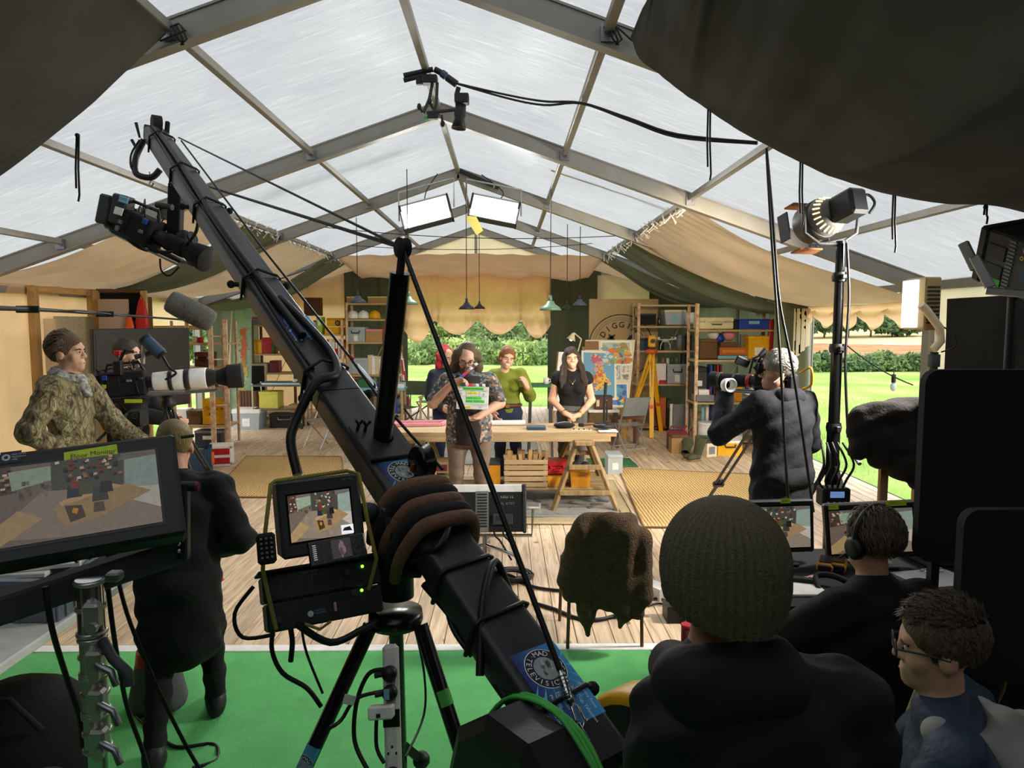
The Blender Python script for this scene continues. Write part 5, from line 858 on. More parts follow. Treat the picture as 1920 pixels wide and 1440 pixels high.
def person(lbl, loc, rz, h=1.75, J=None, gw=1., head=(0, 0, 0), skin='skin', top=('cloth_black', 1., .86), legs='denim', shoes='black', hair=None, hands=None, vox=.0095, belly=0., noface=False, female=False, neckline=None, fold=.0035, lean=(0, 0), hs=1.):
    k = h / 1.75; P = dict(pel=(0, 0, .95), wai=(0, 0, 1.1), che=(0, .01, 1.28), nec=(0, -.01, 1.46), R_sho=(.175, 0, 1.4), R_elb=(.235, -.03, 1.12), R_wri=(.25, .06, .88), L_sho=(-.175, 0, 1.4), L_elb=(-.235, -.03, 1.12), L_wri=(-.25, .06, .88), R_hip=(.09, 0, .92), R_kne=(.1, .02, .5), R_ank=(.1, -.03, .09), L_hip=(-.09, 0, .92), L_kne=(-.1, .02, .5), L_ank=(-.1, -.03, .09)); P.update(J or {}); P = {n: V(p) * k for n, p in P.items()}
    for n in ('R_sho', 'L_sho', 'R_hip', 'L_hip'):
        if n not in (J or {}): P[n].x *= .5 + .5 * gw
    t = T('person', lbl, 'person', loc, rz); c = lambda a, b, r0, r1, **o: ('c', tuple(a), tuple(b), r0 * k, r1 * k, o); e = lambda a, r, **o: ('e', tuple(a), tuple(x * k for x in r), o)
    ff = dict(flat=((0, 1, 0), 1.45)); sw = .9 if female else 1.; w2 = gw
    tor = [c(P['pel'], P['wai'], .155 * w2, .145 * w2 * (sw), **ff), c(P['wai'], P['che'], .145 * w2 * sw, .165 * w2, **ff), c(P['che'], P['nec'].lerp(P['che'], .3), .165 * w2, .1, **ff), c(P['R_sho'] * .9 + P['nec'] * .1, P['L_sho'] * .9 + P['nec'] * .1, .062, .062), c(P['nec'].lerp(P['che'], .25), P['nec'], .075, .06)]
    nk = tor[4]
    if belly: tor.append(e(P['wai'] + V((0, .06 * k, -.02)), (.15 * gw, .1 + belly, .16)))
    if female: tor += [e(P['che'] + V((s * .075, .095, -.01)) * k, (.062, .055, .06)) for s in (-1, 1)]
    HM = Matrix.Translation(P['nec'] + V((0, .0, .02)) * k) @ Euler((head[1], head[2], head[0]), 'YXZ').to_matrix().to_4x4(); R3 = HM.to_3x3(); q = lambda x, y, z: HM @ (V((x, y, z)) * k * hs); E = lambda a, r, **o: ('e', tuple(q(*a)), tuple(x * k * hs for x in r), dict(R=R3, **o)); Cc = lambda a, b, r0, r1, **o: ('c', tuple(q(*a)), tuple(q(*b)), r0 * k * hs, r1 * k * hs, o)
    hd = [c(P['nec'] - V((0, 0, .03)) * k, q(0, .0, .06), .058, .055), E((0, .005, .185), (.077, .098, .1)), E((0, .03, .1), (.06, .068, .068)), Cc((0, .075, .055), (0, .082, .05), .03, .022, k=.04), Cc((0, .1, .165), (0, .118, .122), .008, .013, k=.015), E((.017, .108, .118), (.01, .01, .008), k=.008), E((-.017, .108, .118), (.01, .01, .008), k=.008), Cc((-.04, .085, .18), (.04, .085, .18), .014, .014, k=.025)]
    hd += [E((s * .078, -.005, .14), (.012, .026, .034), k=.008) for s in (-1, 1)] + [E((s * .045, .07, .12), (.026, .02, .024), k=.03) for s in (-1, 1)] + [E((s * .034, .105, .152), (.02, .016, .012), sub=True) for s in (-1, 1)] + [Cc((-.02, .098, .086), (.02, .098, .086), .008, .008, k=.012), Cc((-.018, .096, .075), (.018, .096, .075), .009, .009, k=.012)]
    arm = []; hnd = []
    for s, sg_ in (('R', 1), ('L', -1)):
        S, El, W = P[s + '_sho'], P[s + '_elb'], P[s + '_wri']; gg = .6 + .4 * gw; arm += [c(S, El, .062 * gg, .046 * gg), c(El, W, .046 * gg, .031)]
        hc = (hands or {}).get(s); d = (W - El).normalized(); d = V(hc[0]).normalized() if hc else d; nrm = V(hc[1]).normalized() if hc else V((-sg_, 0, 0)); curl = hc[2] if hc else .5; nrm = (nrm - d * nrm.dot(d)).normalized(); sd = d.cross(nrm) * (1 if s == 'R' else -1)
        hnd += [c(W, W + d * .05 * k, .027, .03, k=.02)]; kn = W + d * .085 * k
        for i in range(4):
            o = sd * (.03 - .02 * i) * k; hnd.append(c(W + d * .03 * k + o * .6, kn + o, .016, .0135, k=.012)); p, dd = kn + o, d.copy(); fl_ = [.96, 1.08, 1.02, .8][i]
            nn = nrm.copy()
            for j, L_ in enumerate((.042, .028, .022)): cc, ss = math.cos(curl * (1 if j else .8)), math.sin(curl * (1 if j else .8)); dd, nn = dd * cc + nn * ss, nn * cc - dd * ss; n2 = p + dd * L_ * fl_ * k; hnd.append(c(p, n2, .0108 - .001 * j, .01 - .001 * j, k=.004)); p = n2
        th = W + d * .025 * k + sd * .028 * k; t1 = th + (d * .6 + sd * .6 + nrm * .35).normalized() * .042 * k; t2 = t1 + (d * .9 + sd * .05 + nrm * .4).normalized() * .033 * k; hnd += [c(th, t1, .016, .0125, k=.012), c(t1, t2, .0125, .0095, k=.004)]
    lg = []
    for s in 'RL': lg += [c(P[s + '_hip'], P[s + '_kne'], .088 * (.4 + .6 * gw), .056), c(P[s + '_kne'], P[s + '_ank'], .056, .04), c(P[s + '_ank'], P[s + '_ank'] + V((0, .13, -.05)) * k, .038, .03)]
    lg.append(e(P['pel'] + V((0, -.03, -.03)) * k, (.155 * gw, .115 * gw, .11)))
    grow('body', tor + hd + arm + hnd + lg, skin, t, vox, 0, .022)
    m, slv, hem = top; T_ = [x for x in tor if x is not nk] + ([] if female else [c(P['nec'].lerp(P['che'], .3), P['nec'].lerp(P['che'], .12), .075, .07)]); off = .013
    for s in 'RL':
        S, El, W = P[s + '_sho'], P[s + '_elb'], P[s + '_wri']; b = 1.18
        if slv > 0: T_ += [c(S, S.lerp(El, min(1, slv * 2)), .062 * b, (.062 - .012 * min(1, slv * 2)) * b)]
        if slv > .5: T_ += [c(El, El.lerp(W, slv * 2 - 1), .05 * b, .041 * b)]
    pl = [((0, 0, -1), (0, 0, hem * k))]
    if hem < .93: T_ += [c(P['pel'] + V((0, 0, 0)), (P['pel'].x, P['pel'].y, hem * k), .165 * gw, .17 * gw, **ff)]
    if hem < .93 and slv > .5: pl = []
    pl = [] if any(P[s + '_wri'].z < hem * k + .06 for s in 'RL') and slv > .6 else pl
    grow('top', T_, m, t, vox, off, .03, pl, fold)
    if legs: grow('trousers', [c(P['pel'], P['wai'].lerp(P['pel'], .5), .155 * gw, .145 * gw, **ff), lg[-1]] + [x for i in range(2) for x in lg[3 * i:3 * i + 2]], legs, t, vox, .012, .03, [((0, 0, -1), (0, 0, .07 * k))] if 'R_kne' not in (J or {}) else [], fold * .9)
    if shoes:
        for s in 'RL': A = P[s + '_ank']; grow('shoe', [c(A + V((0, -.04, -.045)) * k, A + V((0, .14, -.06)) * k, .042, .034, flat=((1, 0, 0), 1.05)), c(A + V((0, -.01, 0)) * k, A + V((0, .02, -.03)) * k, .05, .045)], shoes, t, .012, .006, .03, [((0, 0, -1), (0, 0, min(0.002, A.z - .1 * k)))])
    if not noface:
        for s in (-1, 1): ey = G().ell(q(s * .034, .0905, .152), .012 * k * hs, 10).mk('eye', 'eye', t); G().ell(q(s * .034, .1005, .152), (.0062 * k * hs,) * 3, 8).mk('iris', 'iris', ey); G().tube([q(s * .018, .104, .168), q(s * .036, .102, .174), q(s * .055, .09, .168)], .0045 * k * hs, 5).mk('eyebrow', 'hair_dark', t)
        G().tube([q(-.024, .1, .08), q(0, .108, .0785), q(.024, .1, .08)], .0045 * k * hs, 6).mk('mouth', 'lips', t)
    if hair: hair(t, q, E, Cc, k)
    return t, q, P
def tufts(t, q, m, n, c, r, ln, wd, flow, keep, seed=1, lift=.12):
    rg = np.random.default_rng(seed); g = G()
    while n > 0:
        d = V(rg.normal(size=3)).normalized()
        if not keep(d): continue
        n -= 1; p = V((c[0] + d.x * r[0], c[1] + d.y * r[1], c[2] + d.z * r[2])); f = V(flow(d)) + V(rg.normal(size=3)) * .22; f = f - d * f.dot(d); f = f.normalized() + d * lift * rg.uniform(.5, 1.5); s = d.cross(f).normalized() * wd * rg.uniform(.6, 1.2); L = ln * rg.uniform(.6, 1.25); f.normalize()
        a = p + f * L * .45 + d * L * .08; b = p + f * L - d * L * L * 3. * (lift < .3); g.add([q(*(p - s)), q(*(p + s)), q(*(a - s * .8)), q(*(a + s * .8)), q(*b), q(*(a + d * wd * .8))], [(0, 1, 5), (0, 5, 2), (1, 3, 5), (2, 5, 4), (5, 3, 4)], True)
    return g.mk('hair', m, t)
def cap(m, c=(0, -.008, .2), r=(.09, .11, .1), extra=(), cut=((0, .115, .125), (.075, .062, .092)), wob=.003, vox=.008):
    return lambda t, q, E, Cc, k: grow('hair', [E(c, r)] + [x(E, Cc) for x in extra] + [E(cut[0], cut[1], sub=True)], m, t, vox, 0, .02, (), wob)
def swept(m, n=260, ln=.06, wd=.006, flow=lambda d: (0, -1, -.35), keep=lambda d: d.z > -.35 and (d.y < .35 or d.z > .6), seed=1, base=True, r=(.088, .107, .1)):
    def f(t, q, E, Cc, k):
        if base: cap(m)(t, q, E, Cc, k)
        tufts(t, q, {'hair_brown': 'hair_mid'}.get(m, m), n, (0, -.008, .197), r, ln, wd, flow, keep, seed)
    return f
# ---- the four at the table
def slate_hair(t, q, E, Cc, k):
    grow('hair', [E((0, -.025, .2), (.098, .108, .1))] + [Cc((s * .085, -.03, .19), (s * .11, -.03, .03), .045, .05) for s in (-1, 1)] + [Cc((0, -.09, .18), (0, -.08, .02), .06, .06), E((0, .11, .1), (.075, .075, .1), sub=True)], 'hair_frizz', t, .008, 0, .03, (), .006)
    grow('beard', [Cc((-.05, .06, .075), (0, .1, .05), .022, .028), Cc((.05, .06, .075), (0, .1, .05), .022, .028), Cc((-.03, .1, .1), (.03, .1, .1), .009, .009)], 'hair_frizz', t, .008, 0, .02, (), .003)
    for s in (-1, 1): G().tube([q(s * .035 + .026 * math.cos(a * PI / 5), .118, .15 + .021 * math.sin(a * PI / 5)) for a in range(10)], .0028, 5, closed=True).tube([q(s * .06, .115, .152), q(s * .085, .0, .155)], .0025, 5).mk('glasses', 'black', t)
    G().tube([q(-.01, .12, .154), q(.01, .12, .154)], .0025, 5).mk('glasses_bridge', 'black', t)
sl = at(880, 980, 6.75); sl.z = 0
J = dict(wai=(0, 0, 1.09), R_sho=(.2, .02, 1.4), R_elb=(.33, .12, 1.2), R_wri=(.12, .28, 1.41), L_sho=(-.2, .02, 1.4), L_elb=(-.3, .1, 1.2), L_wri=(-.12, .29, 1.105), nec=(.02, .02, 1.46), R_hip=(.11, 0, .9), L_hip=(-.11, 0, .9), R_ank=(.13, -.03, .09), L_ank=(-.13, -.03, .09), R_kne=(.12, .03, .5), L_kne=(-.12, .03, .5))
t, q, P = person('bearded person with glasses in a floral shirt holding a film slate', sl, PI, 1.745, J, 1.22, (.1, -.36, 0), 'skin_pale', ('floral', .42, .82), 'trousers_brown', 'black', slate_hair, {'R': ((-.8, .3, .3), (0, .5, -.8), .7), 'L': ((.75, .25, -.25), (-.1, .3, 1), .5)}, belly=.05, fold=.004)
grow('undershirt', [('c', (0, .03, .8), (0, .045, 1.4), .14, .12, dict(flat=((0, 1, 0), 1.02))), ('e', (0, .08, 1.06), (.14, .155, .2))], 'tee_dark', t, .012, .012, .03, [((0, 0, -1), (0, 0, .8)), ((0, 0, 1), (0, 0, 1.45))])
# film slate in the hands
s0 = at(886, 746, 6.43); ts = T('film_slate', 'film slate with white board, coloured labels and raised striped clapper', 'slate', s0, 0, M=frame(s0, (1, -.0, -.03), (0.03, .25, 1)) @ Matrix.Translation((0, 0, 0)))
g = G(); g.box((0, 0, 0), (.29, .21, .012), .003); g.mk('board', 'white', ts); g = G(); Z = .0075
def sq(x0, y0, x1, y1, col, z=Z): g.add([(x0, y0, z), (x1, y0, z), (x1, y1, z), (x0, y1, z)], [(0, 1, 2, 3)], col=col)
sq(-.09, .07, .1, .097, '59d84a'); sq(-.055, .03, .05, .055, 'f2ea4a'); sq(-.06, -.015, .08, .008, '59d84a'); sq(-.06, -.045, .11, -.02, '59d84a'); sq(-.075, -.1, -.01, -.075, 'f2ea4a')
for s_, x, y, z_ in (('DIGGING FOR BRITAIN', -.086, .077, .0165), ('SCENE', -.135, .056, .011), ('SLATE', -.02, .058, .011), ('TAKE', .085, .056, .011), ('5', -.115, .022, .032), ('3', .09, .02, .034), ('DIR', -.135, -.01, .011), ('CAM', -.135, -.04, .011), ('DATE', -.135, -.092, .011), ('INT', .06, -.092, .014)): g.text(s_, z_, Matrix.Translation((x, y, Z + .001)), '15181a')
for x, y, w_, h_ in ((-.046, .036, .085, .012), (-.055, -.011, .1, .014), (-.055, -.041, .15, .015), (-.07, -.094, .055, .012), (.0, -.075, .13, .008)): scrib(g, x, y, w_, h_, Matrix.Translation((0, 0, Z + .001)), '15181a')
for x0, y0, x1, y1 in ((-.14, .064, .14, .0655), (-.14, .012, .14, .0135), (-.14, -.06, .14, -.0585), (-.062, .012, -.0605, .064), (.06, .012, .0615, .064)): sq(x0, y0, x1, y1, '3a3a3a', Z + .0005)
g.mk('printed_face', 'print', ts)
def sticks(M):
    g = G(); cs = ['e9d84a', '3aa24a', '2e66b8', 'c23a8a', 'd8382e', '8a8a86', 'efefe8', '55565a', 'efefe8', '2a2a2a']
    for i, c_ in enumerate(cs): x = -.145 + .029 * i; g.add([(x, -.013, .008), (x + .029, -.013, .008), (x + .024, .013, .008), (x - .005, .013, .008)], [(0, 1, 2, 3)], M=M, col=c_)
    g.mk('stripes', 'print', ts)
    return G().box((0, 0, 0), (.3, .03, .014), .002, M=M).mk('clapper', 'wood_dark', ts)
sticks(Matrix.Translation((0, .118, 0))); sticks(Matrix.Translation((-.145, .135, 0)) @ Matrix.Rotation(.75, 4, 'Z') @ Matrix.Translation((.145, .015, 0)))
def red_hair(t, q, E, Cc, k):
    grow('hair', [E((0, -.03, .2), (.1, .11, .11)), E((0, -.08, .28), (.07, .07, .06))] + [Cc((s * .09, -.03, .19), (s * .1, -.04, -.1), .045, .05) for s in (-1, 1)] + [Cc((0, -.1, .2), (0, -.1, -.12), .07, .07), E((0, .115, .12), (.07, .07, .09), sub=True)], 'hair_red', t, .01, 0, .03, (), .008)
p = at(838, 900, 8.9); p.z = 0; person('person with bright red curly hair and a navy top, half hidden behind the slate', p, PI + .5, 1.62, dict(R_elb=(.24, .02, 1.12), R_wri=(.16, .2, 1.0)), 1., (.2, -.1, 0), 'skin_pale', ('navy', 1., .9), 'denim', 'black', red_hair, female=True, vox=.011)
def bob(t, q, E, Cc, k): grow('hair', [E((0, -.006, .205), (.09, .114, .1))] + [Cc((s * .08, .0, .2), (s * .083, -.03, .11), .024, .022) for s in (-1, 1)] + [Cc((0, -.08, .18), (0, -.075, .06), .055, .045), E((.0, .118, .125), (.068, .065, .094), sub=True)], 'hair_auburn', t, .008, 0, .02, (), .004); G().tube([q(-.024, .108, .0815), q(0, .113, .079), q(.024, .108, .0815)], .0055, 6).mk('teeth', 'teeth', t)
p = at(952, 905, 8.45); p.z = 0
t, q, P = person('smiling person in an olive green shirt and jeans behind the table', p, PI + .15, 1.66, dict(nec=(.05, .06, 1.45), che=(.02, .02, 1.28), R_elb=(.26, -.02, 1.13), R_wri=(.2, .14, .95), L_elb=(-.28, .02, 1.13), L_wri=(-.2, .24, 1.27), R_sho=(.18, .02, 1.39), L_sho=(-.16, .03, 1.4)), 1., (.1, -.12, -.18), 'skin_pale', ('shirt_green', .82, 1.0), 'denim', 'black', bob, {'L': ((.3, .2, .75), (.6, -.5, .2), .75)}, female=True)
k = 1.66 / 1.75; G().tube([((.166 * math.cos(a / 12 * PI)) * k, .122 * math.sin(a / 12 * PI) * k, (1.02) * k) for a in range(24)], .02, 8, closed=True).mk('belt', 'leather', t); G().box((.02, .128, 1.02 * k), (.055, .012, .045), .004).mk('belt_buckle', 'gold', t)
for s in (-1, 1): G().add([(s * .02 + .03, .13, 1.28), (s * .075 + .03, .07, 1.375), (s * .1 + .03, .09, 1.31), (s * .04 + .03, .145, 1.25)], [(0, 1, 2, 3)]).mk('collar', 'shirt_green', t)
def long_hair(t, q, E, Cc, k):
    grow('hair', [E((0, -.006, .205), (.092, .114, .102))] + [Cc((s * .08, .01, .2), (s * .1, .03, .05), .03, .035) for s in (-1, 1)] + [Cc((s * .105, .03, .05), (s * .135, .1, -.12), .045, .04) for s in (-1, 1)] + [Cc((s * .14, .08, -.06), (s * .15, .12, -.2), .03, .025) for s in (-1, 1)] + [Cc((s * .12, .11, -.17), (s * .1, .13, -.26), .028, .012) for s in (-1, 1)] + [Cc((0, -.09, .18), (0, -.1, -.1), .07, .075), E((0, .12, .125), (.062, .066, .094), sub=True)], 'hair_dark', t, .008, 0, .02, (), .006)
    G().tube([q(-.02, .108, .0815), q(0, .112, .079), q(.02, .108, .0815)], .004, 6).mk('teeth', 'teeth', t)
p = at(1071, 908, 8.3); p.z = 0
t, q, P = person('long-haired person in a black sleeveless top with hands clasped behind the table', p, PI - .05, 1.64, dict(R_sho=(.175, 0, 1.39), L_sho=(-.175, 0, 1.39), R_elb=(.25, -.02, 1.11), R_wri=(.09, .2, .97), L_elb=(-.25, -.02, 1.11), L_wri=(-.08, .2, .95)), 1., (.1, .05, .05), 'skin_pale', ('cloth_black', .03, .96), 'grey_trousers', 'black', long_hair, {'R': ((-.85, .3, -.35), (-.2, -.4, -1), .55), 'L': ((.9, .25, -.2), (.2, -.4, -1), .6)}, female=True)
G().tube([(-.06, .06, 1.345), (-.03, .115, 1.28), (0, .14, 1.25), (.03, .115, 1.28), (.06, .06, 1.345)], .0025, 5).mk('necklace', 'gold', t); G().ell((0, .145, 1.245), .012, 8).mk('pendant', 'alu', t)
for a, b in (('R', .93), ('L', .93)): w_ = P[a + '_elb'].lerp(P[a + '_wri'], b); d = (P[a + '_wri'] - P[a + '_elb']); g = G(); F = frame(w_, d.orthogonal(), d.cross(d.orthogonal())); g.lathe([(.037, -.006), (.039, 0), (.037, .006)], 14, F); g.mk('bracelet', 'gold', t)
# ---- the camera crew on the left
p = at(140, 900, 5.1); p.z = 0
t, q, P = person('person with slicked-back hair in a camouflage jacket, hand on hip, at the left camera', p, -1.4, 1.86, dict(nec=(0, -.0, 1.46), che=(0, -.02, 1.28), L_elb=(-.16, .2, 1.14), L_wri=(-.1, .4, 1.0), R_sho=(.18, -.04, 1.4), R_elb=(.33, -.12, 1.15), R_wri=(.17, .0, .98), L_sho=(-.17, .03, 1.4)), 1.08, (-.1, .06, 0), 'skin_pale', ('camo', 1., .84), 'cloth_black', 'black', swept('hair_brown', 520, .075, .006, lambda d: (0, -1, -.5 - .5 * (d.y < 0)), lambda d: d.z > -.6 and d.y < .5 - .7 * max(0, .3 - d.z)), {'L': ((0, 1, -.1), (0, -.1, -1), .7)}, vox=.008, fold=.005)
k = 1.86 / 1.75; grow('scarf', [('c', (.075 * math.cos(a), -.005 + .08 * math.sin(a), (1.475 - .03 * math.sin(a)) * k), (.075 * math.cos(a + .63), -.005 + .08 * math.sin(a + .63), (1.475 - .03 * math.sin(a + .63)) * k), .034, .034) for a in [i * .63 for i in range(10)]] + [('c', (.02, .085, 1.44 * k), (.03, .13, 1.36 * k), .04, .03)], 'scarf', t, .009, 0, .03, (), .007); grow('hood', [('c', (.12 * math.cos(a), -.06 + .1 * math.sin(a), 1.44 * k), (.12 * math.cos(a + .5), -.06 + .1 * math.sin(a + .5), 1.44 * k), .032, .032) for a in [3.2 + i * .5 for i in range(6)]] + [('e', (0, -.15, 1.39 * k), (.1, .05, .08))], 'camo', t, .009, 0, .03, (), .005)
p = at(252, 900, 6.5); p.z = 0
person('dark-haired person behind the white-lensed camera, looking right', p, -1.5, 1.78, dict(R_elb=(.2, .15, 1.12), R_wri=(.12, .38, 1.05), L_elb=(-.2, .12, 1.12), L_wri=(-.1, .36, 1.0)), 1.02, (-.05, .05, 0), 'skin_pale', ('cloth_black', 1., .9), 'cloth_black', 'black', swept('hair_dark', 160, .03, .005), None, vox=.0095)
# ---- crew member with a dark coat stooping behind the floor monitor
p = fl(348, 1400); 
t, q, P = person('person in a long black quilted coat and black jeans walking behind the floor monitor', p, .35, 1.54, dict(pel=(0, 0, .93), wai=(0, .02, 1.06), che=(0, .06, 1.24), nec=(.0, .1, 1.4), R_sho=(.19, .06, 1.35), L_sho=(-.19, .06, 1.35), R_elb=(.3, .0, 1.08), R_wri=(.16, .24, .98), L_elb=(-.25, .1, 1.05), L_wri=(-.1, .3, .98), R_hip=(.09, 0, .9), L_hip=(-.09, 0, .9), R_kne=(.13, .22, .55), R_ank=(.14, .28, .1), L_kne=(-.1, .0, .48), L_ank=(-.12, -.22, .12)), 1.12, (.1, -.35, 0), 'skin', ('cloth_black', 1., .62), 'cloth_black', 'black', cap('hair_blond', wob=.004), None, vox=.009, noface=True, fold=.006)
# ---- operator on the right
p = at(1462, 1000, 4.75); p.z = 0
t, q, P = person('grey-haired operator in a dark padded jacket with eye to the camera', p, .42, 1.75, dict(R_sho=(.19, .0, 1.4), L_sho=(-.19, .02, 1.41), L_elb=(-.37, .2, 1.19), L_wri=(-.12, .44, 1.46), R_elb=(.36, .1, 1.1), R_wri=(.16, .34, 1.2), nec=(-.02, .03, 1.455)), 1.32, (.9, -.05, -.05), 'skin', ('jacket_dark', 1., .76), 'cloth_black', 'black', swept('hair_grey', 420, .04, .005, lambda d: (0, -1, -.5)), {'L': ((.1, .25, 1), (.8, .2, -.2), .9)}, vox=.0085, fold=.006)
k = 1.0; grow('collar', [('c', (-.06, -.05, 1.455), (.06, -.05, 1.455), .06, .06), ('c', (-.06, .0, 1.45), (-.02, .05, 1.43), .055, .05)], 'jacket_dark', t, .009, 0, .02); G().tube([q(-.082, .0, .12), q(-.09, .02, .1), q(-.088, .04, .085)], .004, 5).mk('earpiece', 'white', t)
# ---- seated crew on the right
def seat(dx=0): return dict(pel=(0, 0, .5), wai=(0, .03, .66), che=(0, .06, .86), nec=(0, .1, 1.05), R_sho=(.185, .05, .98), L_sho=(-.185, .05, .98), R_hip=(.1, .02, .48), L_hip=(-.1, .02, .48), R_kne=(.13, .44, .52), L_kne=(-.13, .44, .52), R_ank=(.13, .42, .09), L_ank=(-.13, .42, .09))
hp = at(1650, 1010, 2.6); t_ = (hp.x - .035, 2.45, -.0)
def phones(t, q, E, Cc, k):
    swept('hair_brown', 700, .055, .004, lambda d: (d.x * .2, -.5 + d.y * .3, -.9), lambda d: d.z > -.55 and d.y < .55, 3)(t, q, E, Cc, k)
    G().tube([q(.105 * math.cos(a), -.01, .175 + .125 * math.sin(a)) for a in [PI * i / 14 for i in range(15)]], .011, 8).mk('headphone_band', 'black', t)
    for s in (-1, 1): G().lathe([(.001, .02), (.03, .02), (.042, .008), (.042, -.012), (.001, -.014)], 18, frame(q(s * .1, -.005, .14), (0, 1, 0), (0, 0, 1) if s > 0 else (0, 0, -1))).mk('headphone_cup', 'black', t)
    G().tube([q(-.1, .03, .11), q(-.08, .09, .07), q(-.03, .12, .06)], .004, 6).mk('headset_microphone', 'black', t)
Jh = seat(); Jh.update(L_elb=(-.3, .22, .8), L_wri=(-.22, .48, .8), R_elb=(.27, .2, .76), R_wri=(.16, .42, .72)); person('seated person with brown hair and black headphones watching the monitors', t_, .2, 1.64, Jh, 1.15, (.12, .0, 0), 'skin', ('cloth_black', 1., .45), 'slate_blue', 'black', phones, {'L': ((.25, 1, -.1), (.5, 0, -1), .8)}, vox=.008, fold=.005)
gp = at(1775, 1190, 1.78); Jg = seat(); Jg.update(L_elb=(-.24, .2, .74), L_wri=(-.12, .4, .7), R_elb=(.24, .2, .74), R_wri=(.12, .4, .7))
def spiky(t, q, E, Cc, k):
    cap('hair_mid')(t, q, E, Cc, k); tufts(t, q, 'hair_mid', 900, (0, -.008, .197), (.088, .107, .1), .042, .004, lambda d: (.25 * math.sin(d.x * 9 + d.y * 5), .9, .1 + .2 * math.sin(d.y * 8)), lambda d: d.z > .45, 9, .55); tufts(t, q, 'hair_mid', 900, (0, -.008, .197), (.088, .107, .1), .035, .004, lambda d: (0, -.5, -.9), lambda d: -.55 < d.z < .55 and d.y < .45, 5)
    for s in (-1, 1): G().tube([q(s * .035 + .028 * math.cos(a * PI / 6), .122, .15 + .021 * math.sin(a * PI / 6)) for a in range(12)], .0032, 6, closed=True).tube([q(s * .064, .118, .158), q(s * .08, .05, .158), q(s * .088, -.01, .15)], .003, 6).mk('glasses', 'dark_grey', t)
t, q, P = person('seated person with short spiky brown hair and glasses in a blue jacket', (gp.x + .095, 1.76, -.04), 1.0, 1.615, Jg, 1.1, (.15, -.05, 0), 'skin_pale', ('jacket_blue', 1., .42), 'navy', 'black', spiky, None, vox=.0075, fold=.005)
grow('hood', [('c', (.115 * math.cos(a), .07 + .12 * math.sin(a), .935 + .012 * math.sin(3 * a)), (.115 * math.cos(a + .45), .07 + .12 * math.sin(a + .45), .935 + .012 * math.sin(3 * a + 1.35)), .037, .037) for a in [2.95 + i * .45 for i in range(8)]] + [('c', (-.11, -.09, .9), (.11, -.09, .9), .05, .05)], 'hood_grey', t, .0075, 0, .03, (), .007)
# ---- person in the ribbed hat, nearest
bp_ = at(1350, 1100, 1.3)
def nohair(t, q, E, Cc, k): cap('hair_dark', (0, -.012, .17), (.088, .105, .1))(t, q, E, Cc, k)
Jb = dict(che=(-.0, .02, 1.24), nec=(-.065, .03, 1.43), R_sho=(.21, .0, 1.32), L_sho=(-.17, .0, 1.31), R_elb=(.27, .02, 1.06), L_elb=(-.2, .06, 1.04), R_wri=(.24, .24, 1.0), L_wri=(-.05, .32, .92))
t, q, P = person('person in a ribbed olive knit hat and black puffer jacket seen from behind', (bp_.x + .07, 1.3, -.03), .12, 1.64, Jb, 1.2, (.1, .02, 0), 'skin', ('puffer', 1., .7), 'navy', 'black', nohair, None, vox=.008, noface=True, fold=.006)
mat('knit', '625c48', .95, var=.2, vs=120, bump=.5, bs=300); g = G(); n, rows = 352, 26
def kn(i, j):
    a = 2 * PI * i / n; v = j / rows; z = -.075 + .19 * v; r = math.sqrt(max(0, 1 - max(0, (z + .02) / .135) ** 2.3)) if z > -.02 else 1 - .09 * (-(z + .02) / .055) ** 1.6; r = r * (1 + .04 * (.5 + .5 * math.cos(a * 44 + z * 6)) * min(1, r * 1.6))
    if z < -.06: r += .015
    return q(.123 * r * math.cos(a), -.012 + .132 * r * math.sin(a), .185 + z * 1.12 +.002 - .03 * (math.sin(a) < 0) * -math.sin(a) * (z < 0))
g.add([kn(i, j) for j in range(rows + 1) for i in range(n)], [(j * n + i, j * n + (i + 1) % n, (j + 1) * n + (i + 1) % n, (j + 1) * n + i) for j in range(rows) for i in range(n)], True); g.mk('knit_hat', 'knit', t)
grow('collar', [('c', (-.13, -.04, 1.32), (.01, -.04, 1.32), .07, .07), ('c', (-.14, -.03, 1.32), (-.13, .08, 1.3), .06, .05), ('c', (.02, -.03, 1.32), (.01, .08, 1.3), .06, .05)], 'puffer', t, .008, 0, .03, (), .004)
# ================================================================== camera crane and crew gear
def hit(px, py, o, n): r = ray(px, py); return EYE + r * ((V(o) - EYE).dot(n) / r.dot(n))
def crD(y): return 1 / (.4348 - .000337 * (985 - y))
TIP, PIV, RR = at(297, 262, crD(262)), at(800, 985, 2.3), at(1128, 1455, crD(1455))
AL = (TIP - RR).normalized(); SD = AL.cross(V((0, 0, 1))).normalized(); UP = SD.cross(AL); MA = frame(PIV, SD, AL); LT = (TIP - PIV).length; LR = -(RR - PIV).length
def aw(y): return .197 + (.15 - .197) * (y - LR) / (LT - LR)
def rrect(w, h, r, n=4):
    P = []
    for cx, cy, a in ((w / 2 - r, h / 2 - r, 0), (-w / 2 + r, h / 2 - r, 90), (-w / 2 + r, -h / 2 + r, 180), (w / 2 - r, -h / 2 + r, 270)): P += [(cx + r * math.cos(math.radians(a + 90 * i / n)), cy + r * math.sin(math.radians(a + 90 * i / n))) for i in range(n + 1)]
    return P
def loft(g, secs, M):
    vs = []; n = len(secs[0][1])
    for y, P in secs: vs += [(x, y, z) for x, z in P]
    g.add(vs, [(i * n + k, (i + 1) * n + k, (i + 1) * n + (k + 1) % n, i * n + (k + 1) % n) for i in range(len(secs) - 1) for k in range(n)], True, M); g.add(vs[:n], [tuple(range(n))], False, M); g.add(vs[-n:], [tuple(range(n))[::-1]], False, M)
AH = .105
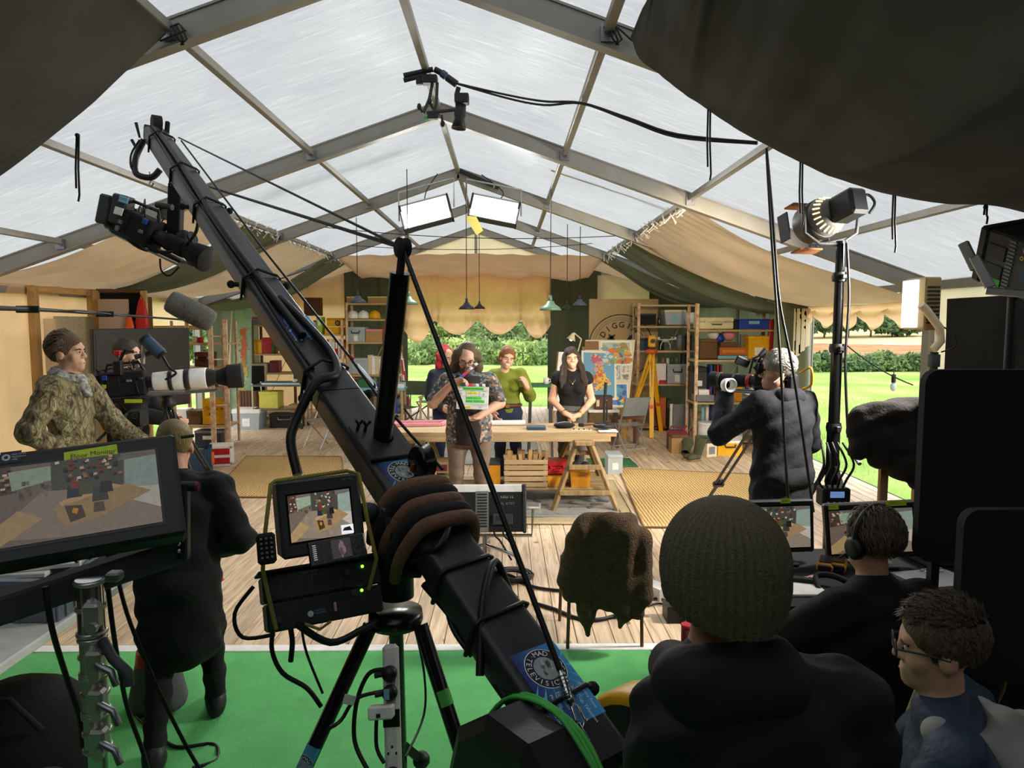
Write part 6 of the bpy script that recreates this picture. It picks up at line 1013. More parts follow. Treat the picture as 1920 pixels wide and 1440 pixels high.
cr_ = T('camera_crane', 'long black camera crane arm rising from the tripod to the roof at upper left', 'crane', (0, 0, 0))
ys = [LR, -.75, .75, 1.75, 2.75, LT]
for i in range(5): g = G(); loft(g, [(y, rrect(aw(y), AH, .022)) for y in (ys[i] + .003, ys[i + 1] - .003)], MA); g.mk('arm_section', 'crane_black', cr_)
for y in ys[1:-1]:
    for s in (-1, 1): p = MA @ V((s * (aw(y) / 2 + .015), y + .03, .0)); G().cyl(p, p + SD * s * .025, .012).ell(p + SD * s * .035, .02, 10).mk('clamp_knob', 'matte_black', cr_)
g = G(); g.box((0, LT + .03, .0), (.13, .08, .1), .015, MA).cyl(MA @ V((-.03, LT - .02, .09)), MA @ V((.03, LT - .02, .09)), .055).box((.075, LT - .0, .06), (.03, .03, .1), .006, MA); g.mk('tip_bracket', 'matte_black', cr_)
for a, b in (((262, 258), (255, 230)), ((277, 258), (273, 234)), ((262, 290), (247, 262))): G().tube([at(*a, 5.2), at(*b, 5.2)], [.008, .012], 6).mk('antenna', 'black', cr_)
TB = lambda pts, r, nm, m='cable', par=None, lbl=None, cat=None, grp=None, n=5, res=7: G().tube(spl(pts, n), r, res).mk(nm, m, par, None, lbl, cat, grp)
TB([at(270, 262, 5.15), at(255, 295, 5.15), at(255, 325, 5.1), at(283, 333, 5.1), at(300, 318, 5.1)], .022, 'hose_loop', 'cable', cr_)
TB([at(262, 262, 5.1), at(246, 290, 5.1), at(248, 318, 5.1), at(272, 330, 5.1)], .007, 'cable', 'cable', cr_)
G().tube([at(280, 322, 5.1), at(284, 340, 5.1)], .004, 5).tube([at(284, 338, 5.1), at(280, 345, 5.1), at(284, 350, 5.1), at(288, 343, 5.1)], .006, 5).mk('carabiner', 'steel', cr_)
# cables lying along the arm
am = lambda x, y, z=AH / 2: MA @ V((x, y, z))
TB([am(-.03 + .016 * math.sin(y * 2.1), y, AH / 2 + .018) for y in np.linspace(1.15, LT - .05, 14)], .019, 'loom', 'cable', cr_)
TB([am(-.055 + .012 * math.sin(y * 3.3 + 1), y, AH / 2 + .006) for y in np.linspace(.9, LT - .1, 14)], .007, 'cable', 'cable', cr_)
TB([am(-.0, 1.5, .07), am(.03, 1.25, .075), am(.045, 1.0, .075), am(.0, .82, .08), am(-.1, .78, .07), at(555, 790, 2.7), at(545, 830, 2.65), at(558, 890, 2.6)], .019, 'loom_loop', 'cable', cr_)
for y in (.9, 1.75, 2.7, 3.3, 3.95, -.45, -.25, -.75): 
    w_ = aw(y) / 2 + .007; h_ = AH / 2 + .007; G().tube([am(-w_, y - .01, -h_), am(-w_, y, h_ * .8), am(-w_ * .8, y + .006, h_), am(-.03, y + .01, h_ + (.035 if y > .8 else .0)), am(w_ * .8, y + .02, h_), am(w_, y + .02, h_ * .8), am(w_, y + .03, -h_)], .007, 6).mk('tie_strap', 'cable', cr_)
for a, b, c_, d in (((-.1, -.1), (-.06, -.16), (.08, -.02), (.12, -.06)), ((-.12, -.55), (-.05, -.4), (.07, -.28), (.12, -.36))): TB([am(*a, -.03), am(*b, .075), am(*c_, .085), am(*d, -.02)], .012, 'cable_loop', 'cable', cr_)
TB([at(850, 1085, 2.1), at(838, 1130, 2.1), at(850, 1180, 2.0), at(885, 1230, 1.95)], .008, 'cable_loop', 'cable', cr_); TB([at(795, 1095, 2.25), at(850, 1160, 2.15), at(915, 1260, 1.9), at(950, 1310, 1.8)], .013, 'cable', 'cable', cr_)
# mast with pulley
mp0 = hit(716, 832, MA @ V((0, 0, AH / 2)), UP); mp1 = at(750, 512, 2.42); md = (mp1 - mp0).normalized()
G().box((0, 0, 0), (.185, .2, .014), .003, frame(mp0 + UP * .012, SD, AL)).mk('mast_plate', mat('plate_brown', '332a2b', .45, .2), cr_); G().lathe([(.037, 0), (.037, .012)], 20, frame(mp0 + UP * .018, SD, AL)).mk('weld_ring', 'steel', cr_)
G().cyl(mp0, mp1, .0345, n=24).mk('mast', 'gloss_black', cr_); G().bar(mp1, mp1 + md * .07, .02, .02).mk('mast_fork', 'matte_black', cr_); pu = mp1 + md * .085
for s in (-1, 1): G().lathe([(.001, -.004), (.034, -.004), (.034, .004), (.001, .004)], 22, frame(pu + SD * s * .012, V((0, 0, 1)), AL)).mk('pulley_cheek', 'matte_black', cr_)
for x, y in ((-.07, .07), (-.045, .06), (.075, .08)): p = mp0 + SD * x + AL * y + UP * .02; G().cyl(p, p + UP * .03, .006).tube([p + UP * .03 - SD * .014 + UP * .012, p + UP * .022, p + UP * .03 + SD * .014 + UP * .012], .006, 6).mk('wing_nut', 'matte_black', cr_)
ends = [(pu, at(1052, 1262, 1.78))]; G().tube([pu, at(1052, 1262, 1.78)], .0085, 7).mk('stay_wire', 'cable', cr_); a, b = at(1050, 1258, 1.78), at(1072, 1325, 1.72); G().tube([a, a.lerp(b, .08), a.lerp(b, .12), a.lerp(b, .9), a.lerp(b, .94), b], [.007, .007, .0125, .0125, .007, .006], 10).mk('turnbuckle', 'chrome', cr_)
for k in range(7): p = a.lerp(b, .15 + .11 * k); G().tube([p, p + (b - a) * .025], .0138, 10).mk('turnbuckle_ring', 'steel', cr_)
G().tube([b, at(1079, 1350, 1.7), at(1092, 1368, 1.69), at(1097, 1350, 1.7), at(1082, 1322, 1.72)], .005, 6).tube([at(1085, 1355, 1.69), at(1100, 1380, 1.68), at(1110, 1398, 1.68), at(1118, 1392, 1.68)], .004, 6).mk('hook', 'chrome', cr_)
G().tube([at(335, 258, 5.15), pu], .0055, 5).mk('stay_wire', 'cable', cr_); G().tube([at(392, 350, 4.7), pu], .008, 6).mk('stay_wire', 'cable', cr_); G().tube([at(340, 264, 5.1), at(492, 465, 3.8), at(655, 668, 2.95), at(715, 752, 2.7), at(770, 815, 2.55), at(830, 880, 2.4)], .006, 5).mk('stay_wire', 'cable', cr_)
G().tube([at(657, 668, 2.94), at(661, 673, 2.93)], .008, 7).mk('wire_sleeve', 'red', cr_); G().tube([at(670, 684, 2.9), at(678, 697, 2.87), at(700, 722, 2.8), at(704, 728, 2.8)], [.007, .013, .013, .006], 8).mk('turnbuckle', 'chrome', cr_)
# pivot, pan column
pc = at(742, 1085, 2.3); G().box((0, 0, 0), (.17, .16, .02), .004, rot(loc=pc + V((.01, 0, .04)))).mk('pan_plate', 'gloss_black', cr_)
G().lathe([(.001, .12), (.05, .12), (.05, .05), (.085, .05), (.085, .035), (.06, .03), (.06, -.06), (.001, -.06)], 24, rot(loc=pc)).mk('pan_column', 'black', cr_); G().cyl(pc + V((-.01, -.02, .1)), pc + V((-.01, -.02, .16)), .018).mk('spigot', 'chrome', cr_)
for s in (-1, 1): G().bar(pc + V((.03, 0, .06)), MA @ V((s * .12, .02, .0)), .02, .09, .004, AL).lathe([(.001, 0), (.045, 0), (.045, .02), (.001, .02)], 18, frame(MA @ V((s * .125, .02, .0)), AL, UP) if s > 0 else frame(MA @ V((s * .125, .02, .0)), UP, AL)).mk('yoke_side', 'matte_black', cr_)
g = G(); p = MA @ V((-.15, .09, .02)); g.lathe([(.001, 0), (.022, 0), (.03, .02), (.03, .05), (.001, .05)], 14, frame(p, UP, AL)); g.mk('tilt_knob', 'dark_grey', cr_)
# stickers: blue label with round emblem
def emblem(g, Q, r): Q = Q @ Matrix.Rotation(PI / 2, 4, 'Z'); g.ring('MAD DOGS', r * .77, r * .36, math.radians(95), math.radians(-38), Q, 'f2f3f4'); g.ring('\u00b7TELEVISION\u00b7', r * .77, r * .36, math.radians(112), math.radians(308), Q, 'f2f3f4', False)
def sticker(M, w, h, par, lines, rr=None):
    g = G(); n = 12
    for i in range(n):
        f = i / (n - 1); c0 = tuple(a * (1 - f) + b * f for a, b in zip((.012, .03, .16), (.05, .3, .62)))
        g.add([(-w / 2 + w * .0, -h / 2 + h * i / n, .0008), (w / 2, -h / 2 + h * i / n, .0008), (w / 2, -h / 2 + h * (i + 1) / n, .0008), (-w / 2, -h / 2 + h * (i + 1) / n, .0008)], [(0, 1, 2, 3)], M=M, col=c0)
    r = rr or h * .4; cx = -w / 2 + r * 1.12; Q = M @ Matrix.Translation((cx, 0, .0012))
    for k in range(14): a = .35 * k - 1; g.add([(cx + r * 1.0 * math.cos(a), r * math.sin(a), .001), (cx + r * 1.9 * math.cos(a - .05), min(h / 2, max(-h / 2, r * 1.9 * math.sin(a - .05))), .001), (cx + r * 1.9 * math.cos(a + .06), min(h / 2, max(-h / 2, r * 1.9 * math.sin(a + .06))), .001)], [(0, 1, 2)], M=M, col=(.12, .5, .8)) if -w / 2 < cx + r * 1.9 * math.cos(a) < w / 2 else None
    annulus(g, 0.001, r, Q, 'e8eaec', 30); annulus(g, 0.001, r * .96, Q @ Matrix.Translation((0, 0, .0004)), '10182a', 30); annulus(g, .001, r * .58, Q @ Matrix.Translation((0, 0, .0008)), '9aa3a4', 24)
    for k in range(12): blot(g, Q, R.uniform(-.35, .35) * r, R.uniform(-.35, .35) * r, r * .14, r * .1, R.choice(['c9c8ba', '5b6468', '84796a', '2f373c']), .0011, 7)
    emblem(g, Q @ Matrix.Translation((0, 0, .0012)), r)
    for i, ln in enumerate(lines): g.text(ln, h * .085, M @ Matrix.Translation((cx + r * 1.15, h * .36 - h * .16 * i, .0014)), 'e6ecf4')
    return g.mk('sticker', 'print', par, label='blue sticker with a round white lettered emblem')
TXT = ['On Hire From', 'Mad Dogs Television', 'Broadcast Crew &', 'Equipment Hire', 'Phone: 023 8061 36', 'Web: www.maddogs']
for px, py in ((760, 905), (1020, 1292), (560, 612)):
    o = hit(px, py, MA @ V((0, 0, AH / 2)), UP); l = MA.inverted() @ o; sticker(frame(MA @ V((.012, l.y, AH / 2 + .0005)), -AL, SD), .24 if py > 700 else .2, aw(l.y) * .8, cr_, TXT)
# brown padded saddle bag over the arm
sb = T('sandbag', 'brown and black padded saddle bag strapped over the crane arm', 'bag', (0, 0, 0)); yb = .03
for i in range(5):
    y0 = yb - .12 + .045 * i; g = G(); w_, h_ = aw(yb) / 2 + .02, AH / 2 + .02; P = [(-w_ - .02, -.12), (-w_ - .025, -.02), (-w_ * .85, h_ + .012), (-w_ * .3, h_ + .03), (w_ * .3, h_ + .03), (w_ * .85, h_ + .012), (w_ + .025, -.02), (w_ + .015, -.1)]
    g.tube(spl([MA @ V((x, y0 + .02 * x, z)) for x, z in P], 4), [.018 + .008 * math.sin(PI * k / 28) for k in range(29)], 10); g.mk('pad' if i % 2 == 0 else 'webbing', mat('saddle_brown', '6a4c3a', .8, bump=.3) if i % 2 == 0 else 'matte_black', sb)
G().box((-.13, yb + .03, .03), (.02, .06, .03), .004, MA).mk('buckle', 'steel', sb)
# big side wheel on the crane's far side
wh = T('tilt_wheel', 'black drum wheel beside the crane arm near the trestle table', 'wheel', (0, 0, 0)); p = at(792, 866, 2.45); G().lathe([(.001, -.03), (.05, -.03), (.062, -.02), (.05, .0), (.062, .02), (.05, .03), (.001, .03)], 24, frame(p, UP, AL + UP * .3)).mk('drum', 'gloss_black', wh); G().bar(p, MA @ V((.09, (MA.inverted() @ p).y, 0)), .03, .04).mk('bracket', 'matte_black', wh); G().box((0, 0, 0), (.014, .004, .03), M=frame(p - SD * .035 - UP * .02, SD, AL)).mk('tag', 'orange', wh)
# counterweights
def weight(lbl, px, py, d, r, th, rim, n, tape=False):
    c_ = at(px, py, d); t = T('counterweight', lbl, 'weight', (0, 0, 0)); F = frame(c_, V((0, 0, 1)), AL * V((1, 1, 0)) if False else V((AL.x, AL.y, 0))); F = F if F.to_3x3().col[2].dot(SD) > 0 else frame(c_, V((AL.x, AL.y, 0)), V((0, 0, 1)))
    G().lathe([(.001, -th / 2), (r * .86, -th / 2), (r, -th / 2 + .02), (r, th / 2 - .02), (r * .86, th / 2), (.001, th / 2)], n, F, n > 12).mk('disc', 'black', t)
    if rim: G().lathe([(r * .88, -th / 2 - .001), (r * .96, -th / 2 - .001), (r * 1.005, -th / 2 + .02), (r * 1.005, th / 2 - .005)], 30, F).mk('rim', rim, t)
    if tape:
        for k in range(3): G().tube([F @ V(((r + .004) * math.cos(a), (r + .004) * math.sin(a), th * (.5 - .06 * k) + .004 * math.sin(a * 7 + k))) for a in np.linspace(-PI, PI, 40)], .006, 5).mk('tape', 'tape_green', t)
    return t
weight('black faceted counterweight with green tape round its edge', 985, 1530, 1.62, .255, .15, None, 10, True); weight('black round counterweight with a worn yellow rim', 1228, 1470, 1.85, .26, .12, 'yellow', 34)
G().cyl(at(985, 1530, 1.62), at(1228, 1470, 1.85), .03).mk('weight_bar', 'steel', cr_)
# crane tripod
ct = T('crane_tripod', 'heavy black crane tripod with stickers on its legs', 'tripod', (0, 0, 0)); ap = at(742, 1160, 2.3)
G().lathe([(.001, .03), (.088, .03), (.092, .0), (.085, -.02), (.001, -.02)], 26, rot(loc=ap)).mk('bowl', 'gloss_black', ct); LG = []
for i, (px, py, d, tx) in enumerate(((575, 1440, 2.12, 695), (872, 1440, 2.12, 788), (752, 1440, 2.6, 742))):
    a = at(tx, 1172, 2.3 + (.06 if i == 2 else -.03)); b = at(px, py, d); f = a + (b - a) * (a.z / (a.z - b.z)); f.z = .03; LG.append((a, f)); G().cyl(a, f, .0255, .023, 16).mk('leg', mat('leg_purple', '1a1318', .22), ct); G().ell(f, (.04, .04, .03), 10).mk('foot', 'rubber', ct)
a, f = LG[2]; p = at(790, 1425, 2.65); G().bar(a.lerp(f, .62), p, .03, .03).ell(p, .035, 10).mk('leg_clamp', 'black', ct)
for i, (u0, ln) in enumerate(((.43, 'r'), (.47, 'l'))):
    a, f = LG[i]; d = (f - a).normalized(); nrm = (EYE - a.lerp(f, .4)); nrm = (nrm - d * nrm.dot(d)).normalized(); L = (f - a).length; g = G(); w_, h_ = .3, .05; c_ = a.lerp(f, u0 + .07)
    F = frame(c_, d, nrm.cross(d)); R0 = .0262
    def wrap(x, y, e): th = y / R0 + (.45 if i else -.45); return F @ V((x, R0 * math.sin(th) * (1 + e), (R0 + e) * math.cos(th)))
    def patch(x0, y0, x1, y1, col, e): 
        for k in range(6): ya, yb_ = y0 + (y1 - y0) * k / 6, y0 + (y1 - y0) * (k + 1) / 6; g.add([wrap(x0, ya, e), wrap(x1, ya, e), wrap(x1, yb_, e), wrap(x0, yb_, e)], [(0, 1, 2, 3)], col=col)
    for k in range(8): fk = k / 7; patch(-.15 + .3 * k / 8, -.036, -.15 + .3 * (k + 1) / 8, .036, tuple(p_ * (1 - fk) + q_ * fk for p_, q_ in zip((.08, .35, .6), (.012, .03, .2))), .0006)
    def onleg(sub): 
        for v_ in sub.v: g.v.append(tuple(wrap(v_[0], v_[1], .0012 + v_[2])))
        k0 = len(g.v) - len(sub.v); g.f += [tuple(i_ + k0 for i_ in f_) for f_ in sub.f]; g.s += sub.s; g.c += sub.c
    s_ = G(); Q = Matrix.Translation((-.085, 0, 0)); annulus(s_, .001, .036, Q, 'e8eaec', 26); annulus(s_, .001, .0345, Q @ Matrix.Translation((0, 0, .0004)), '10182a', 26); annulus(s_, .001, .021, Q @ Matrix.Translation((0, 0, .0008)), '8f999a', 20); emblem(s_, Q @ Matrix.Translation((0, 0, .0012)), .036)
    for j, tx in enumerate(TXT): s_.text(tx, .0105, Matrix.Translation((-.04, .026 - .0125 * j, 0)), 'e6ecf4')
    onleg(s_); g.mk('sticker', 'print', ct, label='blue sticker with a round white lettered emblem')
    if i == 1:
        g = G(); patch(-.36, -.03, -.31, .03, '49b04a', .0008); g.mk('tape_band', 'print', ct)
# monitor screens: a small printed picture of the set
def picture(g, M, w, h, z=.001, tint=1., inset=False):
    def pl(col, *pts): 
        nonlocal z; z += .00012; c_ = lin(col); g.add([((x - .5) * w, (y - .5) * h, z) for x, y in pts], [tuple(range(len(pts)))], M=M, col=tuple(v * tint for v in c_))
    pl('6e6055', (0, 0), (1, 0), (1, 1), (0, 1)); pl('8a7a6c', (0, .1), (.3, .62), (.7, .62), (1, .4), (1, 0), (.5, 0)); pl('4a3a32', (0, .62), (0, 1), (.13, 1), (.17, .66)); pl('8fa086', (.14, .68), (.36, .76), (.36, .95), (.12, .93)); pl('46463e', (.36, .62), (.36, 1), (.8, 1), (.78, .55)); pl('8b9a90', (.79, .5), (.8, .95), (1, .97), (1, .45)); pl('6a635c', (.76, .9), (1, .93), (1, 1), (.76, 1)); pl('b9b1a6', (.8, .38), (1, .2), (1, .5), (.86, .52)); pl('a58a60', (0, .18), (.17, .42), (.31, .28), (.08, .02), (0, 0)); pl('9c8058', (.37, .38), (.42, .14), (.62, .18), (.95, .44), (.8, .58)); pl('b3926a', (.4, .46), (.41, .4), (.78, .56), (.72, .6)); pl('4a3826', (.43, .4), (.46, .18), (.55, .22), (.53, .38)); pl('c08028', (.47, .3), (.5, .27), (.51, .34), (.48, .36))
    for x, y, s, c_ in ((.49, .58, .045, '232c3e'), (.5, .66, .03, '7e3030'), (.56, .6, .045, '4a5030'), (.64, .5, .05, '3c3a36'), (.63, .33, .035, '52463c'), (.68, .58, .04, '24221f')): pl(c_, (x - s, y - s * 2), (x + s, y - s * 2), (x + s * .8, y + s * 1.6), (x - s * .8, y + s * 1.6))
    for k in range(46): x, y = R.uniform(.38, .76), R.uniform(.66, .97); pl(R.choice(['8a6a48', 'b89a78', '5a4636', '7a2c28', 'c8c0b4', '3a4a58', '2a2622']), (x, y), (x + .025, y + .004), (x + .022, y + .04), (x - .002, y + .035))
    for k in range(16): x, y = R.uniform(0, .14), R.uniform(.64, .97); pl(R.choice(['7a5a40', 'a8846a', '3a2c24', 'c0b0a0']), (x, y), (x + .025, y), (x + .025, y + .03), (x, y + .03))
    for k in range(10): x, y = R.uniform(.17, .32), R.uniform(.56, .72); pl(R.choice(['55504c', '6f6a64', '3a3a40']), (x, y), (x + .02, y), (x + .022, y + .05), (x + .002, y + .05))
    if inset: pl('f0f2f4', (.8, .02), (1, .02), (1, .22), (.8, .22)); pl('1a1c20', (.82, .1), (.98, .08), (.94, .18), (.85, .16))
def monitor(name, lbl, M, w, h, th, scr, m='black', cat='monitor', tint=1., inset=False, tape=None):
    t = T(name, lbl, cat, (0, 0, 0)); hs_ = G().box((0, 0, -th / 2), (w, h, th), .008, M).mk('housing', m, t); g = G(); x0, y0, x1, y1 = scr; S = M @ Matrix.Translation(((x0 + x1) / 2, (y0 + y1) / 2, .0015)); g.add([(x0 - .006, y0 - .006, .001), (x1 + .006, y0 - .006, .001), (x1 + .006, y1 + .006, .001), (x0 - .006, y1 + .006, .001)], [(0, 1, 2, 3)], M=M); g.mk('screen_glass', 'gloss_black', hs_)
    g = G(); picture(g, S, x1 - x0, y1 - y0, .001, tint, inset); g.mk('screen', 'screen', hs_)
    for (x, y, tw, txt) in (tape or ()): 
        g = G(); g.add([(x, y, .0012), (x + tw, y, .0012), (x + tw * .98, y + .026, .0012), (x + .002, y + .025, .0012)], [(0, 1, 2, 3)], M=M, col='c6dd2a'); scrib(g, x + tw * .2, y + .007, tw * .55, .01, M @ Matrix.Translation((0, 0, .0018)), '20241a'); g.mk('tape_label', 'print', hs_)
    return t
def quadM(tl, tr, bl): c_ = (V(tr) + V(bl)) / 2; return frame(c_, V(tr) - V(tl), V(tl) - V(bl)), (V(tr) - V(tl)).length, (V(tl) - V(bl)).length
# floor monitor at left
tl, tr = at(-70, 858, 1.5), at(322, 812, 1.68); rl = ray(326, 1015); bl_ = at(-60, 1072, 1.38); M, w, h = quadM(tl, tr, bl_)
fm = monitor('floor_monitor', 'large black floor monitor with a yellow tape label at the left', M, w, h, .06, (-w * .5 + .035, -h * .36, w * .5 - .045, h * .35), 'black', tint=.62)
g = G(); t0 = M.inverted() @ hit(120, 855, M.translation, M.to_3x3().col[2]); g.add([(t0.x, t0.y - .018, .0015), (t0.x + .105, t0.y - .015, .0015), (t0.x + .104, t0.y + .013, .0015), (t0.x, t0.y + .008, .0015)], [(0, 1, 2, 3)], M=M, col='c6dd2a'); g.text('Floor', .0155, M @ Matrix.Translation((t0.x + .012, t0.y - .01, .002)), '1c2210'); g.text('Monitor', .0155, M @ Matrix.Translation((t0.x + .05, t0.y - .008, .002)), '1c2210'); g.mk('tape_label', 'print', fm, label='yellow-green tape with handwriting')
l0 = M.inverted() @ hit(18, 858, M.translation, M.to_3x3().col[2]); g = G(); Q = M @ Matrix.Translation((l0.x, l0.y, .0015)); g.add([(-.016, -.014, 0), (.022, -.014, 0), (.022, .014, 0), (-.016, .014, 0)], [(0, 1, 2, 3)], M=Q, col='1c2634'); annulus(g, .001, .008, Q @ Matrix.Translation((-.006, 0, .0005)), 'c8ccd0', 14); annulus(g, .001, .004, Q @ Matrix.Translation((-.006, 0, .001)), '2a3038', 10); 
for k in range(3): g.text(('MAD DOGS', 'TELEVISION', 'HIRE')[k], .005, Q @ Matrix.Translation((.004, .004 - .006 * k, .0005)), 'c8ccd0')
g.mk('sticker', 'print', fm)
for k in range(6): G().box((-w * .3 + .07 * k, h / 2 + .001, -.03), (.03, .003, .012), 0, M).mk('vent', 'dark_grey', fm)
yk = T('monitor_bracket', 'black steel cross bar carrying the floor monitor', 'bracket', (0, 0, 0)); G().bar(at(-70, 1165, 1.42), at(350, 1025, 1.66), .05, .06, .006).mk('cross_bar', 'dark_grey', yk); G().bar(at(346, 905, 1.68), at(346, 1050, 1.64), .02, .05, .004).mk('side_arm', 'black', yk)
p = at(340, 912, 1.67); G().cyl(p - V((.03, 0, 0)), p + V((.035, 0, 0)), .012).mk('tilt_knob', 'black', yk); G().cyl(p + V((.035, 0, 0)), p + V((.042, 0, 0)), .011).mk('knob_cap', 'maroon', yk)
for px, py in ((335, 1005), (335, 1020), (335, 1033), (168, 1047), (144, 1053)): p = at(px, py, 1.6); G().ell(p, (.005, .005, .005), 8).mk('screw', 'chrome', yk)
# chrome telescopic stand under it
st = T('telescopic_stand', 'chrome telescopic wind-up stand under the floor monitor', 'stand', (0, 0, 0)); 
for i, (y0, y1, r) in enumerate(((1085, 1190, .0275), (1192, 1262, .026), (1262, 1335, .026), (1335, 1405, .026), (1400, 1700, .021))):
    a, b = at(173 - (i * 2 - 2) * 0 + i * 3, y0, 1.5), at(173 + i * 3, y1, 1.5); b.x = a.x = at(176, 1250, 1.5).x; b.y = a.y = 1.5; G().cyl(a, b, r, n=22).mk('tube', 'chrome' if i in (0, 4) else 'alu', st)
    if i < 4:
        for f in (.05, .5, .95): p = a.lerp(b, f); G().lathe([(r + .001, -.005), (r + .004, -.003), (r + .004, .003), (r + .001, .005)], 22, rot(loc=p)).mk('collar', 'alu', st)
        p = a.lerp(b, .55); G().box((p.x + .02, p.y - .028, p.z), (.035, .03, .055), .006).cyl(p + V((.03, -.045, -.02)), p + V((.03, -.055, -.02)), .012).mk('clamp', 'alu', st)
        if i in (1, 2, 3): G().tube([p + V((.03, -.04, .0)), p + V((.065, -.05, -.01)), p + V((.075, -.05, -.04))], .008, 7).mk('lever', 'steel', st)
G().box((at(215, 1085, 1.5).x, 1.5, at(215, 1080, 1.5).z), (.03, .03, .02), .004).mk('tee_handle', 'steel', st); G().tube([at(192, 1200, 1.49), at(212, 1235, 1.47), at(240, 1262, 1.45), at(242, 1284, 1.45)], .011, 8).mk('crank', 'dark_grey', st)
for k in range(3): a_ = 2.1 * k + .4; G().bar((at(176, 1250, 1.5).x, 1.5, .45), (at(176, 1250, 1.5).x + .5 * math.cos(a_), 1.5 + .5 * math.sin(a_), .02), .03, .03).mk('leg', 'steel', st)
# white trestle table, crate, bags at bottom left
tw = T('crew_table', 'white plastic-topped crew table at the lower left', 'table', (0, 0, 0)); ex = fl(0, 1247, .74).x; G().box((ex - .5, 2.9, .72), (1.0, 1.5, .04), .006).mk('table_top', 'white', tw)
for y in (2.3, 3.5):
    for x in (-.05, -.9): G().tube([(ex + x, y, .7), (ex + x, y + .1, 0)], .014, 6).mk('leg', 'steel', tw)
p0, p1 = fl(2, 1168, .742), fl(105, 1166, .742); t = T('grey_crate', 'grey euro stacking crate full of papers on the crew table', 'crate', (p1.x - .3, p1.y + .2, .742))
for (cx, cy, lx, ly) in ((0, -.2, .6, .02), (0, .2, .6, .02), (-.3, 0, .02, .4), (.3, 0, .02, .4)): g = G(); g.box((cx, cy, .085), (lx, ly, .17), .003).box((cx, cy, .165), (lx + .02, ly + .02, .02), .003); [g.box((cx + (-.26 + .105 * k if lx > ly else .012), cy + (-.15 + .06 * k if ly > lx else -.012), .07), (.012, .012, .13)) for k in range(6)]; g.mk('side', 'grey_plastic', t)
G().box((0, 0, .01), (.58, .38, .02)).mk('base', 'grey_plastic', t)
for k in range(4): G().box((-.12 + .09 * k, -.03, .12 + .022 * k), (.28, .22, .02), .003, Matrix.Rotation(.2 * k - .3, 4, 'Z')).mk('paper_stack', 'paper', None, None, ['white file lowest in the grey crate', 'white file second from the bottom of the grey crate', 'white file near the top of the grey crate', 'topmost white file in the grey crate'][k], 'file', None, False).matrix_world = Matrix.Translation(t.location)
G().box((0, 0, 0), (.3, .2, .035), .008, rot(.06, .05, .5, fl(150, 1075, .76))).mk('black_folder', 'black', None, None, 'black folder on the crew table behind the chrome stand', 'folder')
bp = T('backpack', 'large black backpack with red piping on the floor under the crew table', 'backpack', (at(60, 1330, 1.75).x, 1.75, .0)); G().ell((-.02, .05, .42), (.17, .17, .34), 20).mk('body', 'cloth_black', bp); G().ell((.0, -.1, .34), (.14, .07, .22), 16).mk('front_pocket', 'matte_black', bp); G().tube([(-.16, -.04, .6), (-.09, -.08, .7), (.06, -.08, .7), (.13, -.05, .58)], .006, 6).mk('piping', 'maroon', bp)
for x in (-.0, .02): G().tube([(.04 + x, -.17, .42), (.045 + x, -.175, .36)], .008, 6).mk('zip_puller', 'steel', bp)
db = T('duffel_bag', 'black duffel bag under the crew table behind the backpack', 'bag', (-1.95, 2.75, 0)); G().ell((0, 0, .26), (.32, .28, .26), 18).mk('body', 'cloth_black', db); G().tube([(-.2, -.18, .42), (-.1, -.2, .55), (.1, -.2, .55), (.2, -.18, .42)], .012, 6).mk('strap', 'matte_black', db)
gb = T('rope_bag', 'grey fabric tool bag with red lining on the green carpet', 'bag', fl(298, 1322)); G().lathe([(.001, 0), (.13, 0), (.14, .04), (.1, .24), (.09, .3), (.085, .3), (.09, .25)], 18).mk('body', mat('bag_grey', '4c4b50', .85, bump=.2), gb); G().lathe([(.101, .235), (.093, .3), (.088, .302)], 18).mk('lining', 'red', gb); G().tube([(0, 0, .28), (.05, 0, .4), (.1, 0, .3)], .006, 5).mk('cord', 'red', gb)
# console on the crane: monitor, control box, remote and phone
cs = T('control_box', 'black crane control box with green lamps under the small monitor', 'control box', (0, 0, 0)); tl, tr, bl_ = at(478, 1082, 2.06), at(700, 1045, 2.2), at(512, 1186, 2.02); M, w, h = quadM(tl, tr, bl_); M2 = M.copy()
for k in (0, 1): G().box((0, -h * .25 + h * .5 * k, -.11), (w * (1 if k else .97), h * .49, .22), .006, M).mk('rack_unit', 'black', cs)
g = G(); g.box((0, h * .5 + .006, -.1), (w * 1.06, .01, .24), .003, M); g.mk('tray', 'matte_black', cs); g = G(); 
for x0, x1 in ((-.35, -.12), (-.1, .14)):
    for (a, b, c_, d) in ((x0, .06, x1, .066), (x0, .36, x1, .366), (x0, .06, x0 + .004, .366), (x1 - .004, .06, x1, .366)): g.add([(a * w, b * h, .002), (c_ * w, b * h, .002), (c_ * w, d * h, .002), (a * w, d * h, .002)], [(0, 1, 2, 3)], M=M, col='3c4650')
    [scrib(g, x0 * w + .004 + .02 * k, .01 * h, .014, .004, M @ Matrix.Translation((0, 0, .002)), '4d6a78') for k in range(3)]
scrib(g, -.18 * w, .41 * h, .05, .006, M @ Matrix.Translation((0, 0, .002)), '4d7a90'); Q = M @ Matrix.Translation((-.12 * w, -.3 * h, .002)); g.add([(-.018, -.013, 0), (.03, -.013, 0), (.03, .014, 0), (-.018, .014, 0)], [(0, 1, 2, 3)], M=Q, col='16202e'); annulus(g, .001, .009, Q @ Matrix.Translation((-.006, 0, .0004)), 'b8bec4', 14); [g.text(s_, .006, Q @ Matrix.Translation((.006, .004 - .007 * k, .0004)), '8f98a4') for k, s_ in enumerate(('MAD DOGS', 'TELEVISION'))]; g.mk('lettering', 'print', cs)
mat('led_green', '7dff3a', emit=4)
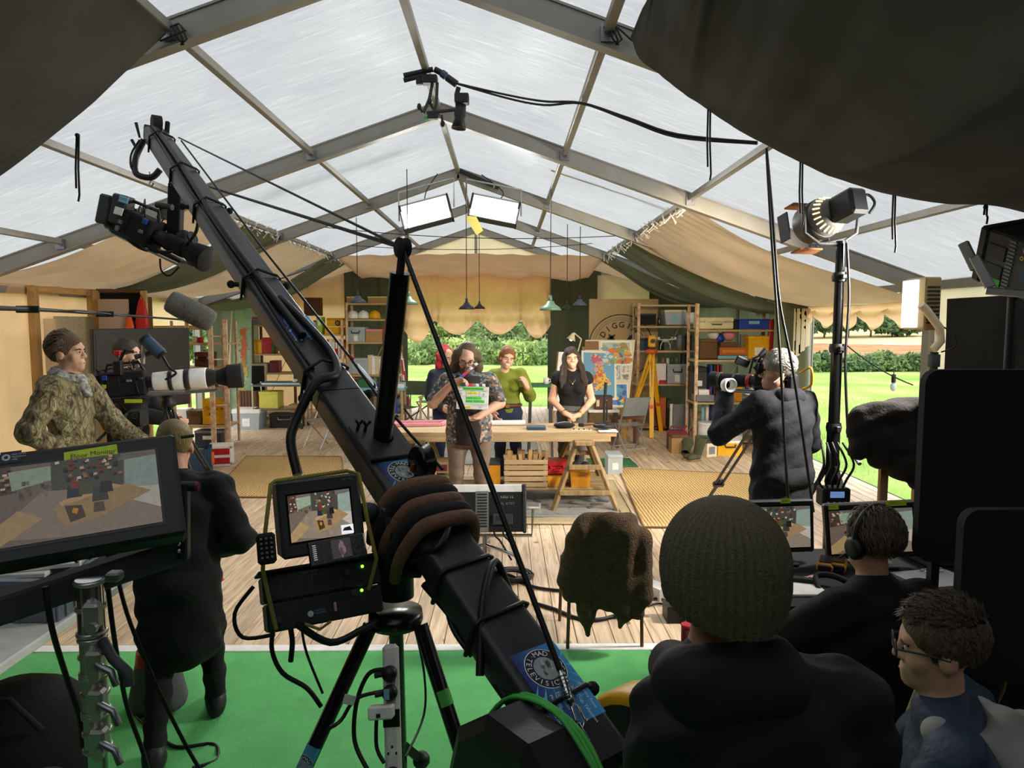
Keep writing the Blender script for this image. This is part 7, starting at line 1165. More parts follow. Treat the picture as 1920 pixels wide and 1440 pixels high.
for x, y in ((.34, .36), (.31, -.06)): G().ell(M @ V((x * w, y * h, .004)), .005, 8).mk('lamp', 'led_green', cs)
G().box((.07 * w, -.26 * h, .004), (.008, .028, .012), .002, M).mk('lever', 'pink', cs)
for x, y in ((.2, .3), (.24, -.08), (-.4, -.3)): G().cyl(M @ V((x * w, y * h, 0)), M @ V((x * w, y * h, .015)), .009).mk('knob', 'dark_grey', cs)
tl, tr, bl_ = at(512, 905, 2.12), at(668, 886, 2.22), at(534, 1050, 2.08); M, w, h = quadM(tl, tr, bl_); mon = monitor('preview_monitor', 'small grey preview monitor strapped on the crane control box', M, w, h, .17, (-w * .38, -h * .3, w * .36, h * .3), 'dark_grey', tint=1.3, inset=True)
g = G(); scrib(g, w * .28, h * .42, .035, .005, M @ Matrix.Translation((0, 0, .001)), 'a8a8a8'); g.mk('lettering', 'print', mon)
bg_ = T('bungee_cord', 'olive bungee cord lashing the preview monitor to the control box', 'cord', (0, 0, 0)); mat('bungee', '8a7d3a', .8, var=.3, vs=200); G().tube([at(518, 1180, 2.0), at(493, 1070, 2.02), at(496, 1010, 2.03), at(508, 908, 2.07), at(515, 902, 2.1), at(650, 883, 2.17), at(672, 888, 2.18), at(690, 980, 2.15), at(706, 1048, 2.14), at(692, 1105, 2.14)], .0065, 7).tube([at(572, 1170, 2.02), at(600, 1180, 2.02), at(620, 1165, 2.03)], .005, 6).mk('cord', 'bungee', bg_)
tl, tr, bl_ = at(480, 1003, 1.98), at(516, 998, 2.0), at(484, 1062, 1.97); M, w, h = quadM(tl, tr, bl_); rm = T('remote_control', 'black handset with small buttons left of the preview monitor', 'remote', (0, 0, 0)); G().box((0, 0, -.012), (w, h, .024), .008, M).mk('body', 'matte_black', rm)
for i in range(3):
    for j in range(5): G().box(((-.26 + .26 * i) * w, (.34 - .15 * j) * h, .002), (.007, .006, .004), .001, M).mk('button', 'mid_grey', rm)
tl, tr, bl_ = at(573, 1018, 2.0), at(680, 998, 2.06), at(584, 1064, 1.97); M, w, h = quadM(tl, tr, bl_); ph = T('phone', 'black phone lying against the preview monitor with its screen on', 'phone', (0, 0, 0)); G().box((0, 0, -.005), (w, h, .012), .004, M).mk('body', 'gloss_black', ph); g = G(); Q = M @ Matrix.Translation((.0, 0, .0018)); g.add([(-.1 * w, -.36 * h, 0), (.24 * w, -.36 * h, 0), (.24 * w, .4 * h, 0), (-.1 * w, .4 * h, 0)], [(0, 1, 2, 3)], M=Q, col='3a3034'); blot(g, Q, .08 * w, 0, .05 * w, .3 * h, '7a6468', .0004); blot(g, Q, .06 * w, -.1 * h, .04 * w, .15 * h, '5a3c40', .0008)
for i in range(8): g.add([(-.42 * w, (.3 - .08 * i) * h, 0), (-.36 * w, (.3 - .08 * i) * h, 0), (-.36 * w, (.33 - .08 * i) * h, 0), (-.42 * w, (.33 - .08 * i) * h, 0)], [(0, 1, 2, 3)], M=Q, col='c8ccd0')
g.mk('screen', 'screen', ph)
# power strip hanging on the tripod
ps = T('power_strip', 'white four-way power strip strapped to the crane tripod', 'power strip', (0, 0, 0)); tl, tr, bl_ = at(712, 1226, 2.12), at(742, 1224, 2.12), at(726, 1445, 2.02); M, w, h = quadM(tl, tr, bl_); G().box((0, 0, -.01), (w, h * 1.15, .03), .01, M).mk('body', 'white', ps); G().box((0, -.02, .006), (w * 1.02, .05, .002), 0, M).mk('tape_band', 'matte_black', ps); g = G()
for x, y in ((0, -.1), (-.012, -.118), (.012, -.118)): g.add([(x - .003, y - .004, .0065), (x + .003, y - .004, .0065), (x + .003, y + .004, .0065), (x - .003, y + .004, .0065)], [(0, 1, 2, 3)], M=M, col='1a1a1a')
g.mk('socket_holes', 'print', ps)
for i, (y, m, l) in enumerate(((.11, 'black', 'black plug, topmost on the power strip'), (.055, 'black', 'black plug with a blue tag, second on the power strip'), (-.175, 'matte_black', 'black plug with a pink tag low on the power strip'))):
    t = T('plug', l, 'plug', (0, 0, 0)); G().lathe([(.022, 0), (.024, .02), (.018, .035), (.001, .036)], 16, M @ Matrix.Translation((.0, y, .006))).mk('body', m, t); G().cyl(M @ V((-.015, y, .02)), M @ V((-.045, y - .004, .02)), .008).mk('strain_relief', m, t)
    if i: G().box((-.006, y, .043), (.016, .03, .002), 0, M).mk('tag', 'pink' if i == 2 else 'lightblue', t)
t = T('usb_charger', 'white multi-port charger plugged into the power strip', 'charger', (0, 0, 0)); G().box((-.025, .005, .03), (.075, .038, .045), .005, M).mk('body', 'white', t); G().box((-.03, 0, .055), (.012, .01, .008), .001, M).mk('connector', 'black', t)
CG = 'cables hanging round the crane tripod'; CL = ['thick cable curling left from the control box down to the tripod leg', 'thin cable dropping from the control box to the left tripod leg', 'thickest cable looping from the control box to the tripod bowl', 'cable looping out left of the control box', 'long cable from the topmost plug past the left leg', 'cable with paper tag from the second plug', 'short cable hanging from the white charger', 'thin wire between the rear and right tripod legs', 'short cable end dangling under the control box']
for i, (pts, r) in enumerate((([(512, 1180, 2), (510, 1220, 2), (530, 1262, 2), (575, 1290, 2), (602, 1325, 2)], .007), ([(565, 1175, 2), (575, 1225, 2), (605, 1300, 2)], .004), ([(556, 1170, 2.02), (620, 1205, 2.05), (680, 1180, 2.1), (705, 1165, 2.15)], .011), ([(475, 1100, 2.02), (440, 1150, 2.0), (455, 1195, 2.0), (515, 1190, 2.0)], .006), ([(720, 1255, 2.1), (690, 1265, 2.1), (668, 1320, 2.08), (665, 1390, 2.05), (690, 1445, 2.0)], .007), ([(722, 1295, 2.1), (668, 1310, 2.08), (640, 1350, 2.05), (618, 1365, 2.0)], .006), ([(706, 1345, 2.05), (706, 1400, 2.03), (720, 1430, 2)], .006), ([(778, 1180, 2.3), (795, 1260, 2.3), (795, 1340, 2.3), (760, 1420, 2.1)], .004), ([(545, 1180, 2), (548, 1205, 2.0), (545, 1240, 2)], .008))): TB([at(*p) for p in pts], r, 'cable', 'cable', None, CL[i], 'cable', CG)
t = T('cable_tag', 'white paper tag on a cable beside the tripod leg', 'tag', (0, 0, 0)); G().box((0, 0, 0), (.035, .03, .003), 0, frame(at(655, 1312, 2.04), (1, .2, -.3), (.3, 0, 1))).mk('paper', 'paper', t)
# cables near the floor monitor
for i, (pts, r) in enumerate((([(200, 1080, 1.7), (212, 1180, 1.7), (225, 1260, 1.75), (240, 1330, 1.8), (270, 1415, 1.85), (280, 1460, 1.9)], .006), ([(222, 1090, 1.7), (245, 1170, 1.7), (300, 1300, 1.75), (350, 1400, 1.8), (380, 1450, 1.8)], .005), ([(85, 1100, 1.45), (98, 1180, 1.45), (125, 1270, 1.5), (150, 1345, 1.5), (155, 1400, 1.5)], .006))): TB([at(*p) for p in pts], r, 'cable', 'cable', None, ['thicker black cable just right of the chrome stand', 'black cable crossing in front of the walking person', 'thin black cable left of the chrome stand'][i], 'cable', 'cables by the chrome stand')
def fcab(lbl, pts, r=.008, z=.014): return TB([fl(px, py, z) for px, py in pts], r, 'floor_cable', 'cable', None, lbl, 'cable')
fcab('black cable looping on the green carpet by the walking person', [(262, 1300), (255, 1340), (290, 1370), (330, 1400), (400, 1395), (405, 1425), (360, 1440)]); fcab('black cable across the boards behind the crane', [(930, 1072), (960, 1080), (1000, 1100), (1060, 1108)], .012); fcab('black cable curving past the coat chair to the right', [(1000, 1130), (1040, 1142), (1080, 1158), (1120, 1162), (1170, 1150)], .013)
for k in range(5): fcab('coiled black cable behind the crane arm, ring %s' % ['outermost', 'second', 'third', 'fourth', 'innermost'][k], [(960 + (40 - 5 * k) * math.cos(a), 1078 + (14 - 1.6 * k) * math.sin(a)) for a in np.linspace(0, 6.2, 12)], .009, .014 + .012 * k)
for k in range(4): fcab('tangled floor cable right of the coat chair, the one %s' % ['nearest the set', 'second from the set', 'third from the set', 'nearest the hat'][k], [(1215, 1100 + 12 * k), (1240, 1105 + 9 * k), (1275, 1110 + 14 * k), (1300, 1150 + 15 * k)], .008)
fcab('black cable loop at the edge of the white strip', [(1300, 1190), (1275, 1225), (1235, 1245), (1228, 1275), (1260, 1262), (1290, 1240)], .007); HB('white power block on the floor right of the coat chair', 1232, 1128, 1262, 1150, 4.85, .2, 'white', None, 'power_block', 'power block', rz=.6, z=0.); HB('black transformer on the floor beside the white power block', 1250, 1168, 1285, 1200, 4.45, .14, 'black', None, 'transformer', 'transformer', z=0.); can('red cylinder standing on the floor behind the hat', 1288, 1170, 1245, 4.0, 24, 'maroon', 'red_bottle', 'bottle', 'red')
# chair with fleece coat
cc = fl(1140, 1243); kc = T('chair', 'blue-seated metal chair under the brown fleece coat', 'chair', (cc.x, 4.22, 0), .05); mat('chair_leg', '6a4a36', .5, .3)
for s in (-1, 1): G().tube([(s * .225, -.12, 0), (s * .215, -.12, .45), (s * .19, -.16, .76)], .011, 7).tube([(s * .22, .3, 0), (s * .21, .28, .45)], .011, 7).mk('leg', 'chair_leg', kc)
G().box((0, .08, .46), (.42, .42, .05), .02).mk('seat', 'blue', kc); G().box((0, -.15, .66), (.38, .03, .2), .012).mk('backrest', 'blue', kc)
fc = T('fleece_coat', 'dark brown fleece coat hung over the chair back', 'coat', (cc.x, 4.22, -.045), .05); mat('fleece', '5a4730', .98, var=.35, vs=40, bump=1., bs=120)
grow('cloth', [('c', (-.12, -.16, .83), (.12, -.16, .83), .06, .06, dict(flat=((0, 1, 0), 1.3))), ('c', (-.2, -.18, .74), (-.22, -.2, .42), .05, .05), ('c', (.2, -.18, .74), (.21, -.2, .4), .06, .055), ('c', (-.16, -.19, .8), (-.13, -.22, .3), .055, .04), ('c', (-.13, -.22, .32), (-.12, -.21, .18), .045, .015), ('c', (.0, -.21, .8), (.0, -.22, .42), .11, .1, dict(flat=((0, 1, 0), 2.6))), ('c', (.1, -.2, .78), (.1, -.22, .3), .06, .04), ('c', (.08, -.22, .32), (.07, -.21, .22), .035, .012), ('c', (.17, -.18, .5), (.18, -.2, .3), .06, .04), ('c', (-.22, -.17, .62), (-.26, -.2, .5), .05, .04)], 'fleece', fc, .009, 0, .045, (), .0025)
# floor light panel seen from behind
lp = T('light_panel', 'low black and silver light panel on a floor stand seen from behind', 'light', (0, 0, 0)); a, b = at(833, 997, 5.5), at(985, 910, 5.5); cx, cz, w, h = (a.x + b.x) / 2, (a.z + b.z) / 2, b.x - a.x, b.z - a.z
M = frame((cx, 5.5, cz), (1, .02, 0), (0, .25, 1)); G().box((0, -.02, 0), (w, h * .86, .12), .006, M).mk('housing', 'black', lp); G().box((0, h * .42, .0), (w * .92, h * .17, .125), .006, M).mk('top_plate', 'white', lp); G().box((-w * .4, h * .43, .064), (w * .07, h * .045, .002), 0, M).mk('badge', 'maroon', lp)
for s in (-1, 1): G().box((s * w * .485, 0, 0), (w * .05, h * 1.02, .14), .008, M).mk('end_cap', 'dark_grey', lp)
G().box((-.02, -.02, .061), (w * .16, h * .84, .004), 0, M).mk('heat_sink', 'alu', lp)
for k in range(12): G().box((-.02, -h * .36 + h * .06 * k, .066), (w * .12, h * .025, .006), 0, M).mk('fin', 'black', lp)
g = G(); scrib(g, w * .2, h * .22, .1, .016, M @ Matrix.Translation((0, 0, .0615)), 'c8c8c4'); scrib(g, w * .13, h * .08, .17, .018, M @ Matrix.Translation((0, 0, .0615)), '8a8a88'); g.mk('lettering', 'print', lp); G().box((w * .22, -h * .22, .07), (w * .24, h * .22, .02), .003, M).mk('control_panel', 'dark_grey', lp); G().box((w * .19, -h * .2, .081), (w * .1, h * .1, .002), 0, M).mk('display', 'navy', lp)
wy = at(916, 1004, 5.5).z; G().tube([M @ V((w * .52, 0, 0)), M @ V((w * .6, 0, 0)), V((cx + w * .58, 5.5, wy)), V((cx - w * .58, 5.5, wy)), M @ V((-w * .6, 0, 0)), M @ V((-w * .52, 0, 0))], .014, 7).mk('yoke', 'alu', lp); G().cyl(M @ V((w * .55, 0, 0)), M @ V((w * .68, 0, 0)), .012).bar(M @ V((w * .68, -.04, 0)), M @ V((w * .68, .04, 0)), .015, .015).mk('tilt_handle', 'white', lp)
G().cyl((cx, 5.5, wy), (cx, 5.5, .1), .02).mk('spigot', 'steel', lp)
for k in range(3): a_ = -.6 + 2.1 * k; G().tube([(cx, 5.5, .2), (cx + .3 * math.cos(a_), 5.5 + .3 * math.sin(a_), .16), (cx + .4 * math.cos(a_), 5.5 + .4 * math.sin(a_), .015)], .014, 7).mk('leg', 'chrome', lp)
for px in (925, 942): TB([at(px, 992, 5.42), at(px + 4, 1005, 5.4), at(px + 14, 1016, 5.4), at(px + 34, 1050, 5.4)], .008, 'power_lead', 'cable', lp)
# ================================================================== cameras, lamps and the monitor table
def tripod(lbl, hd, feet, m='black', r=.014, cup='red', col=True):
    t = T('tripod', lbl, 'tripod', (0, 0, 0)); hd = V(hd); G().lathe([(.001, .1), (.05, .1), (.055, .06), (.045, .03), (.06, .0), (.06, -.03), (.001, -.04)], 18, rot(loc=hd)).mk('fluid_head', 'black', t)
    for f in feet:
        f = V(f); d = (f - hd).normalized(); s = d.cross(V((0, 0, 1))).normalized() * .028; m_ = hd.lerp(f, .55); g = G()
        for q_ in (-1, 1): g.tube([hd - V((0, 0, .03)) + s * q_, m_ + s * q_], r * .8, 7)
        g.tube([m_ - d * .1, f + V((0, 0, .05))], r, 8).box((0, 0, 0), (.09, .05, .04), .006, frame(m_, s, d)); lg_ = g.mk('leg', m, t); G().lathe([(.05, 0), (.035, .02), (.015, .06), (.001, .065)], 14, rot(loc=f)).mk('foot_cup', cup, lg_)
    return t
def cine(lbl, a, b, segs, bd, name='video_camera', hm='matte_black', ext=1, up=(0, 0, 1), monitor_=True):
    a, b = V(a), V(b); ax = (b - a).normalized(); x = ax.cross(V(up)).normalized(); F = frame(a, x, ax); t = T(name, lbl, 'camera', (0, 0, 0)); w, l, h = bd
    G().box((0, l / 2, 0), (w, l, h), .012, F).box((0, l * .3, h * .1), (w * 1.08, l * .3, h * .5), .006, F).mk('body', hm, t); G().box((0, -l * .12, .0), (w * .8, l * .26, h * .95), .015, F).mk('battery', 'black', t)
    y = l
    for ln, r0, r1, m in segs: G().lathe([(.001, 0), (r0, 0), (r0 * 1.0, ln * .08), (r1, ln * .95), (r1 * .97, ln), (.001, ln)], 22, F @ Matrix.Translation((0, y, 0)) @ Matrix.Rotation(-PI / 2, 4, 'X')).mk('lens_ring', m, t); y += ln
    G().tube([F @ V((0, l * .1, h * .5)), F @ V((0, l * .15, h * .8)), F @ V((0, l * .85, h * .85)), F @ V((0, l * .95, h * .5))], .012, 7).mk('top_handle', 'black', t); G().cyl(F @ V((-w * .55, 0, -h * .55)), F @ V((-w * .55, y * .8, -h * .55)), .008).cyl(F @ V((w * .3, 0, -h * .55)), F @ V((w * .3, y * .8, -h * .55)), .008).mk('support_rod', 'steel', t)
    if ext:
        G().box((-w * .7, l * .7, h * .75), (.12, .02, .08), .005, F).mk('viewfinder', 'black', t); G().cyl(F @ V((w * .1, l * .8, h * 1.05)), F @ V((w * .1, l * 1.2, h * 1.2)), .02).mk('microphone', 'dark_grey', t)
        for k in range(5): p = [F @ V((R.uniform(-w, w) * .6, R.uniform(-.1, 1) * l, R.uniform(-.6, .8) * h)) for _ in range(4)]; G().tube(spl([q_ + V((0, 0, R.uniform(-.04, .06))) for q_ in p], 4), .005, 5).mk('camera_cable', 'cable', t)
        for k in range(7): G().box((R.choice((-1, 1)) * w * .55, l * R.uniform(.05, .95), h * R.uniform(-.4, .4)), (.02, R.uniform(.02, .05), R.uniform(.015, .04)), .003, F).mk('fitting', R.choice(['dark_grey', 'mid_grey', 'black', 'blue']), t)
    return t, F
c1, F = cine('shoulder camera with a long white zoom lens at the left', at(192, 722, 5.75), at(395, 708, 5.95), [(.05, .05, .05, 'black'), (.12, .075, .08, 'white'), (.03, .084, .084, 'black'), (.09, .084, .084, 'white'), (.04, .086, .086, 'black'), (.13, .086, .088, 'white'), (.08, .078, .06, 'black'), (.08, .06, .085, 'rubber'), (.12, .1, .105, 'rubber')], (.16, .33, .2))
G().bar(at(268, 737, 5.85), at(345, 735, 5.95), .09, .02).mk('bridge_plate', 'alu', c1); p = at(236, 752, 5.75); G().box(p, (.34, .1, .035), .004).mk('base_plate', 'black', c1); G().box(at(250, 752, 5.69), (.14, .003, .03)).mk('tape_label', 'tape_yellow', c1); G().box(at(195, 725, 5.66), (.03, .004, .03)).mk('tape_label', 'tape_yellow', c1)
G().cyl(at(268, 682, 5.8), at(270, 640, 5.8), .016).mk('mount_post', 'alu', c1); G().cyl(at(272, 636, 5.8), at(302, 664, 5.8), .05, n=18).mk('microphone', 'slate_blue', c1); G().cyl(at(270, 634, 5.8), at(274, 638, 5.8), .054, n=18).cyl(at(300, 662, 5.8), at(306, 668, 5.8), .045).mk('microphone_cap', 'black', c1); TB([at(305, 668, 5.8), at(318, 690, 5.8), at(330, 700, 5.8), at(310, 712, 5.8)], .01, 'camera_cable', 'cable', c1)
G().tube([at(218, 690, 5.7), at(235, 655, 5.7), at(250, 660, 5.7)], .014, 6).mk('arm', 'black', c1); G().box(at(222, 662, 5.7), (.05, .05, .04), .006).mk('clamp', 'red', c1); G().box(at(222, 690, 5.7), (.07, .05, .12), .008, None).mk('viewfinder', 'black', c1)
tripod('tall black tripod with red foot cups under the white-lensed camera', at(315, 755, 5.95), (fl(458, 992), fl(408, 1088), fl(262, 1030)))
t = tripod('black tripod with round-badged fluid head beside the camouflage jacket', at(250, 800, 5.45), (fl(330, 1110), fl(180, 1120), fl(262, 1010)), cup='orange'); p = at(251, 785, 5.38); G().box(p + V((0, .07, 0)), (.11, .12, .13), .015).mk('head_block', 'black', t); annulus(g := G(), .02, .024, frame(p + V((0, .008, .02)), (1, 0, 0), (0, 0, 1)), '6a6a6a', 18); g.text('S', .026, frame(p + V((-.009, .008, .012)), (1, 0, 0), (0, 0, 1)), '6a6a6a'); g.mk('badge', 'print', t); G().tube([at(240, 775, 5.4), at(205, 805, 5.3), at(182, 828, 5.25)], .012, 7).mk('pan_bar', 'dark_grey', t)
# television on its stand
M, w, h = quadM(at(176, 617, 7.5), at(357, 615, 8.5), at(176, 778, 7.5)); tv = T('television', 'large black flat television on a stand behind the camera crew', 'television', (0, 0, 0)); G().box((0, 0, -.03), (w, h, .06), .008, M).mk('housing', 'black', tv); G().box((0, 0, .002), (w * .95, h * .9, .004), 0, M).mk('screen', mat('tv_glass', '34302c', .35, spec=.2), tv)
for s in (-.25, .25): G().bar(M @ V((s * w, -h * .45, -.05)), V(((M @ V((s * w, 0, -.05))).x, (M @ V((s * w, 0, -.05))).y, 0)), .05, .05).mk('leg', 'dark_grey', tv)
G().box((0, 0, 0), (.1, .75, .03), .004, rot(rz=.5, loc=((M @ V((-.25 * w, 0, 0))).x, (M @ V((-.25 * w, 0, 0))).y, .02))).box((0, 0, 0), (.1, .75, .03), .004, rot(rz=.5, loc=((M @ V((.25 * w, 0, 0))).x, (M @ V((.25 * w, 0, 0))).y, .02))).mk('base', 'dark_grey', tv)
# boom microphone
bm = T('boom_microphone', 'boom pole with grey furry windshield reaching in from the left', 'microphone', (0, 0, 0)); pts = [at(-60, 576, 3.2), at(80, 581, 4.2), at(200, 589, 5.0), at(350, 600, 5.72)]; G().tube(spl(pts, 4), [.014 - .0006 * k for k in range(13)], 8).mk('pole', 'black', bm); TB([at(50, 578, 4), at(110, 582, 4.4), at(160, 583, 4.7), at(240, 594, 5.2)], .005, 'cable', 'cable', bm)
for px in (52, 197): p = at(px, 580 if px < 90 else 589, 4.0 if px < 90 else 5.0); G().cyl(p - V((.05, .02, 0)), p + V((.05, .02, 0)), .02).mk('collar', 'rubber', bm)
fa, fb_ = at(322, 566, 5.75), at(394, 602, 5.85); mat('fur', '6a6862', .95, var=.35, vs=90, bump=.8, bs=200); G().tube(spl([fa - (fb_ - fa) * .12, fa, fa.lerp(fb_, .5), fb_, fb_ + (fb_ - fa) * .1], 3), [.02, .06, .08, .09, .094, .096, .096, .096, .094, .088, .078, .056, .01], 18).mk('windshield', 'fur', bm); g = G(); dd = (fb_ - fa).normalized(); x_ = dd.orthogonal().normalized(); y_ = dd.cross(x_)
for k in range(1700): u, a_ = R.uniform(-.1, 1.08), R.uniform(0, 6.28); rr = .09 * math.sqrt(max(.1, 1 - abs(2 * u - 1) ** 6)); n_ = x_ * math.cos(a_) + y_ * math.sin(a_); p = fa.lerp(fb_, u) + n_ * rr; q_ = p + n_ * R.uniform(.01, .025) + dd * R.uniform(-.02, .02) - V((0, 0, .008)); s = dd.cross(n_) * .003; g.add([p - s, p + s, q_], [(0, 1, 2)])
g.mk('fur', 'fur', bm, 'stuff')
# crane camera with its remote head
rh = T('camera_gimbal', 'black remote gimbal hanging under the crane tip', 'camera head', (0, 0, 0)); G().bar(at(331, 345, 5.0), at(327, 470, 5.0), .09, .07, .006).mk('drop_arm', 'matte_black', rh); G().ell(at(345, 450, 4.95), (.06, .06, .07), 14).mk('motor', 'black', rh); G().cyl(at(330, 462, 5.0), at(362, 445, 4.95), .045).mk('axis', 'black', rh)
TB([at(372, 405, 4.7), at(365, 440, 4.8), at(330, 470, 4.85), at(270, 468, 4.9), at(232, 440, 4.9), at(232, 410, 4.9)], .011, 'cable', 'cable', rh); TB([at(300, 485, 4.9), at(303, 508, 4.9), at(318, 517, 4.9), at(336, 500, 4.9)], .007, 'cable', 'cable', rh)
c2, F = cine('black camera with a blue battery label hung from the crane tip', at(228, 412, 5.0), at(382, 484, 4.85), [(.1, .05, .055, 'black'), (.14, .06, .062, 'matte_black'), (.08, .05, .075, 'rubber'), (.1, .08, .09, 'rubber')], (.17, .3, .19)); G().bar(at(214, 432, 4.95), at(345, 492, 4.9), .1, .02).mk('base_plate', 'black', c2)
Mq, w, h = quadM(at(196, 362, 4.95), at(243, 362, 4.8), at(190, 398, 4.95)); 
for k, (x0, x1) in enumerate(((190, 212), (214, 243))): G().box((0, 0, 0), ((x1 - x0) * .0037, .12, .2), .012, frame(at((x0 + x1) / 2, 394, 4.95), (1, 0, -.25), (0, 1, 0))).mk('battery_block', 'dark_grey', c2)
Mq = frame(at(232, 374, 4.88), (1, .0, -.3), (.25, .1, 1)); G().box((0, .0, .0), (.06, .045, .012), .001, Mq).mk('label', 'lightblue', c2); G().box((-.01, -.085, .0), (.055, .05, .012), .001, Mq).mk('label', 'paper', c2); g = G(); scrib(g, -.026, -.006, .05, .012, Mq @ Matrix.Translation((0, 0, .007)), '16324a'); g.mk('lettering', 'print', c2)
# roof camera rig on the ridge
rg_ = T('roof_camera', 'small black camera rigged to the ridge pole pointing straight down', 'camera', (0, 0, 0)); D_ = 6.15; A = lambda x, y, d=D_: at(x, y, d)
G().cyl(A(757, 142), A(812, 130), .022).cyl(A(757, 151), A(800, 140), .02).mk('clamp_bar', 'black', rg_); G().box(A(806, 150), (.13, .1, .07), .01).box(A(786, 152), (.05, .05, .06), .006).mk('clamp', 'black', rg_); G().tube([A(812, 150), A(805, 185), A(794, 212)], .014, 6).tube([A(820, 155), A(818, 195), A(812, 212)], .014, 6).tube([A(800, 212), A(862, 205)], .016, 6).mk('rod', 'dark_grey', rg_)
G().box(A(866, 186), (.12, .11, .08), .01).mk('body', 'black', rg_); G().lathe([(.001, 0), (.045, 0), (.05, -.09), (.042, -.12), (.065, -.2), (.06, -.2), (.001, -.12)], 18, rot(ry=.1, loc=A(864, 196))).mk('lens_barrel', 'black', rg_); G().cyl(A(856, 178), A(860, 164), .02).mk('eyepiece', 'black', rg_); G().box(A(812, 218), (.09, .06, .05), .006).mk('receiver', 'black', rg_); G().box(A(798, 222), (.03, .03, .03), .004).mk('tag', 'tape_green', rg_)
for a, b in (((786, 200), (793, 212)), ((830, 232), (828, 216)), ((806, 190), (812, 205))): G().cyl(A(*a), A(*b), .01).ell(A(*a), (.02, .02, .03), 8).mk('knob', 'black', rg_)
G().cyl(A(838, 145), A(856, 158), .03).cyl(A(815, 130), A(830, 138), .025).mk('cable_joint', 'black', rg_); G().cyl(A(828, 137), A(836, 143), .032).mk('cable_sleeve', 'slate_blue', rg_)
for k in (0, 1): TB([A(850, 155), at(950, 178 + 6 * k, 5.9), at(1020, 190 + 7 * k, 5.7), at(1090, 193 + k, 5.5), at(1180, 222 + 4 * k, 5.2), at(1270, 252 + 5 * k, 4.95), at(1420, 267 + 2 * k, 4.6)], .009, 'roof_cable', 'cable', None, ['upper black cable slung under the roof from the ridge camera', 'lower black cable slung under the roof from the ridge camera'][k], 'cable')
for k in (0, 1): TB([at(1437, 278, 4.55), at(1445 + 5 * k, 420, 4.5), at(1455 + 6 * k, 560, 4.45), at(1464 + 22 * k, 690, 4.4), at(1472 + 38 * k, 850, 4.4), at(1480 + 45 * k, 960, 4.4)], .009, 'drop_cable', 'cable', None, ['left black cable dropping in front of the operator', 'right black cable dropping in front of the operator'][k], 'cable')
# LED panels in the roof
mat('led_face', 'f4f8ff', emit=1.25); mat('led_warm', 'ffd9a0', emit=2.2)
def led(lbl, tl, tr, bl, d, pw):
    M, w, h = quadM(at(*tl, d), at(*tr, d), at(*bl, d - .12)); t = T('led_panel', lbl, 'light', (0, 0, 0)); G().box((0, 0, -.06), (w, h, .12), .006, M).mk('housing', 'dark_grey', t); G().box((0, h * .5 + .004, -.06), (w * .95, .02, .125), .004, M).mk('top_plate', 'alu', t); g = G(); g.add([(-w * .46, -h * .46, .002), (w * .46, -h * .46, .002), (w * .46, h * .46, .002), (-w * .46, h * .46, .002)], [(0, 1, 2, 3)], M=M); g.mk('diffuser', 'led_face', t)
    for i in range(12):
        for j in range(6): G().box((w * (-.42 + .84 * i / 11), h * (-.4 + .8 * j / 5), .004), (.012, .012, .003), 0, M).mk('led', 'white', t) if (i + j) % 3 == 0 else None
    for s in (-1, 1): G().box((s * w * .485, 0, -.05), (w * .035, h * 1.04, .14), .006, M).mk('end_cap', 'black', t)
    zt = zr((M @ V((0, 0, 0))).x) - .2; a, b = M @ V((-w * .56, 0, -.06)), M @ V((w * .56, 0, -.06)); u = V((0, 0, h * 1.05)); G().tube([a, a + u, b + u, b], .012, 6).mk('yoke', 'alu', t); G().cyl((a + b) / 2 + u, V((((a + b) / 2).x, ((a + b) / 2).y, zt)), .012).mk('hanger', 'steel', t); TB([M @ V((0, h * .5, -.1)), M @ V((w * .1, h * 1.0, -.1)), M @ V((w * .4 * (-1 if M.translation.x > CX else 1), h * 1.5, -.05))], .007, 'cable', 'cable', t)
    lamp('led_panel_light', 'AREA', M @ V((0, 0, .03)), M @ V((0, 0, 1)) - V((0, 0, 1.1)), pw, w, (1, .97, .93), h)
led('bright LED panel hanging left of the ridge', (748, 387), (840, 363), (756, 432), 9.7, 62); led('bright LED panel hanging right of the ridge', (883, 362), (974, 380), (879, 404), 9.7, 62)
G().prism([(0, 0), (.13, -.02), (.22, -.2), (.13, -.26), (.0, -.06)], .02, frame(at(875, 404, 9.6), (1, 0, 0), (0, 0, 1))).mk('glow_flap', mat('flap_yellow', 'e8dc78', .7, emit=.25), None, None, 'pale yellow flap clipped under the right LED panel', 'flap')  # no lamp: a faint glow in its material stands in for lamplight on it
G().bar(at(862, 320, 10.2), at(935, 352, 10.2), .06, .05).mk('rigging_bar', 'black', None, None, 'black rigging clamp on the rafter above the LED panels', 'clamp')
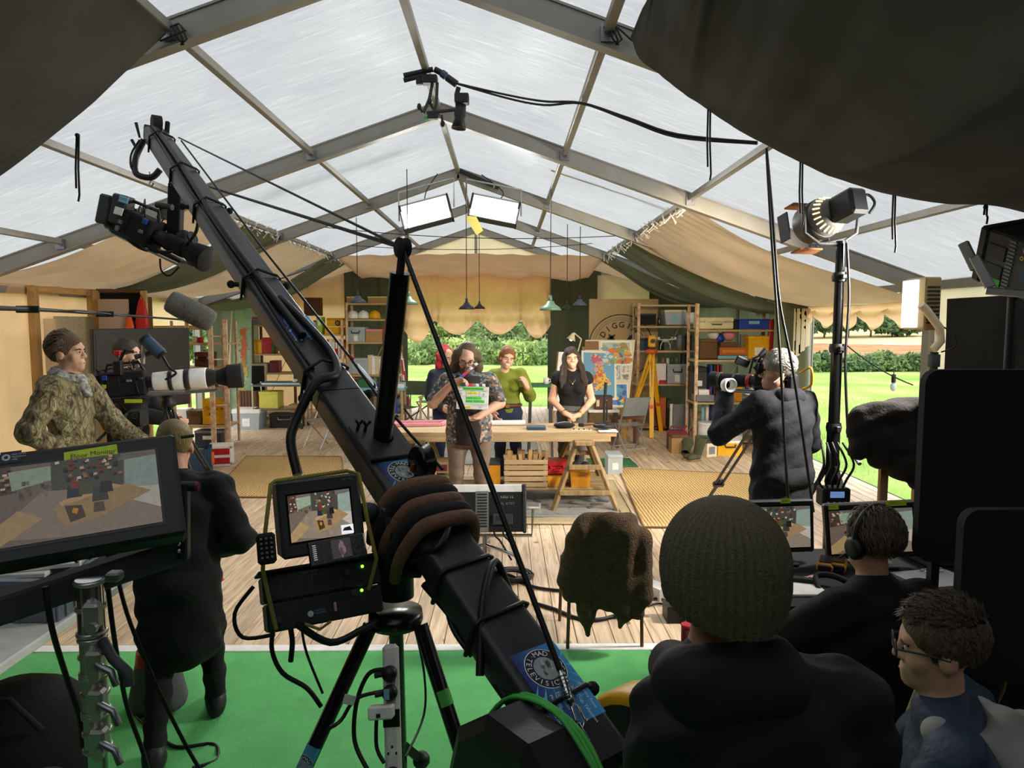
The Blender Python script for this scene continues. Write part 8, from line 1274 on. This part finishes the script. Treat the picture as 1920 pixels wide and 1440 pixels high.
# ties from the black drapes
for i, (px, y0, y1, d, l) in enumerate(((144, 252, 378, 4.2, 'tie hanging from the left black drape'), (1328, 196, 338, 4.15, 'doubled tie hanging nearest the ridge on the right black drape'), (1501, 296, 425, 4.15, 'tie hanging left of the spotlight'), (1675, 360, 474, 4.15, 'doubled tie hanging right of the spotlight'), (1847, 386, 420, 4.1, 'short tie hanging at the far right'))):
    g = G(); g.tube([at(px, y0, d), at(px - 2, (y0 + y1) / 2, d), at(px - 1, y1 - 25, d)], .006, 5); g.tube([at(px + 4, y0, d), at(px + 3, (y0 + y1) / 2, d), at(px + 5, y1 - 12, d), at(px + 3, y1, d)], .006, 5); g.ell(at(px + 1, y0 + 2, d), .014, 8); g.mk('drape_tie', 'black', None, None, 'black ' + l, 'tie')
for l, (px, py, d) in (('black cord lashing the left drape to the roof bracket', (335, 62, 4.22)), ('black cord lashing the right drape to the roof purlin', (1150, 62, 4.22))): g = G(); [g.tube([at(px - 12 + 8 * k, py - 14, d), at(px + 8 * k, py + 12, d - .02), at(px + 10 - 3 * k, py + 22, d)], .006, 5) for k in range(3)]; g.tube([at(px - 18, py - 10, d), at(px, py - 18, d), at(px + 14, py - 5, d), at(px + (-35 if px < 900 else 36), py + 15, d)], .006, 5); g.mk('lashing_cord', 'black', None, None, l, 'cord')
# spotlight on the tall stand
fs = T('fresnel_spotlight', 'round spotlight with glowing warm vents on the tall black stand', 'spotlight', (0, 0, 0)); c_ = at(1556, 402, 4.7); ax = V((-.3, .92, -.25)).normalized(); F = frame(c_, ax.cross(V((0, 0, 1))), ax) @ Matrix.Rotation(-PI / 2, 4, 'X')
G().lathe([(.001, -.05), (.09, -.05), (.1, -.02), (.125, .02), (.13, .05), (.13, .2), (.12, .22)], 26, F).mk('housing', mat('lamp_grey', '6d6a64', .45, .3), fs); G().lathe([(.127, .06), (.135, .06), (.135, .11), (.127, .11)], 26, F).mk('band', 'black', fs); G().lathe([(.001, .2), (.115, .2)], 20, F).mk('lens', 'led_warm', fs)
for k in range(22): a_ = 2 * PI * k / 22; G().box((0, 0, 0), (.02, .008, .045), 0, F @ rot(rz=a_, loc=(.108 * math.cos(a_), .108 * math.sin(a_), .0)) @ Matrix.Rotation(.55, 4, 'Y')).mk('vent', 'led_warm', fs)
G().box((.02, .0, -.14), (.14, .17, .2), .02, F).mk('lamp_house', 'black', fs)
for k in range(4): a_ = PI / 2 * k; G().box((0, .16, .25), (.19, .012, .1), .003, F @ rot(rz=a_)).mk('barn_door', 'dark_grey' if k % 2 else 'rust', fs)
G().tube([c_ + V((-.17, 0, .05)), c_ + V((-.16, 0, -.12)), c_ + V((-.06, 0, -.19)), c_ + V((.08, 0, -.19)), c_ + V((.18, 0, -.12)), c_ + V((.19, 0, .06))], .012, 8).mk('yoke', 'dark_grey', fs); TB([at(1605, 385, 4.6), at(1625, 365, 4.6), at(1640, 380, 4.6), at(1630, 400, 4.6)], .009, 'power_lead', 'cable', fs)
lamp('spot_light', 'SPOT', c_ + ax * .28, (1.6, 12.4, 1.1), 520, .1, (1, .82, .58), spot=62)
sd_ = T('lamp_stand', 'tall black lamp stand carrying the round spotlight', 'stand', (0, 0, 0)); tp_ = at(1577, 452, 4.7); bs0 = V((tp_.x, 4.7, 0)); G().cyl(tp_, bs0 + V((0, 0, 1.15)), .03, n=16).cyl(bs0 + V((0, 0, 1.75)), bs0 + V((0, 0, 1.2)), .036, n=16).cyl(bs0 + V((0, 0, 1.25)), bs0 + V((0, 0, .2)), .042, n=16).mk('column', 'gloss_black', sd_)
for z in (2.25, 1.78, 1.25): G().lathe([(.045, -.03), (.05, 0), (.045, .03)], 16, rot(loc=bs0 + V((0, 0, z)))).box((0, -.05, 0), (.03, .05, .03), .004, rot(loc=bs0 + V((0, 0, z)))).mk('collar', 'black', sd_)
for k in range(3): a_ = .8 + 2.1 * k; G().bar(bs0 + V((0, 0, 1.05)), bs0 + V((.5 * math.cos(a_), .5 * math.sin(a_), .02)), .03, .025).bar(bs0 + V((0, 0, .35)), bs0 + V((.3 * math.cos(a_), .3 * math.sin(a_), .4)), .02, .02).mk('leg', 'black', sd_)
G().tube([at(1592, 810, 4.6), at(1598, 850, 4.6), at(1612, 870, 4.5)], .014, 7).mk('crank', 'mid_grey', sd_); TB([at(1588, 455, 4.65), at(1592, 560, 4.65), at(1585, 680, 4.65), at(1590, 820, 4.65)], .009, 'cable', 'cable', sd_)
# upright LED lamp and the large panel at right
vl = T('upright_led_lamp', 'slim upright LED lamp with white yoke beside the white tent post', 'light', (0, 0, 0)); a, b = at(1706, 612, 5.9), at(1720, 528, 5.9); G().box(((a.x + b.x) / 2 - .03, 5.9, (a.z + b.z) / 2), (.03, .2, b.z - a.z + .02), .004).mk('diffuser', 'led_face', vl); G().box((b.x + .05, 5.9, (a.z + b.z) / 2), (.13, .3, b.z - a.z + .06), .01).mk('housing', mat('lamp_gold', 'a8915e', .4, .4), vl)
for k in range(10): G().box((b.x + .05, 5.745, a.z + .03 + .032 * k), (.1, .012, .014)).mk('fin', 'black', vl)
G().tube([at(1727, 572, 5.7), at(1736, 580, 5.7), at(1762, 615, 5.7), at(1764, 640, 5.7), at(1750, 655, 5.7)], .032, 10).mk('yoke', 'cream', vl); TB([at(1765, 610, 5.7), at(1790, 630, 5.7), at(1790, 650, 5.7), at(1765, 660, 5.7)], .006, 'cable', 'cable', vl); p = at(1752, 660, 5.75); G().cyl(p, V((p.x, p.y, .05)), .03).lathe([(.045, 0), (.045, .1), (.03, .1)], 14, rot(loc=p - V((0, 0, .12)))).mk('stand_column', 'dark_grey', vl)
for k in range(3): G().bar((p.x, p.y, .5), (p.x + .4 * math.cos(2.1 * k), p.y + .4 * math.sin(2.1 * k), .02), .03, .02).mk('leg', 'black', vl)
lamp('upright_led_light', 'AREA', (a.x - .08, 5.9, (a.z + b.z) / 2), (-3, 9, .8), 60, .3, (1, .93, .82), .4)
sp = T('soft_light_panel', 'large black soft-light panel with white yoke at the upper right', 'light', (0, 0, 0)); M, w, h = quadM(at(1838, 428, 4.0), at(1960, 470, 3.6), at(1850, 530, 4.0)); G().box((0, 0, -.12), (w, h, .24), .012, M).mk('housing', 'dark_grey', sp); G().box((-w * .55, 0, -.14), (w * .16, h * 1.05, .3), .015, M).mk('front_frame', 'black', sp)
for k in range(14): G().box((-w * .08, -h * .42 + h * .065 * k, .002), (w * .1, h * .035, .008), 0, M).mk('fin', 'mid_grey', sp)
for k in range(2): G().box((-w * .3, h * (.15 - .35 * k), .002), (w * .28, h * .26, .008), .003, M).mk('cover', 'black', sp)
G().box((-w * .28, -h * .38, .004), (w * .24, h * .12, .003), 0, M).mk('tape_label', 'tape_green', sp); G().box((w * .25, -h * .05, .004), (w * .3, h * .3, .003), 0, M).mk('display', 'slate_blue', sp); g = G(); g.text('Vortex8', .035, M @ Matrix.Translation((w * .06, h * .3, .003)), 'd8d8d4'); scrib(g, w * .14, h * .17, .07, .014, M @ Matrix.Translation((0, 0, .003)), 'd8d8d4'); annulus(g, .006, .012, M @ Matrix.Translation((w * .08, h * .2, .003)), 'd8b838', 12); g.mk('lettering', 'print', sp)
G().bar(at(1806, 455, 3.8), at(1830, 505, 3.75), .03, .05, .004).bar(at(1826, 480, 3.75), at(1858, 540, 3.7), .04, .05, .006).bar(at(1850, 545, 3.7), at(1930, 552, 3.55), .05, .04, .006).mk('yoke', 'alu', sp); p = at(1900, 552, 3.62); G().cyl(p, V((p.x, p.y, .0)), .025).mk('stand_column', 'black', sp)
lamp('soft_panel_light', 'AREA', M @ V((-w * .8, -.05, -.14)), (-1.2, 6.5, -.6), 110, .35, (1, .95, .88), .45)
# dark jacket slung on a stand
jk = T('slung_jacket', 'dark jacket and cloths slung over a wooden easel at the right', 'jacket', (0, 0, 0)); q_ = lambda x, y, d=4.0: tuple(at(x, y, d)); grow('cloth', [('c', q_(1612, 775), q_(1720, 765), .05, .07), ('c', q_(1605, 790), q_(1610, 850), .05, .05), ('c', q_(1640, 780), q_(1648, 860), .07, .06), ('c', q_(1680, 780), q_(1690, 880), .08, .07), ('c', q_(1725, 780), q_(1722, 900), .07, .06), ('c', q_(1620, 800), q_(1700, 840), .07, .08)], mat('jacket_cloth', '2f2925', .9, bump=.3), jk, .012, 0, .04, (), .008)
for px in (1658, 1722): p = at(px, 850, 4.08); G().bar(p, V((p.x, p.y, 0)), .045, .03).mk('easel_leg', 'wood_z', jk)
rec = T('sound_recorder', 'small black recorder with lit screen at the foot of the lamp stand', 'recorder', (0, 0, 0)); p = at(1562, 930, 4.0); G().box(p, (.16, .1, .11), .01).mk('body', 'black', rec); G().box(p + V((0, -.052, .02)), (.08, .004, .035)).mk('screen', mat('lcd_blue', '6f8fc0', emit=.7), rec)
for k in range(4): G().ell(p + V((-.05 + .033 * k, -.053, -.03)), .009, 8).mk('button', 'paper', rec)
G().bar(p - V((0, 0, .06)), V((p.x, p.y, 0)), .05, .05).mk('post', 'black', rec)
for k in range(5): TB([at(1540 + 10 * k, 830, 4.1), at(1545 + 14 * k, 870, 4.0), at(1535 + 13 * k, 900, 3.98), at(1548 + 7 * k, 922, 3.98)], .007, 'cable', 'cable', rec)
# operator's camera
c3, F = cine('camera with a big black zoom lens held by the operator in the dark jacket', at(1478, 718, 4.75), at(1352, 712, 5.1), [(.04, .04, .04, 'black'), (.03, .046, .046, 'red'), (.08, .043, .045, 'matte_black'), (.02, .05, .05, 'dark_grey'), (.1, .046, .05, 'rubber'), (.02, .055, .055, 'dark_grey'), (.06, .052, .06, 'rubber')], (.12, .22, .13)); G().lathe([(.03, -.03), (.045, -.03), (.05, .03), (.04, .03), (.03, -.02)], 20, frame(at(1366, 722, 4.85), (1, .3, 0), (0, 0, 1))).mk('white_ring', 'white', c3); G().tube([at(1440, 690, 4.8), at(1430, 665, 4.85), at(1420, 680, 4.85)], .01, 6).mk('arm', 'black', c3); G().box((0, 0, 0), (.1, .02, .06), .008, rot(.2, .4, 0, at(1392, 678, 4.85))).mk('flip_screen', 'black', c3); G().cyl(at(1418, 692, 4.8), at(1455, 688, 4.72), .028).cyl(at(1440, 690, 4.78), at(1447, 689, 4.76), .031).mk('eyepiece', 'matte_black', c3); G().cyl(at(1446, 689, 4.75), at(1450, 689, 4.74), .032).mk('eyepiece_ring', 'red', c3); G().tube([at(1405, 700, 4.85), at(1412, 672, 4.85), at(1432, 664, 4.8), at(1450, 676, 4.8)], .008, 6).mk('arm', 'dark_grey', c3); G().cyl(at(1425, 668, 4.8), at(1436, 655, 4.8), .018).mk('eyecup', 'black', c3); G().box(at(1425, 742, 4.8), (.2, .12, .03), .004).mk('base_plate', 'alu', c3); TB([at(1500, 700, 4.6), at(1520, 690, 4.5), at(1522, 720, 4.5), at(1505, 730, 4.55)], .008, 'camera_cable', 'yellow', c3)
tripod('black tripod under the operator\u2019s camera'.replace('\u2019', "'"), at(1428, 775, 4.85), (fl(1300, 985), fl(1480, 1010), fl(1505, 940)), cup='rubber')
# festoon bulb outside
G().tube(hang(at(1585, 645, 9), at(1712, 722, 8.2), .05), .008, 5).mk('festoon_wire', 'cable', None, None, 'dark wire of the outdoor festoon light', 'wire'); t = T('festoon_bulb', 'white bulb hanging on the outdoor wire beside the tent post', 'bulb', at(1675, 722, 8.45)); G().cyl((0, 0, .03), (0, 0, .13), .025).mk('socket', 'black', t); G().ell((0, 0, -.02), (.035, .035, .055), 12).mk('glass', 'frosted', t); G().cyl((0, 0, .13), (0, 0, .2), .006).mk('cord', 'cable', t)
# ---- monitor table on the right
mt = T('monitor_table', 'long table under a black cloth holding the monitors', 'table', (0, 0, 0)); G().box((1.95, 3.3, .725), (1.9, .75, .04), .006).mk('table_top', 'matte_black', mt); g = G(); g.sheet(60, 8, lambda u, v: (1.0 + 1.9 * u, 2.915 - .015 * math.sin(u * 40) * v - .02 * v, .748 - .7 * v)); g.sheet(60, 2, lambda u, v: (1.0 + 1.9 * u, 2.915 + .77 * v, .748)); g.mk('cloth', 'matte_black', mt)
for x in (1.1, 2.8):
    for y in (3.0, 3.6): G().cyl((x, y, 0), (x, y, .71), .016).mk('leg', 'steel', mt)
def deskmon(lbl, tl, tr, bl, scr_t, tape):
    M, w, h = quadM(tl, tr, bl); t = monitor('desk_monitor', lbl, M, w, h, .05, (-w * .46 + .0, -h * .4, w * .44, h * .38), 'black', 'monitor', scr_t, False, tape); c_ = M @ V((0, -h / 2, -.03)); G().box((c_.x, c_.y, (c_.z + .75) / 2), (.05, .04, max(.02, c_.z - .745)), .004).box((c_.x, c_.y, .757), (.2, .15, .014), .004).mk('stand', 'black', t)
deskmon('left desk monitor showing the set, beside the ribbed hat', at(1385, 940, 3.45), at(1527, 936, 3.5), at(1385, 1040, 3.42), 1.1, ((.02, .115, .055, 'WIDE'),)); deskmon('right desk monitor behind the headphones', at(1548, 946, 3.45), at(1722, 938, 3.4), at(1550, 1050, 3.42), 1.0, ((-.2, .11, .05, 'A CAM'), (.07, .115, .1, 'JIB CAM')))
def tp(px, py): return fl(px, py, .752)
HB('white script pages with printed lines on the black cloth', 1478, 1100, 1556, 1104, 3.02, .22, 'paper', None, 'script_pages', 'paper', z=.75); G().box((0, 0, .012), (.14, .05, .024), .008, rot(rz=-.35, loc=tp(1500, 1092))).mk('remote_control', 'matte_black', None, None, 'black remote handset lying on the script pages', 'remote'); TB([tp(1535, 1105), tp(1530, 1092) + V((0, 0, .03)), tp(1560, 1095) + V((0, 0, .04)), tp(1600, 1105) + V((0, 0, .02))], .014, 'talkback_stick', 'matte_black', None, 'black bendy talkback microphone on the table', 'microphone')
G().box((0, 0, .004), (.05, .03, .003), 0, rot(rz=.5, loc=tp(1526, 1082))).mk('sticky_note', 'pink', None, None, 'pink sticky note at the edge of the script pages', 'note')
for k, px in enumerate((1548, 1572)):
    t = T('radio_pack', ['left orange and black radio pack on the table', 'right orange and black radio pack on the table'][k], 'radio', tp(px, 1066), -.5, 'orange radio packs'); G().box((0, 0, .022), (.075, .16, .04), .012).mk('casing', 'amber', t); G().box((0, .01, .044), (.055, .11, .008), .003).mk('panel', 'black', t); G().box((0, -.075, .024), (.06, .02, .03), .004).mk('connector', 'black', t)
t = T('laptop', 'closed grey laptop on the table behind the headphones', 'laptop', tp(1750, 1092), .2); G().box((0, 0, .01), (.3, .22, .018), .005).mk('case', 'mid_grey', t); G().box((0, 0, .021), (.29, .21, .003)).mk('lid', 'steel', t)
for k in range(2): G().cyl(tp(1725 + 8 * k, 1080 + 3 * k) + V((0, 0, .03)), tp(1765 + 4 * k, 1077 + 4 * k) + V((0, 0, .03)), .004, n=6).mk('pen', ['lightblue', 'paper'][k], None, None, ['blue pen lying on the grey laptop', 'white pen lying on the grey laptop'][k], 'pen')
t = T('video_switcher', 'small switcher box with tangled wires on the table at the right', 'switcher', tp(1765, 1050), .1); G().box((0, 0, .04), (.3, .2, .08), .006).mk('body', 'dark_grey', t); [TB([V((R.uniform(-.15, .15), -.1, .07)), V((R.uniform(-.15, .15), -.14, .12)), V((R.uniform(-.15, .15), -.05, .13)), V((R.uniform(-.1, .1), .05, .09))], .005, 'wire', R.choice(['cable', 'mid_grey']), t) for _ in range(7)]
# chairs of the seated crew and the black boards
def wchair(lbl, x, y, rz):
    t = T('conference_chair', lbl, 'chair', (x, y, 0), rz); mat('chair_blue', '182340', .9)
    for s in (-.22, .22): G().tube([(s, -.2, 0), (s, -.19, .45), (s, -.27, .7), (s * .9, -.31, .88)], .017, 8).tube([(s, .22, 0), (s, .2, .44)], .017, 8).mk('leg', 'wood_z', t)
    G().tube([(-.198, -.31, .88), (-.1, -.33, .91), (.1, -.33, .91), (.198, -.31, .88)], .018, 8).mk('top_rail', 'wood_light', t); G().box((0, .0, .45), (.43, .44, .06), .025).mk('seat', 'chair_blue', t); G().box((0, -.28, .7), (.37, .04, .34), .015, None).mk('backrest', 'chair_blue', t)
wchair('blue-backed wooden chair under the person with headphones', t_[0], t_[1] + .02, .4); wchair('wooden-framed chair under the person with glasses', gp.x + .1, 1.78, .75)
def board(lbl, x0, y0, x1, y1, d, rz):
    a, b = at(x0, y1, d), at(x1, y0, d); w, h = b.x - a.x, b.z - a.z; t = T('screen_board', lbl, 'screen', ((a.x + b.x) / 2, d, 0), rz); G().prism(rrect(w, h, .05, 5), .035, frame((0, 0, a.z + h / 2), (1, 0, 0), (0, 0, 1))).mk('panel', 'matte_black', t)
    for s in (-1, 1): G().bar((s * w * .3, .03, a.z + h * .5), (s * w * .3, .03, 0), .03, .03).box((s * w * .3, .03, .015), (.04, .4, .03), .004).mk('support', 'black', t)
board('black rounded screen board at the right, the farther and higher one', 1708, 692, 1990, 1048, 2.5, 0); board('black rounded screen board at the right, the nearer and lower one', 1778, 950, 2060, 1268, 2.15, 0)
# set every Empty that still sits at the origin at the base of its own thing
bpy.context.view_layer.update()
for o in [o for o in C.objects if o.type == 'EMPTY' and not o.parent and o.location.length < 1e-6 and o.children and o.get('kind') != 'structure']:
    P_ = [c.matrix_local @ V(v) for c in o.children if c.type == 'MESH' for v in c.bound_box]
    if P_:
        lo = V([min(p[i] for p in P_) for i in range(3)]); hi = V([max(p[i] for p in P_) for i in range(3)]); o.location = ((lo.x + hi.x) / 2, (lo.y + hi.y) / 2, lo.z)
        for c in o.children: c.location = c.location - o.location
